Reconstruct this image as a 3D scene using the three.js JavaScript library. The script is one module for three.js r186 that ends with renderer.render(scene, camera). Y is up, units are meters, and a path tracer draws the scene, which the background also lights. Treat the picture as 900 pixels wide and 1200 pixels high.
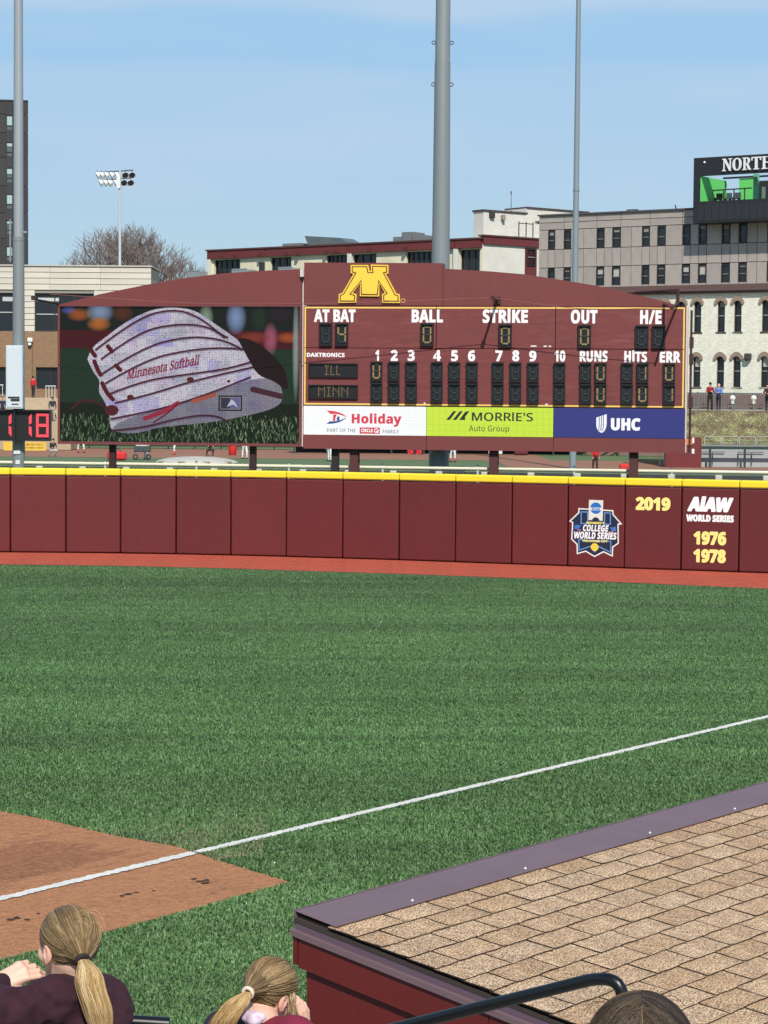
import * as THREE from 'three';
import { mergeGeometries } from 'three/addons/utils/BufferGeometryUtils.js';
import { RoundedBoxGeometry } from 'three/addons/geometries/RoundedBoxGeometry.js';
import { TextGeometry } from 'three/addons/geometries/TextGeometry.js';
import { FontLoader } from 'three/addons/loaders/FontLoader.js';

// ───────────────────────── camera, sky, sun, exposure ─────────────────────────
const W = 900, H = 1200, FOC = 2568, EYE = 4.6, PITCH = -0.0533, ROLL = 0.008;
const scene = new THREE.Scene();
const camera = new THREE.PerspectiveCamera(2 * Math.atan(H / 2 / FOC) * 180 / Math.PI, W / H, 0.1, 3000);
camera.position.set(0, EYE, 0);
camera.rotation.order = 'YXZ';
camera.rotation.set(PITCH, 0, ROLL);
camera.updateMatrixWorld(true);
const SUN = new THREE.Vector3(0.15, 1.0, 1.036).normalize();
const sun = new THREE.DirectionalLight(new THREE.Color(1.0, 0.945, 0.85), 4.8);
sun.position.copy(SUN).multiplyScalar(120).add(new THREE.Vector3(0, 0, -60));
sun.target.position.set(0, 0, -60);
sun.castShadow = true;
sun.shadow.mapSize.set(4096, 4096);
Object.assign(sun.shadow.camera, { left: -90, right: 90, top: 120, bottom: -120, near: 1, far: 400 });
sun.shadow.radius = 1;
scene.add(sun, sun.target);
const renderer = new THREE.WebGLRenderer({ antialias: true });
renderer.setSize(768, 1024);
renderer.toneMapping = THREE.LinearToneMapping;
renderer.toneMappingExposure = 1.0;
renderer.shadowMap.enabled = true;

// seeded random numbers and noise
function rng(seed) { let s = seed | 0; return () => { s = (s + 0x6d2b79f5) | 0; let t = Math.imul(s ^ (s >>> 15), 1 | s); t = (t + Math.imul(t ^ (t >>> 7), 61 | t)) ^ t; return ((t ^ (t >>> 14)) >>> 0) / 4294967296; }; }
const hash = (x, y, z = 0) => { let h = Math.imul(x | 0, 374761393) + Math.imul(y | 0, 668265263) + Math.imul(z | 0, 2147483647 - 1013) | 0; h = Math.imul(h ^ (h >>> 13), 1274126177); return ((h ^ (h >>> 16)) >>> 0) / 4294967296; };
const sm = (t) => t * t * (3 - 2 * t), lerp = THREE.MathUtils.lerp, clamp = THREE.MathUtils.clamp, sstep = (a, b, x) => sm(clamp((x - a) / (b - a), 0, 1));
const mod = (a, n) => ((a % n) + n) % n;
function vn(x, y, per = 0, seed = 0) {       // value noise, tileable with period per
  const xi = Math.floor(x), yi = Math.floor(y), fx = sm(x - xi), fy = sm(y - yi);
  const g = (i, j) => (per ? hash(mod(i, per), mod(j, per), seed) : hash(i, j, seed));
  return lerp(lerp(g(xi, yi), g(xi + 1, yi), fx), lerp(g(xi, yi + 1), g(xi + 1, yi + 1), fx), fy);
}
function fbm(x, y, oct = 4, per = 0, seed = 0) { let s = 0, a = 0.5, n = 0; for (let i = 0; i < oct; i++) { s += a * vn(x, y, per, seed + i); n += a; a *= 0.5; x *= 2; y *= 2; per *= 2; } return s / n; }
function vn3(x, y, z) { const zi = Math.floor(z), f = sm(z - zi); return lerp(vn(x, y, 0, zi * 17), vn(x, y, 0, (zi + 1) * 17), f); }

{ // a clear, slightly hazy spring sky with thin cirrus, computed as one equirectangular picture of air
  const w = 2048, h = 1024, d = new Float32Array(w * h * 4);
  const mix = (a, b, t) => a.map((v, i) => lerp(v, b[i], t));
  for (let j = 0; j < h; j++) {
    const el = ((j + 0.5) / h - 0.5) * 180;
    for (let i = 0; i < w; i++) {
      const az = ((i + 0.5) / w) * 360;
      let c;
      if (el >= 0) {
        c = mix([0.49, 0.675, 0.785], [0.352, 0.585, 0.835], sstep(2, 9, el));
        c = mix(c, [0.085, 0.18, 0.42], sstep(11, 60, el));
        const st = fbm(az * 0.16 + el * 0.1, el * 0.9 - az * 0.02, 5, 0, 3), st2 = fbm(az * 0.05, el * 0.5, 3, 0, 9), wv = 0.35 * (fbm(az * 0.22, 3, 3, 0, 15) - 0.5);
        const veil = 0.62 * sstep(8.62, 8.3, el + wv) * sstep(3.5, 7, el) * (0.7 + 0.6 * (st - 0.5)) + 0.62 * sstep(9.55, 10.0, el + wv * 1.5) * (1 - sstep(12, 22, el)) * (0.6 + 0.9 * (st2 - 0.3)) + 0.24 * sstep(0.48, 0.72, st);
        c = mix(c, [0.50, 0.655, 0.83], clamp(veil, 0, 0.8));
      } else c = mix([0.42, 0.52, 0.58], [0.12, 0.14, 0.12], sstep(0, 8, -el));
      d.set([c[0], c[1], c[2], 1], (j * w + i) * 4);
    }
  }
  const t = new THREE.DataTexture(d, w, h, THREE.RGBAFormat, THREE.FloatType);
  t.mapping = THREE.EquirectangularReflectionMapping; t.magFilter = THREE.LinearFilter; t.minFilter = THREE.LinearFilter; t.needsUpdate = true;
  scene.background = t; scene.environment = t;
}

// ───────────────────────── helpers ─────────────────────────
const V = (x, y, z) => new THREE.Vector3(x, y, z);
const ray = (px, py) => V((px - W / 2) / FOC, -(py - H / 2) / FOC, -1).applyQuaternion(camera.quaternion);
const gnd = (px, py, h = 0) => { const d = ray(px, py); return d.multiplyScalar((h - EYE) / d.y).add(camera.position); };      // where a sight line meets the level h
const at = (px, py, z) => { const d = ray(px, py); return d.multiplyScalar(z / -d.z).add(camera.position); };                  // a point z metres into the scene
const lin = (r, g, b, k = 1.2) => { const c = new THREE.Color().setRGB(r / 255, g / 255, b / 255, THREE.SRGBColorSpace); return c.multiplyScalar(1 / k); };
const mats = new Map();
function M(r, g, b, o = {}) {                 // a material of the sunlit colour r, g, b
  const key = [r, g, b, JSON.stringify(Object.keys(o).map((k) => [k, o[k]?.uuid ?? o[k]]))].join();
  if (!mats.has(key)) { const { k = 1.2, physical, ...rest } = o; mats.set(key, new (physical ? THREE.MeshPhysicalMaterial : THREE.MeshStandardMaterial)({ color: lin(r, g, b, k), roughness: 0.75, metalness: 0, ...rest })); }
  return mats.get(key);
}
const counts = new Map();
const numbered = (name) => { const n = counts.get(name) ?? 0; counts.set(name, n + 1); return n ? name + '_' + String(n).padStart(3, '0') : name; };
function tag(o, label, category, group, kind) { o.userData = {}; if (label) o.userData.label = label; if (category) o.userData.category = category; if (group) o.userData.group = group; if (kind) o.userData.kind = kind; return o; }
function thing(name, label, category, pos = V(0, 0, 0), turn = 0, group) {
  const o = new THREE.Group(); o.name = numbered(name); o.position.copy(pos); o.rotation.y = turn; scene.add(o); o.updateMatrixWorld(true);
  return tag(o, label, category, group);
}
function part(parent, name, geo, mat, label) {
  const m = new THREE.Mesh(geo, mat); m.name = name; m.castShadow = m.receiveShadow = true; parent.add(m);
  if (label) m.userData.label = label;
  return m;
}
function struct(name, geo, mat) { const m = part(scene, numbered(name), geo, mat); m.userData.kind = 'structure'; return m; }
function merge(gs) {
  const any = gs.some((g) => !g.index);
  return mergeGeometries(gs.map((g) => { const q = any && g.index ? g.toNonIndexed() : g; for (const k of Object.keys(q.attributes)) if (!['position', 'normal', 'uv', 'color'].includes(k)) q.deleteAttribute(k); return q; }));
}
const box = (w, h, d, x = 0, y = 0, z = 0) => new THREE.BoxGeometry(w, h, d).translate(x, y, z);
const rbox = (w, h, d, r, x = 0, y = 0, z = 0, s = 2) => new RoundedBoxGeometry(w, h, d, s, r).translate(x, y, z);
const UP = V(0, 1, 0);
function bar(a, b, r0, r1 = r0, n = 10, open = false) {
  const d = b.clone().sub(a), g = new THREE.CylinderGeometry(r1, r0, d.length(), n, 1, open);
  g.applyQuaternion(new THREE.Quaternion().setFromUnitVectors(UP, d.clone().normalize()));
  return g.translate((a.x + b.x) / 2, (a.y + b.y) / 2, (a.z + b.z) / 2);
}
const tube = (pts, r, seg = 40, n = 8, tension = 0.5) => new THREE.TubeGeometry(new THREE.CatmullRomCurve3(pts, false, 'catmullrom', tension), seg, r, n);
function flat(pts, y, uvs = 1) {              // a level sheet from a polygon of [x, z]
  const s = new THREE.Shape(pts.map(([x, z]) => new THREE.Vector2(x, -z)));
  const g = new THREE.ShapeGeometry(s); g.rotateX(-Math.PI / 2).translate(0, y, 0);
  return wuv(g, uvs);
}
function wuv(g, s = 1) {                      // texture coordinates in metres from the face's direction
  const p = g.attributes.position, n = g.attributes.normal, uv = new Float32Array(p.count * 2);
  for (let i = 0; i < p.count; i++) {
    const ax = Math.abs(n.getX(i)), ay = Math.abs(n.getY(i)), az = Math.abs(n.getZ(i));
    if (ay >= ax && ay >= az) { uv[2 * i] = p.getX(i) * s; uv[2 * i + 1] = -p.getZ(i) * s; } else if (ax > az) { uv[2 * i] = p.getZ(i) * s; uv[2 * i + 1] = p.getY(i) * s; } else { uv[2 * i] = p.getX(i) * s; uv[2 * i + 1] = p.getY(i) * s; }
  }
  return g.setAttribute('uv', new THREE.BufferAttribute(uv, 2));
}
function tint(g, fn) {                        // vertex colours
  const p = g.attributes.position, c = new Float32Array(p.count * 3);
  for (let i = 0; i < p.count; i++) c.set(fn(p.getX(i), p.getY(i), p.getZ(i), i), 3 * i);
  return g.setAttribute('color', new THREE.BufferAttribute(c, 3));
}
function dataTex(n, fn, srgb, m = n) {        // fn(u, v) -> value or [r, g, b] in 0..1
  const d = new Uint8Array(n * m * 4);
  for (let j = 0; j < m; j++) for (let i = 0; i < n; i++) { const c = fn(i / n, j / m, i, j), q = Array.isArray(c) ? c : [c, c, c]; for (let k = 0; k < 3; k++) d[(j * n + i) * 4 + k] = clamp(q[k], 0, 1) * 255; d[(j * n + i) * 4 + 3] = 255; }
  const t = new THREE.DataTexture(d, n, m); t.wrapS = t.wrapT = THREE.RepeatWrapping; t.magFilter = THREE.LinearFilter; t.minFilter = THREE.LinearMipmapLinearFilter; t.generateMipmaps = true;
  if (srgb) t.colorSpace = THREE.SRGBColorSpace; t.needsUpdate = true; return t;
}
function rep(t, x, y = x) { const c = t.clone(); c.repeat.set(x, y); c.needsUpdate = true; return c; }
function canvas(w, h, draw) { const c = document.createElement('canvas'); c.width = w; c.height = h; draw(c.getContext('2d'), w, h); const t = new THREE.CanvasTexture(c); t.colorSpace = THREE.SRGBColorSpace; t.anisotropy = 8; return t; }
function word(g, s, cx, cy, h, o = {}) {      // capitals h high centred on cx, cy, squeezed to width w when given
  s = s.replace(/I/g, 'l'); const { font = 'bold', fam = 'sans-serif', fill = '#fff', stroke = 0, strokeStyle = fill, w = 0, skew = 0, rot = 0 } = o;
  g.save(); g.translate(cx, cy); g.rotate(rot); g.font = `${font} 100px ${fam}`; g.textAlign = 'center'; g.textBaseline = 'alphabetic';
  const k = h / 71, mw = g.measureText(s).width, sx = w ? w / mw : k * (o.sx ?? 1);
  g.transform(sx, 0, -skew / 100 * k, k, 0, 0); g.translate(0, 35.5);
  if (stroke) { g.strokeStyle = strokeStyle; g.lineWidth = stroke; g.lineJoin = 'round'; g.strokeText(s, 0, 0); }
  g.fillStyle = fill; g.fillText(s, 0, 0); g.restore();
}
class Frame {                                 // an upright plane: a facade's own right, up and outward directions
  constructor(px, z, yaw) { this.o = at(px, 463, z); this.o.y = 0; this.yaw = yaw * Math.PI / 180; this.r = V(Math.cos(this.yaw), 0, Math.sin(this.yaw)); this.n = V(-Math.sin(this.yaw), 0, Math.cos(this.yaw)); this.turn = -this.yaw; }
  uv(px, py, off = 0) { const d = ray(px, py), o = this.o.clone().addScaledVector(this.n, off), t = o.clone().sub(camera.position).dot(this.n) / d.dot(this.n), p = d.multiplyScalar(t).add(camera.position); return [p.clone().sub(this.o).dot(this.r), p.y]; }
  rect(x0, y0, x1, y1, off = 0) { const ym = (y0 + y1) / 2, xm = (x0 + x1) / 2; return [this.uv(x0, ym, off)[0], this.uv(xm, y1, off)[1], this.uv(x1, ym, off)[0], this.uv(xm, y0, off)[1]]; }
  box(x0, y0, x1, y1, d, front = 0) { const [a, b, c, e] = this.rect(x0, y0, x1, y1, front); return lbox(a, b, c, e, d, front); }
}
const lbox = (x0, y0, x1, y1, d, front = 0) => box(x1 - x0, y1 - y0, d, (x0 + x1) / 2, (y0 + y1) / 2, front - d / 2);
const linArr = (r, g, b, k = 1.2) => lin(r, g, b, k).toArray();

// shared textures
const R0 = rng(11);
const fineNoise = dataTex(512, (u, v) => 0.5 + 0.5 * (fbm(u * 32, v * 32, 4, 32, 5) - 0.5) * 1.6);
const mottle = dataTex(512, (u, v) => { const a = fbm(u * 6, v * 6, 5, 6, 21), b = vn(u * 128, v * 128, 128, 4); return 0.94 + 0.3 * (a - 0.5) + 0.12 * (b - 0.5); });
const turfTex = dataTex(1024, (u, v) => {
  const a = vn(u * 300, v * 300, 300, 1), b = vn(u * 110, v * 110, 110, 2), c = fbm(u * 8, v * 8, 4, 8, 3);
  const t = clamp(0.62 + 0.7 * (a - 0.5) + 0.75 * (b - 0.5) + 0.25 * (c - 0.5), 0.12, 1.25);
  return [0.39 * t + 0.02, 0.535 * t + 0.02, 0.315 * t + 0.02];
}, true);
const turfBump = dataTex(1024, (u, v) => 0.55 * vn(u * 300, v * 300, 300, 1) + 0.45 * vn(u * 130, v * 130, 130, 2));
const clayTex = dataTex(2048, (u, v) => {      // the clay by the line, 5.2 by 8.7 m: grain, drag marks and raked-in damp patches on the fair side
  const x = -5.2 + u * 5.2, z = -(17.4 + v * 8.7), s = (x + 1.87) * 0.607 - (z + 21.74) * 0.794, d = -(x + 1.87) * 0.794 - (z + 21.74) * 0.607;
  const a = hash(Math.floor(u * 1400), Math.floor(v * 2300), 31), b = fbm(x * 22, z * 22, 3, 0, 32), c = fbm(x * 1.3, z * 1.3, 3, 0, 33), drag = fbm(s * 2.2 + 40, d * 16, 3, 0, 34), pa = fbm(s * 1.1 + 7, d * 3.4, 4, 0, 35), cr = vn(x * 60, z * 60, 0, 36);
  const win = sstep(0.2, 0.55, d) * (1 - sstep(1.9, 2.7, d)) * (1 - sstep(-0.8, 0.2, s)), wet = clamp(sstep(0.42, 0.58, pa + 0.10 * (b - 0.5) + 0.08 * (a - 0.5)) * win + 0.6 * sstep(0.52, 0.62, drag) * (d > 0.1 ? 1 : 0.6) * sstep(0.4, 0.6, c), 0, 1);
  const t = (1.02 + 0.42 * (a - 0.5) + 0.75 * (b - 0.5) + 0.28 * (c - 0.5) + 0.16 * (drag - 0.5) + (cr > 0.9 ? 0.12 : cr < 0.08 ? -0.16 : 0)) * (1 - 0.36 * wet);
  return [t, t * (1 - 0.06 * wet), t * (1 - 0.08 * wet)];
});
const dirtBump = dataTex(1024, (u, v) => 0.4 * vn(u * 340, v * 340, 340, 31) + 0.6 * fbm(u * 40, v * 40, 4, 40, 32));
const trackTex = dataTex(512, (u, v) => { const t = 0.95 + 0.4 * (vn(u * 180, v * 180, 180, 41) - 0.5) + 0.25 * (fbm(u * 8, v * 8, 4, 8, 42) - 0.5); return [0.75 * t, 0.325 * t, 0.225 * t]; }, true);
const granule = dataTex(512, (u, v) => {
  const r = vn(u * 140, v * 140, 140, 51), q = hash(Math.floor(u * 140), Math.floor(v * 140), 52), c = fbm(u * 6, v * 6, 3, 6, 53);
  const t = 0.82 + 0.50 * (r - 0.5) + 0.14 * (c - 0.5) + (q > 0.84 ? 0.22 : q < 0.2 ? -0.34 : 0);
  return [t, t * (0.83 + 0.10 * (q - 0.5)), t * (0.655 + 0.2 * (q - 0.5))];
}, true);
const granuleBump = dataTex(512, (u, v) => vn(u * 140, v * 140, 140, 51));
const brickTex = (cols) => dataTex(512, (u, v) => {
  const row = Math.floor(v * 32), x = u * 12 + (row % 2) * 0.5, c = Math.floor(x), mortar = (v * 32 % 1) < 0.14 || (x % 1) < 0.05, k = hash(mod(c, 12), row, 61), n = fbm(u * 7, v * 7, 4, 7, 62);
  const t = (0.92 + 0.08 * k + 0.10 * (n - 0.5)) * (mortar ? cols[3] : 1); return [cols[0] * t, cols[1] * t, cols[2] * t];
}, true);
const whiteBrick = brickTex([0.925, 0.915, 0.86, 0.95]), tanBrick = brickTex([0.60, 0.475, 0.365, 1.12]);
const metalWear = dataTex(512, (u, v) => { const a = fbm(u * 5, v * 5, 5, 5, 71), s = fbm(u * 60, v * 3, 3, 0, 72); return 0.94 + 0.2 * (a - 0.5) + 0.06 * (s - 0.5); });

// ───────────────────────── ground ─────────────────────────
const gridSheet = (x0, x1, z0, z1, step, y) => { const nx = Math.round((x1 - x0) / step), nz = Math.round((z1 - z0) / step); return new THREE.PlaneGeometry(x1 - x0, z1 - z0, nx, nz).rotateX(-Math.PI / 2).translate((x0 + x1) / 2, y, (z0 + z1) / 2); };
struct('ground', wuv(flat([[-900, -1500], [900, -1500], [900, 80], [-900, 80]], -0.03), 0.1), M(128, 124, 100, { roughness: 1, map: rep(mottle, 0.05) }));
{
  const g = wuv(gridSheet(-26, 30, -72, -2, 0.4, 0), 1);
  tint(g, (x, y, z) => {                      // brushing streaks and worn patches of the artificial turf
    const n = fbm(x * 0.16 + 3, z * 0.55 + 9, 4, 0, 81), m = fbm(x * 0.2, z * 2.4, 4, 0, 83), t = 1 + 0.45 * (n - 0.5) + 0.8 * (m - 0.5);
    return [t * 0.98, t, t * 0.96];
  });
  struct('turf', g, new THREE.MeshStandardMaterial({ color: new THREE.Color(1, 1, 1), map: rep(turfTex, 1 / 2.3), bumpMap: rep(turfBump, 1 / 2.3), bumpScale: 0.02, roughness: 0.9, vertexColors: true }));
}
// outfield wall line: the joints of its pads, on the ground
const wallPx = [[12, 647.7], [77, 648.3], [141, 649], [206, 650], [270, 651.4], [335, 653], [401, 655], [467, 657], [533, 659.3], [599, 661.7], [664.5, 664], [731, 666.6], [797.5, 668.8], [865, 671.2]];
const joints = wallPx.map(([x, y]) => gnd(x, y));
for (let i = 0; i < 4; i++) { joints.unshift(joints[0].clone().add(V(-1.6, 0, -0.02 - i * 0.0))); const l = joints.length; joints.push(joints[l - 1].clone().add(V(1.44, 0, 0.5 + 0.08 * i))); }
{
  const inner = [[-10.25, -58.37], [-7.27, -58.24], [-4.27, -57.68], [0, -56.45], [4.1, -55.06], [9.29, -52.78]];
  const pts = [[-18, -58.4], ...inner, [14, -50.3], [17, -54], ...joints.slice().reverse().map((p) => [p.x, p.z - 0.06]), [-18, -62.8]];
  struct('warning_track', flat(pts, 0.005, 1), new THREE.MeshStandardMaterial({ color: new THREE.Color(0.86, 0.86, 0.86), map: rep(trackTex, 0.8), bumpMap: rep(fineNoise, 1), bumpScale: 0.01, roughness: 0.95 }));
}
const dirtEdge = [[-9.5, -24.9], [-6.2, -24.6], [-4.19, -23.85], [-3.57, -23.35], [-2.78, -22.56], [-2.06, -22.03], [-1.67, -21.47], [-0.86, -20.45], [-1.52, -19.54], [-2.0, -18.89], [-2.39, -18.4], [-2.82, -17.82], [-3.09, -17.5], [-6.6, -12.9], [-14, -8], [-14, -24]];
const inPoly = (x, z, P) => { let c = false; for (let i = 0, j = P.length - 1; i < P.length; j = i++) { const [xi, zi] = P[i], [xj, zj] = P[j]; if ((zi > z) !== (zj > z) && x < (xj - xi) * (z - zi) / (zj - zi) + xi) c = !c; } return c; };
{
  // ragged outline; the footprints are flat dark patches laid on top
  const rag = []; const rr = rng(5);
  for (let i = 0; i < dirtEdge.length; i++) { const a = dirtEdge[i], b = dirtEdge[(i + 1) % dirtEdge.length], n = i >= 1 && i <= 12 ? Math.ceil(Math.hypot(a[0] - b[0], a[1] - b[1]) / 0.05) : 1; for (let k = 0; k < n; k++) { const t = k / n, j = n > 1 ? 0.025 : 0; rag.push([lerp(a[0], b[0], t) + (rr() - 0.5) * j, lerp(a[1], b[1], t) + (rr() - 0.5) * j]); } }
  const m = new THREE.MeshStandardMaterial({ color: lin(196, 134, 90, 1.0), map: rep(clayTex, 1 / 5.2, 1 / 8.7), bumpMap: rep(dirtBump, 0.5), bumpScale: 0.045, roughness: 1 });
  struct('infield_dirt', flat(rag, 0.006, 1), m);
  const blob = (cx, cz, rx, rz, rot, seed, n = 70) => { const r = rng(seed), o = []; for (let i = 0; i < n; i++) { const a = i / n * Math.PI * 2, k = 0.55 + 0.6 * fbm(Math.cos(a) * 4 + seed, Math.sin(a) * 4, 4, 0, seed) + 0.3 * (r() - 0.5); const x = Math.cos(a) * rx * k, z = Math.sin(a) * rz * k; o.push([cx + x * Math.cos(rot) - z * Math.sin(rot), cz + x * Math.sin(rot) + z * Math.cos(rot)]); } return o; };
  const dark = M(70, 48, 38, { roughness: 1, k: 1.2, map: rep(mottle, 3) });
  const foot = [];
  for (const [px, py, s] of [[235, 1034, 1], [228, 1031, 0.7], [243, 1032.5, 0.8], [241, 1036, 1.1], [150, 1049, 0.9], [143, 1051, 0.7], [160, 1047, 0.6], [180, 1045, 0.5], [12, 1079, 0.9], [20, 1077, 1], [32, 1079, 0.7], [45, 1072, 0.5], [226, 1031.5, 0.5]]) {
    const p = gnd(px, py); foot.push(flat(blob(p.x, p.z, 0.055 * s, 0.035 * s, px, px + 3, 24), 0.0125, 1));
  }
  struct('footprints', merge(foot), dark);
}
{ // the chalked foul line: uneven edges, on turf and clay
  const a = V(-4.6, 0, -18.15), b = V(13.2, 0, -41.4), d = b.clone().sub(a).normalize(), s = V(-d.z, 0, d.x), L = a.distanceTo(b), rr = rng(8);
  const strip = (t0, t1, w, y, rough) => {
    const n = Math.ceil((t1 - t0) / 0.04), pos = [], idx = [];
    for (let i = 0; i <= n; i++) { const t = t0 + (t1 - t0) * i / n, c = a.clone().addScaledVector(d, t), l = w / 2 + (rr() - 0.5) * rough, r = w / 2 + (rr() - 0.5) * rough; pos.push(...c.clone().addScaledVector(s, -l).setY(y).toArray(), ...c.clone().addScaledVector(s, r).setY(y).toArray()); if (i) { const k = 2 * i; idx.push(k - 2, k, k - 1, k - 1, k, k + 1); } }
    const g = new THREE.BufferGeometry(); g.setAttribute('position', new THREE.Float32BufferAttribute(pos, 3)); g.setIndex(idx); g.computeVertexNormals();
    if (g.attributes.normal.getY(0) < 0) { g.setIndex(idx.map((v, i) => (i % 3 === 1 ? idx[i + 1] : i % 3 === 2 ? idx[i - 1] : v))); g.computeVertexNormals(); }
    return wuv(g, 1);
  };
  const knee = a.distanceTo(V(-1.87, 0, -21.74));
  struct('foul_line', merge([strip(0, knee - 0.02, 0.125, 0.016, 0.035), strip(knee + 0.02, L, 0.125, 0.014, 0.03)]), M(242, 238, 228, { roughness: 1, map: rep(mottle, 0.9), bumpMap: rep(turfBump, 1 / 2.3), bumpScale: 0.012 }));
}
{ // blades of the turf: real tufts, thinning out with distance where single ones can no longer be seen
  const pos = [], nor = [], idx = [], rr = rng(123);
  for (let b = 0; b < 6; b++) {
    const a = rr() * 6.283, lean = 0.25 + 0.7 * rr(), h = 0.016 + 0.016 * rr(), w = 0.0028 + 0.0016 * rr(), ca = Math.cos(a), sa = Math.sin(a), ox = (rr() - 0.5) * 0.024, oz = (rr() - 0.5) * 0.024, k = pos.length / 3;
    const at2 = (t, s) => pos.push(ox + ca * lean * h * t * t - sa * w * s * (1 - 0.6 * t), h * t, oz + sa * lean * h * t * t + ca * w * s * (1 - 0.6 * t));
    for (const t of [0, 0.55, 1]) { at2(t, -1); at2(t, 1); nor.push(-ca * 0.5, 0.87, -sa * 0.5, -ca * 0.5, 0.87, -sa * 0.5); }
    idx.push(k, k + 1, k + 2, k + 1, k + 3, k + 2, k + 2, k + 3, k + 4, k + 3, k + 5, k + 4);
  }
  const g = new THREE.BufferGeometry(); g.setAttribute('position', new THREE.Float32BufferAttribute(pos, 3)); g.setAttribute('normal', new THREE.Float32BufferAttribute(nor, 3)); g.setAttribute('uv', new THREE.BufferAttribute(new Float32Array(pos.length / 3 * 2), 2)); g.setIndex(idx);
  const N = 560000, im = new THREE.InstancedMesh(g, new THREE.MeshStandardMaterial({ color: 0xffffff, roughness: 0.7, side: THREE.DoubleSide }), N), mtx = new THREE.Matrix4(), q = new THREE.Quaternion(), col = new THREE.Color(), dust = lin(158, 150, 116), pal = [lin(105, 146, 83), lin(88, 129, 70), lin(44, 78, 42), lin(146, 174, 125), lin(94, 129, 71)];
  let n = 0, guard = 0; const la = V(-4.6, 0, -18.15), ld = V(17.8, 0, -23.25).normalize();
  while (n < N && guard++ < N * 5) {
    const z = -1 / lerp(1 / 12.5, 1 / 58, rr() ** 0.8), hw = 0.178 * -z + 1.6, x = (rr() * 2 - 1) * hw;
    if (inPoly(x, z, dirtEdge)) continue;
    const dl = Math.abs((x - la.x) * ld.z - (z - la.z) * ld.x); if (dl < 0.064) continue;
    if (z < -52 && z < -58.3 + Math.max(0, (x + 7.5)) * 0.33) continue;
    const sc = (0.62 + 0.42 * rr()) * (1 + Math.max(0, -z - 20) * 0.012), pa = 0.45 * fbm(x * 0.16 + 3, z * 0.55 + 9, 3, 0, 81) + 0.55 * fbm(x * 0.2, z * 2.4, 4, 0, 83), near = clamp(19 / -z, 0, 1);
    q.setFromAxisAngle(UP, rr() * 6.283); mtx.compose(V(x, 0, z), q, V(sc, 0.85 + 0.4 * rr(), sc)); im.setMatrixAt(n, mtx);
    col.copy(pal[0]).lerp(pal[1], 0.6).lerp(pal[Math.floor(rr() * 5)], 0.35 + 0.65 * near).multiplyScalar(1 + (0.1 + 0.25 * near) * (rr() - 0.5) + 0.95 * (pa - 0.5));
    const ed = -(x + 1.67) * 0.55 - (z + 21.47) * 0.835;      // clay dust trodden into the turf beyond the skinned edge
    if (ed > -0.1 && ed < 2.2 && x < -1.2 && rr() < 0.75 * (1 - ed / 2.2) * fbm(x * 2, z * 2, 3, 0, 87) * 1.6) col.lerp(dust, 0.75);
    im.setColorAt(n, col); n++;
  }
  im.count = n; im.name = 'turf_blades'; im.castShadow = im.receiveShadow = true; scene.add(im); tag(im, 'short green artificial turf blades covering the outfield', 'turf', null, 'stuff');
}
// far field behind the wall
struct('far_grass', flat([[-60, -78], [60, -78], [60, -210], [-60, -210]], -0.02, 1), M(96, 118, 76, { roughness: 1, map: rep(mottle, 0.06) }));
struct('far_clay', merge([flat([[-40, -157], [12, -157], [12, -182], [-40, -182]], -0.012, 1), flat([[8, -140], [34, -140], [34, -158], [8, -158]], -0.008, 1)]), M(158, 112, 88, { roughness: 1, map: rep(mottle, 0.1) }));

const B = new Frame(450, 62.5, 9.1);           // the plane of both boards
// ───────────────────────── outfield wall ─────────────────────────
const padBump = dataTex(256, (u, v) => 0.7 * fbm(u * 3, v * 4, 3, 0, 63) + 0.3 * vn(u * 60, v * 60, 60, 64)), padMap = dataTex(512, (u, v) => { const a = fbm(u * 4, v * 5, 4, 0, 65), q = vn(u * 22 + 3, v * 26, 0, 66), m = vn(u * 70, v * 9, 0, 67); return 0.95 + 0.10 * (a - 0.5) + (q > 0.93 ? 0.10 : 0) - (m > 0.95 && a > 0.5 ? 0.12 : 0); });
const maroonPads = [0, 1, 2, 3, 4].map((i) => new THREE.MeshStandardMaterial({ color: lin(105 + [0, -3, 2, -2, 3][i], 31 + [0, -1, 1, 0, 2][i], 33 + [0, -1, 1, 1, 0][i]), roughness: 0.58, map: (() => { const t = rep(padMap, 1); t.offset.set(i * 0.21, i * 0.37); return t; })(), bumpMap: (() => { const t = rep(padBump, 1); t.offset.set(i * 0.23, i * 0.4); return t; })(), bumpScale: 0.007 }));
const capYellow = M(250, 226, 48, { roughness: 0.55 });
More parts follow.
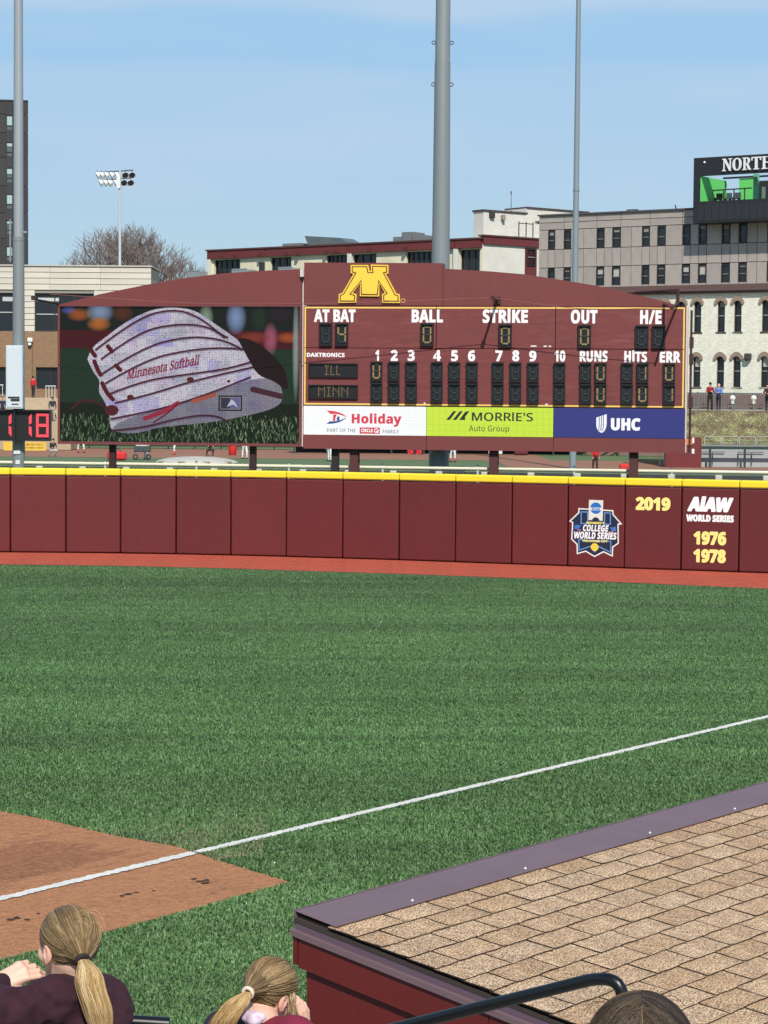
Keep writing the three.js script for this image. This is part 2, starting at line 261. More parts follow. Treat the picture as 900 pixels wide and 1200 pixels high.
{
  const O = V(0, 0, -60), w = thing('outfield_wall', 'padded maroon outfield wall with yellow cap along the red track', 'wall', O);
  const decal = (mesh, wd, h, draw, name) => {
    const t = canvas(512, Math.round(512 * h / wd), draw);
    part(mesh, name, new THREE.PlaneGeometry(wd, h).translate(0, 0, 0.1235), new THREE.MeshStandardMaterial({ map: t, transparent: true, alphaTest: 0.4, roughness: 0.6, color: new THREE.Color(0.85, 0.85, 0.85) }));
  };
  const YEL = '#fff08c';
  for (let i = 0; i + 1 < joints.length; i++) {
    const a = joints[i], b = joints[i + 1], c = a.clone().add(b).multiplyScalar(0.5), L = a.distanceTo(b), turn = -Math.atan2(b.z - a.z, b.x - a.x);
    const place = (m, y, back = 0) => { m.position.copy(c).sub(O).setY(y).add(V(-Math.sin(-turn), 0, Math.cos(-turn)).multiplyScalar(-back)); m.rotation.y = turn; };
    const pad = part(w, 'wall_pad', rbox(L - 0.028, 2.18, 0.24, 0.035), maroonPads[(i * 3) % 5]); place(pad, 1.12, 0.12 + 0.006 * ((i * 7) % 3)); pad.rotation.z = 0.002 * ((i % 3) - 1);
    const cap = part(w, 'yellow_cap', rbox(L - 0.012, 0.2, 0.34, 0.045), capYellow); place(cap, 2.335, 0.13);
    const back = part(w, 'backing_board', box(L, 2.2, 0.06), M(60, 22, 24)); place(back, 1.11, 0.30);
    const n = i - 4;                           // pad number counted from the first joint in the picture
    if (n === 11) decal(pad, 1.5, 2.1, (g, cw, ch) => { word(g, '2019', cw * 0.5, ch * 0.195, 104, { fill: YEL, w: 318, stroke: 9 }); }, 'year_lettering');
    if (n === 12) decal(pad, 1.5, 2.1, (g, cw, ch) => {
      word(g, 'AIAW', cw * 0.5, ch * 0.185, 112, { w: 380, skew: 18, stroke: 12 }); word(g, 'WORLD SERIES', cw * 0.5, ch * 0.36, 54, { w: 430, stroke: 10 });
      word(g, '1976', cw * 0.5, ch * 0.61, 106, { fill: YEL, w: 296, stroke: 9 }); word(g, '1978', cw * 0.5, ch * 0.835, 106, { fill: YEL, w: 296, stroke: 9 });
    }, 'title_lettering');
    if (n === 10) decal(pad, 1.5, 2.1, (g, cw, ch) => {     // the tournament crest, drawn on a 900 unit grid
      g.translate(cw * 0.495, ch * 0.525); g.scale(0.735, 0.715); g.translate(-425, -455);
      const poly = (p, f, s, lw) => { g.beginPath(); p.forEach(([x, y], i) => (i ? g.lineTo(x, y) : g.moveTo(x, y))); g.closePath(); if (f) { g.fillStyle = f; g.fill(); } if (s) { g.strokeStyle = s; g.lineWidth = lw; g.lineJoin = 'miter'; g.stroke(); } };
      poly([[205, 210], [645, 225], [650, 275], [755, 390], [715, 395], [720, 640], [650, 690], [645, 805], [530, 755], [415, 820], [300, 755], [190, 790], [185, 670], [115, 605], [125, 390], [90, 372], [205, 260]], '#142440', '#f4f0ea', 16);
      poly([[235, 250], [320, 250], [320, 400], [235, 400]], null, '#6f9fd8', 13); poly([[540, 255], [615, 255], [615, 400], [540, 400]], null, '#6f9fd8', 13);
      poly([[205, 610], [215, 745], [360, 690], [415, 760], [470, 690], [625, 760], [625, 620]], null, '#6f9fd8', 13);
      poly([[150, 420], [235, 420], [200, 475], [150, 475]], '#3f79c4'); poly([[690, 430], [610, 440], [640, 485], [690, 490]], '#3f79c4'); poly([[190, 480], [235, 478], [235, 490], [190, 492]], '#e27f92'); poly([[610, 487], [655, 492], [655, 502], [610, 498]], '#e27f92');
      poly([[335, 92], [520, 95], [515, 360], [330, 352]], '#e9e7df'); g.beginPath(); g.arc(425, 198, 74, 0, 7); g.fillStyle = '#2272c8'; g.fill();
      g.fillStyle = '#e9e7df'; g.fillRect(352, 188, 148, 38); word(g, 'NCAA', 425, 207, 30, { fill: '#2272c8', w: 110, stroke: 3 });
      g.beginPath(); g.arc(425, 365, 50, 3.14, 0); g.fillStyle = '#142440'; g.fill();
      word(g, "WOMEN'S", 420, 388, 26, { fill: '#fff07a', w: 235, stroke: 6, strokeStyle: '#fff07a' });
      word(g, 'COLLEGE', 425, 456, 78, { w: 335, skew: 12, stroke: 5 }); word(g, 'WORLD SERIES', 420, 550, 82, { w: 555, skew: 12, stroke: 5 });
      word(g, 'OKLAHOMA CITY', 418, 622, 26, { fill: '#fff07a', w: 325, stroke: 5, strokeStyle: '#fff07a' });
      g.beginPath(); g.arc(415, 700, 50, 0, 7); g.fillStyle = '#ffe14a'; g.fill(); g.strokeStyle = '#d9a92e'; g.lineWidth = 7; for (const s of [-1, 1]) { g.beginPath(); g.arc(415, 700 + s * 62, 48, s < 0 ? 0.7 : 3.85, s < 0 ? 2.45 : 5.6); g.stroke(); }
    }, 'crest');
  }
}

// ───────────────────────── chain-link fence behind the wall ─────────────────────────
{
  const f = thing('chain_link_fence', 'low chain-link fence with pale top rail just behind the outfield wall', 'fence', V(0, 0, -66));
  const line = joints.map((p) => { const k = (p.x - B.o.x) / B.r.x; return B.o.clone().addScaledVector(B.r, k).addScaledVector(B.n, -0.49); });
  const rel = line.map((p) => p.clone().sub(V(0, 0, -66)));
  const galv = M(176, 180, 176, { roughness: 0.45, metalness: 0.3 });
  part(f, 'top_rail', tube(rel.map((p) => p.clone().setY(2.52)), 0.05, 200, 8), M(232, 228, 200, { roughness: 0.5 }));
  const wires = [], curve = new THREE.CatmullRomCurve3(rel), N = 520, pts = curve.getSpacedPoints(N);
  for (let i = 0; i < N; i++) { const a = pts[i], b = pts[i + 1], z = (k) => 1.6 + 0.8 * k; for (let k = 0; k < 12; k++) { const y0 = 1.74 + k * 0.0635; wires.push(bar(a.clone().setY(y0), b.clone().setY(y0 + 0.0635), 0.004, 0.004, 3, true), bar(a.clone().setY(y0 + 0.0635), b.clone().setY(y0), 0.004, 0.004, 3, true)); } }
  part(f, 'wire_mesh', merge(wires), galv).userData.kind = 'stuff';
  const screen = new THREE.BufferGeometry(), sp = [], si = [];
  pts.forEach((p, i) => { sp.push(p.x, 0.05, p.z - 0.12, p.x, 2.42, p.z - 0.12); if (i) { const k = 2 * i; si.push(k - 2, k, k - 1, k - 1, k, k + 1); } });
  screen.setAttribute('position', new THREE.Float32BufferAttribute(sp, 3)); screen.setIndex(si); screen.computeVertexNormals();
  part(f, 'windscreen', wuv(screen, 1), M(38, 46, 42, { roughness: 0.95, side: THREE.DoubleSide }));
  const len = curve.getLength();
  for (let s = 0.7; s < len; s += 2.75) { const p = curve.getPointAt(s / len); part(f, 'post', bar(p.clone().setY(0), p.clone().setY(2.64), 0.035), M(205, 208, 205, { roughness: 0.5 })); }
  for (let s = 0.35; s < len; s += 1.32) { const p = curve.getPointAt(s / len); part(f, 'tie_plate', rbox(0.2, 0.15, 0.06, 0.028).translate(p.x, 2.36, p.z + 0.05), M(205, 200, 186, { roughness: 0.6 })); }
}

// ───────────────────────── scoreboard ─────────────────────────
const boardRed = M(124, 58, 56, { roughness: 0.6, map: rep(metalWear, 0.25) }), boardDark = M(92, 42, 44, { roughness: 0.6 }), ledBlack = M(24, 24, 26, { roughness: 0.45 }), boardBack = M(60, 34, 34);
const prism = (pts, d, front) => { const s = new THREE.Shape(pts.map(([x, y]) => new THREE.Vector2(x, y))); return wuv(new THREE.ExtrudeGeometry(s, { depth: d, bevelEnabled: false }).translate(0, 0, front - d), 1); };
const bpts = (l) => l.map(([x, y]) => B.uv(x, y));
{
  const sb = thing('scoreboard', 'wide maroon scoreboard with inning digits, gold letter crest and three sponsor banners', 'scoreboard', B.o, B.turn);
  const [fx0, fy0, fx1, fy1] = [B.uv(355.5, 420)[0], B.uv(580, 477)[1], B.uv(803, 420)[0], B.uv(580, 358.8)[1]];
  // the printed face: lettering, border
  const CW = 2048, CH = Math.round(CW * (fy1 - fy0) / (fx1 - fx0)), sc = CW / (fx1 - fx0);
  const C = (px, py) => { const [x, y] = B.uv(px, py); return [(x - fx0) * sc, (fy1 - y) * sc]; };
  const facePrint = canvas(CW, CH, (g) => {
    g.fillStyle = 'rgb(122,56,55)'; g.fillRect(0, 0, CW, CH);
    const rr = rng(3); for (let i = 0; i < 2600; i++) { const a = rr() * 0.05; g.fillStyle = rr() > 0.5 ? `rgba(220,170,165,${a})` : `rgba(50,16,18,${a})`; g.fillRect(rr() * CW, rr() * CH, 10 + rr() * 120, 2 + rr() * 16); }
    const t = (s, cx, cy, hpx, wpx, o = {}) => { const [x, y] = C(cx, cy); word(g, s, x, y, hpx * 62.5 / FOC * sc, { w: wpx * 62.5 / FOC * sc, stroke: 5, ...o }); };
    t('AT BAT', 392.5, 370, 13.6, 49); t('BALL', 500.3, 370.3, 13.8, 38); t('STRIKE', 592.2, 370.6, 14.2, 53.5); t('OUT', 684.3, 371.2, 14.4, 31); t('H/E', 762.5, 371.6, 14.6, 26);
    t('DAKTRONICS', 381.5, 416, 4.3, 46, { stroke: 4 });
    [442.5, 462, 482, 512.3, 532.7, 552.6, 584.7, 604.4, 624.4].forEach((x, i) => t(String(i + 1), x, 416.5 + i * 0.06, 11.6, i ? 8.6 : 6)); t('10', 655.9, 417.1, 11.6, 13.2);
    t('RUNS', 695.4, 417.4, 11.6, 33); t('HITS', 744.6, 418, 11.8, 27); t('ERR', 784.6, 418.5, 11.8, 24);
    g.strokeStyle = 'rgb(250,214,110)'; g.lineWidth = 8; g.strokeRect(9, 9, CW - 18, CH - 18);
    g.fillStyle = '#f4f0ea'; for (const [x, y, w] of [[622, 404.8, 7], [637, 405, 4], [643, 405, 3], [639, 473, 3], [496.5, 471.8, 2.5]]) { const [a, b] = C(x, y); g.fillRect(a, b, w * 4.4, 7); }
  });
  const faceMat = new THREE.MeshStandardMaterial({ map: facePrint, color: new THREE.Color(0.83, 0.83, 0.83), roughness: 0.6 });
  const xs = [fx0, B.uv(511, 420)[0], B.uv(650.5, 420)[0], fx1], ys = [fy0, B.uv(580, 408.6)[1], fy1];
  for (let i = 0; i < 3; i++) for (let j = 0; j < 2; j++) {
    const gp = 0.008, a = xs[i] + gp, b = xs[i + 1] - gp, c = ys[j] + gp, e = ys[j + 1] - gp, g = rbox(b - a, e - c, 0.08, 0.006, (a + b) / 2, (c + e) / 2, -0.04, 1);
    const p = g.attributes.position, uv = g.attributes.uv; for (let k = 0; k < p.count; k++) uv.setXY(k, (p.getX(k) - fx0) / (fx1 - fx0), (p.getY(k) - fy0) / (fy1 - fy0));
    part(sb, 'face_panel', g, faceMat);
  }
  const [bx0, by0, bx1] = [B.uv(355.5, 526)[0], B.uv(580, 527.8)[1], B.uv(803, 526)[0]];
  part(sb, 'cabinet', lbox(bx0, by0, bx1, fy1, 0.5, -0.081), boardBack);
  // crown: arched cover and raised middle with the letter
  part(sb, 'arched_crown', prism(bpts([[519, 358.3], [519, 314.7], [575, 318], [615, 321.4], [663, 328.8], [700, 334.9], [740, 344.2], [770, 350.8], [795, 358.1], [795, 359]]), 0.5, -0.02), boardRed);
  part(sb, 'crown_panel', prism(bpts([[356.5, 357.6], [356.5, 307.6], [518.7, 308.4], [518.7, 358.2]]), 0.55, 0.004), boardRed);
  const m = (x, y) => { const [a, b] = B.uv(230 + x / 3.75, 220 + y / 3.75); return [a, b]; };
  const letter = (grow, d, front, mat, name) => {    // the gold block letter with its outlines
    const base = [[680, 340], [757, 340], [762, 366], [770, 366], [768, 338], [846, 340], [846, 378], [835, 380], [880, 465], [895, 468], [897, 507], [818, 506], [818, 468], [830, 462], [806, 420], [805, 478], [720, 477], [722, 420], [688, 464], [706, 468], [704, 506], [626, 506], [628, 468], [644, 462], [692, 380], [680, 376]];
    const cx = 762, cy = 423;
    const pts = base.map(([x, y]) => m(x, y)), n = pts.length, out = [];
    for (let i = 0; i < n; i++) {                     // offset the outline along its corner bisectors
      const [ax, ay] = pts[(i + n - 1) % n], [bx, by] = pts[i], [qx, qy] = pts[(i + 1) % n];
      const n1 = [-(by - ay), bx - ax], n2 = [-(qy - by), qx - bx], l1 = Math.hypot(...n1), l2 = Math.hypot(...n2); let nx = n1[0] / l1 + n2[0] / l2, ny = n1[1] / l1 + n2[1] / l2; const l = Math.hypot(nx, ny) || 1, k = Math.min(1.6, 2 / l);
      out.push([bx + nx / l * grow * k, by + ny / l * grow * k]);
    }
    part(sb, name, prism(out, d, front), mat);
  };
  const gold = M(255, 214, 74, { roughness: 0.5 });
  letter(0.0, 0.06, 0.06, gold, 'letter_outline'); letter(-0.035, 0.06, 0.066, M(100, 34, 36), 'letter_inline'); letter(-0.065, 0.06, 0.073, gold, 'letter');
  { const [x, y] = B.uv(472.5, 352.6); part(sb, 'trademark_ring', new THREE.TorusGeometry(0.055, 0.012, 6, 20).translate(x, y, 0.012), M(240, 180, 120)); }
  // sponsor banners
  const ad = (x0, x1, yl, yr, name, draw) => {
    const [a] = B.uv(x0, 495), [b] = B.uv(x1, 495), c = fy0 - 0.012, e = B.uv(580, 512)[1] + 0.005, w = b - a, h = c - e;
    const t = canvas(1024, Math.round(1024 * h / w), (g, cw, ch) => { draw(g, cw, ch); g.strokeStyle = 'rgba(60,60,80,0.10)'; g.lineWidth = 1.5; for (let x = 0; x < cw; x += 22) { g.beginPath(); g.moveTo(x, 0); g.lineTo(x, ch); g.stroke(); } for (let y = 0; y < ch; y += 22) { g.beginPath(); g.moveTo(0, y); g.lineTo(cw, y); g.stroke(); } });
    const g = rbox(w - 0.01, h, 0.09, 0.008, (a + b) / 2, (c + e) / 2, -0.035, 1), p = g.attributes.position, uv = g.attributes.uv;
    for (let k = 0; k < p.count; k++) uv.setXY(k, (p.getX(k) - a) / w, (p.getY(k) - e) / h);
    part(sb, 'banner', g, new THREE.MeshStandardMaterial({ map: t, color: new THREE.Color(0.82, 0.82, 0.82), roughness: 0.55 }), name);
  };
  ad(355.5, 499.6, 475, 476, 'white banner with a red and blue filling station logo', (g, w, h) => {
    g.fillStyle = '#f4f6fa'; g.fillRect(0, 0, w, h); const s = w / 820; g.scale(s, h / 200); g.translate(-22, -80);
    g.fillStyle = '#d83a50'; g.beginPath(); g.moveTo(178, 112); g.quadraticCurveTo(270, 112, 312, 155); g.lineTo(296, 150); g.quadraticCurveTo(250, 128, 205, 136); g.closePath(); g.fill();
    g.fillStyle = '#2a4a8c'; g.beginPath(); g.moveTo(178, 203); g.quadraticCurveTo(270, 205, 312, 158); g.lineTo(296, 166); g.quadraticCurveTo(250, 190, 200, 185); g.closePath(); g.fill();
    g.fillStyle = '#d83a50'; g.fillRect(222, 138, 14, 46); g.beginPath(); g.moveTo(222, 138); g.lineTo(246, 138); g.lineTo(236, 165); g.fill(); g.fillStyle = '#2a4a8c'; g.fillRect(250, 152, 14, 30); g.beginPath(); g.moveTo(244, 182); g.lineTo(250, 156); g.lineTo(262, 150); g.fill();
    word(g, 'Holiday', 508, 166, 62, { fill: '#d83a50', w: 336, stroke: 4 });
    word(g, 'PART OF THE', 277, 248, 24, { font: '', fill: '#6a6f7a', w: 196, stroke: 1 }); word(g, 'FAMILY', 606, 252, 24, { font: '', fill: '#6a6f7a', w: 110, stroke: 1 });
    g.fillStyle = '#d02c44'; g.fillRect(400, 226, 134, 43); word(g, 'CIRCLE', 448, 247, 22, { w: 80, stroke: 4 }); g.strokeStyle = '#fff'; g.lineWidth = 6; g.beginPath(); g.arc(511, 247, 13, 0, 7); g.stroke(); g.beginPath(); g.moveTo(509, 247); g.lineTo(524, 262); g.stroke();
  });
  ad(499.6, 648.5, 476, 478, 'lime green banner with black car dealer lettering', (g, w, h) => {
    g.fillStyle = '#c8e23c'; g.fillRect(0, 0, w, h); g.scale(w / 430, h / 100); g.translate(0, -50); g.fillStyle = '#15181c';
    for (const x of [66, 88, 110]) { g.beginPath(); g.moveTo(x + 2, 94); g.lineTo(x + 26, 64); g.lineTo(x + 36, 64); g.lineTo(x + 14, 94); g.fill(); } g.beginPath(); g.moveTo(112, 94); g.lineTo(132, 66); g.lineTo(132, 94); g.fill();
    word(g, "MORRIE'S", 257, 82, 27, { fill: '#15181c', w: 212, font: '', stroke: 3 }); word(g, 'Auto Group', 214, 122, 19, { fill: '#2a2f22', w: 138, font: '' });
  });
  ad(648.5, 803, 478, 480, 'navy blue banner with white shield logo', (g, w, h) => {
    g.fillStyle = '#2b2f7c'; g.fillRect(0, 0, w, h); g.scale(w / 440, h / 100); g.translate(-430, -55); g.fillStyle = '#f6f6fa';
    g.beginPath(); g.moveTo(574, 86); g.lineTo(609, 74); g.lineTo(609, 110); g.quadraticCurveTo(606, 134, 592, 138); g.quadraticCurveTo(574, 132, 574, 108); g.fill();
    g.strokeStyle = '#2b2f7c'; g.lineWidth = 2.2; for (const k of [0, 7, 14]) { g.beginPath(); g.moveTo(584 + k, 80 - k * 0.3); g.lineTo(584 + k, 112); g.quadraticCurveTo(584 + k, 128, 578 + k, 131); g.stroke(); }
    word(g, 'UHC', 671, 108, 37, { w: 100, stroke: 8 });
  });
  const stripTop = B.uv(580, 512)[1];
  for (const [a, b] of [[355.5, 499.4], [499.9, 648.3], [648.8, 803]]) part(sb, 'lower_fascia', lbox(B.uv(a, 520)[0], by0 - 0.01, B.uv(b, 520)[0], stripTop, 0.3, 0.012), boardRed);
  // digit windows: a black hood with seven segments, some lit
  const segMat = M(46, 54, 58, { roughness: 0.4 }), lit = new THREE.MeshStandardMaterial({ color: new THREE.Color(0.27, 0.185, 0.085), roughness: 0.5 });
  const seg = (w, h) => rbox(w, h, 0.02, 0.008, 0, 0, 0, 1), hood = (w, h) => { const t = 0.045; return merge([box(w, t, 0.13, 0, h / 2 - t / 2, 0), box(w, t, 0.1, 0, -h / 2 + t / 2, -0.015), box(t, h - 2 * t, 0.1, -w / 2 + t / 2, 0, -0.015), box(t, h - 2 * t, 0.1, w / 2 - t / 2, 0, -0.015), box(w - 2 * t, h - 2 * t, 0.02, 0, 0, -0.03)]); };
  const kinds = { big: [0.365, 0.65], small: [0.325, 0.555] }, hoods = {}, segs = {};
  for (const k in kinds) { const [w, h] = kinds[k]; hoods[k] = hood(w, h); segs[k] = { h: seg(w * 0.42, 0.05), v: seg(0.05, h * 0.30), s: [w * 0.28, h * 0.34] }; }
  const SEG = { 0: 'abcdef', 1: 'bc', 4: 'fgbc', '': '' };
  const digit = (px, py, kind, ch) => {
    const [x, y] = B.uv(px, py), d = part(sb, 'digit_window', hoods[kind], ledBlack); d.position.set(x, y, 0.055);
    const [sx, sy] = segs[kind].s, at7 = { a: [0, sy, 'h'], g: [0, 0, 'h'], d: [0, -sy, 'h'], f: [-sx, sy / 2, 'v'], b: [sx, sy / 2, 'v'], e: [-sx, -sy / 2, 'v'], c: [sx, -sy / 2, 'v'] };
    for (const k in at7) { const [a, b, o] = at7[k], on = SEG[ch].includes(k), q = part(d, 'segment', segs[kind][o], on ? lit : segMat); q.position.set(a, b, -0.008); }
  };
  [[382, 392, ''], [400.8, 392, '4'], [500.7, 392.3, '0'], [592.3, 393.6, '0'], [685, 394.4, '0'], [752.3, 394.9, ''], [772, 394.9, '']].forEach(([x, y, c]) => digit(x, y, 'big', c));
  const cols = [441.5, 461.7, 482, 512.2, 532.5, 553.2, 583.5, 604.2, 624.7, 655.7, 686.2, 703.9, 734.8, 753, 784.2];
  cols.forEach((x, i) => { digit(x, 435.2 + i * 0.16, 'small', i === 0 || i === 11 || i === 14 ? '0' : i === 13 ? '1' : ''); digit(x, 460 + i * 0.18, 'small', i === 11 || i === 13 ? '0' : i === 14 ? '1' : ''); });
  // team name windows: dot matrix
  const GL = { I: '###.#..#..#..#..#.###', L: '#..#..#..#..#..#..###', M: '#...###.###.#.##...##...##...##...#', N: '#...###..##.#.##..###...##...##...#' };
  for (const [s, py] of [['ILL', 434], ['MINN', 459.2]]) {
    const [x0, y0, x1, y1] = B.rect(362, py - 8.2, 419.5, py + 8.2), w = x1 - x0, h = y1 - y0;
    const fr = part(sb, 'name_window', merge([lbox(x0, y1 - 0.03, x1, y1, 0.1, 0.07), lbox(x0, y0, x1, y0 + 0.03, 0.1, 0.07), lbox(x0, y0 + 0.03, x0 + 0.03, y1 - 0.03, 0.1, 0.07), lbox(x1 - 0.03, y0 + 0.03, x1, y1 - 0.03, 0.1, 0.07), lbox(x0 + 0.03, y0 + 0.03, x1 - 0.03, y1 - 0.03, 0.02, 0.02)]), ledBlack);
    const pitch = h / 9.5; let cx = (x0 + x1) / 2 - (s === 'ILL' ? 5.5 : 10) * pitch;
    for (const ch of s) { const dots = [], n = GL[ch].length / 7; for (let r = 0; r < 7; r++) for (let c = 0; c < n; c++) if (GL[ch][r * n + c] === '#') dots.push(new THREE.CylinderGeometry(pitch * 0.34, pitch * 0.34, 0.02, 8).rotateX(Math.PI / 2).translate(cx + c * pitch, (y0 + y1) / 2 + (3 - r) * pitch, 0.032)); part(fr, 'dot_letter', merge(dots), lit); cx += (n + 1) * pitch; }
  }
  // trim: white seams at the ends, posts below
  { const [x] = B.uv(804.5, 420); part(sb, 'end_conduit', merge([bar(V(x + 0.12, by0, -0.1), V(x + 0.12, fy1 - 0.1, -0.1), 0.035), box(0.12, 0.3, 0.12, x + 0.13, fy1 - 1.0, -0.1), box(0.12, 0.3, 0.12, x + 0.13, by0 + 1.4, -0.1), box(0.12, 0.3, 0.12, x + 0.13, by0 + 2.6, -0.1)]), M(70, 40, 40)); part(sb, 'end_trim', lbox(x - 0.03, by0, x + 0.03, fy1, 0.4, -0.05), M(214, 200, 190)); }
  for (const px of [413.5, 577.5, 742]) { const [x] = B.uv(px, 540); part(sb, 'post', merge([box(0.25, by0, 0.03, x, by0 / 2, -0.18), box(0.25, by0, 0.03, x, by0 / 2, -0.42), box(0.03, by0, 0.22, x, by0 / 2, -0.3)]), M(84, 44, 44)); }
  { const [x] = B.uv(390.8, 540); part(sb, 'post', box(0.2, by0, 0.2, x, by0 / 2, -0.3), M(40, 30, 32)); }
  // brackets on the top with their cable
  const arm = (px, py, len, name) => { const [x, y] = B.uv(px, py); return { root: V(x, y, 0), tip: V(x, y + 0.02, len) }; };
  const a1 = arm(582.7, 352, 1.25), a2 = arm(790, 346, 1.2);
  part(sb, 'bracket', merge([bar(a1.root, a1.tip, 0.04, 0.035, 8), box(0.09, 0.09, 0.16, a1.tip.x, a1.tip.y, a1.tip.z), box(0.2, 0.2, 0.04, a1.root.x, a1.root.y, 0.02)]), M(66, 34, 34));
  part(sb, 'bracket', merge([bar(V(a2.root.x - 0.28, a2.root.y - 0.25, 0), a2.tip.clone().add(V(-0.02, -0.42, -0.35)), 0.035, 0.035, 8), bar(V(a2.root.x + 0.12, a2.root.y - 0.2, 0), a2.tip.clone().add(V(-0.02, -0.42, -0.35)), 0.035, 0.035, 8), bar(a2.tip.clone().add(V(-0.02, -0.42, -0.35)), a2.tip.clone().add(V(-0.02, -0.42, 0.35)), 0.035, 0.035, 8), bar(V(a2.root.x + 0.1, a2.root.y - 0.5, -0.1), V(a2.root.x + 0.1, a2.root.y + 0.18, -0.1), 0.045, 0.045, 8), bar(V(a2.root.x + 0.1, a2.root.y + 0.16, -0.1), V(a2.root.x - 1.1, a2.root.y + 0.1, -0.3), 0.035, 0.035, 8)]), M(66, 34, 34));
  const [lx, ly] = B.uv(357, 362);
  part(sb, 'cable', merge([tube([V(lx - 6.9, a1.tip.y + 0.05, 2.0), V(lx - 2.5, a1.tip.y - 0.2, 1.86), V(lx + 1.5, a1.tip.y - 0.16, 1.55), a1.tip], 0.009, 60, 6), tube([a1.tip, V((a2.tip.x + a1.tip.x) / 2, a1.tip.y - 0.3, 1.25), a2.tip.clone().add(V(0, -0.42, 0.3))], 0.009, 40, 6)]), M(150, 92, 90));
}

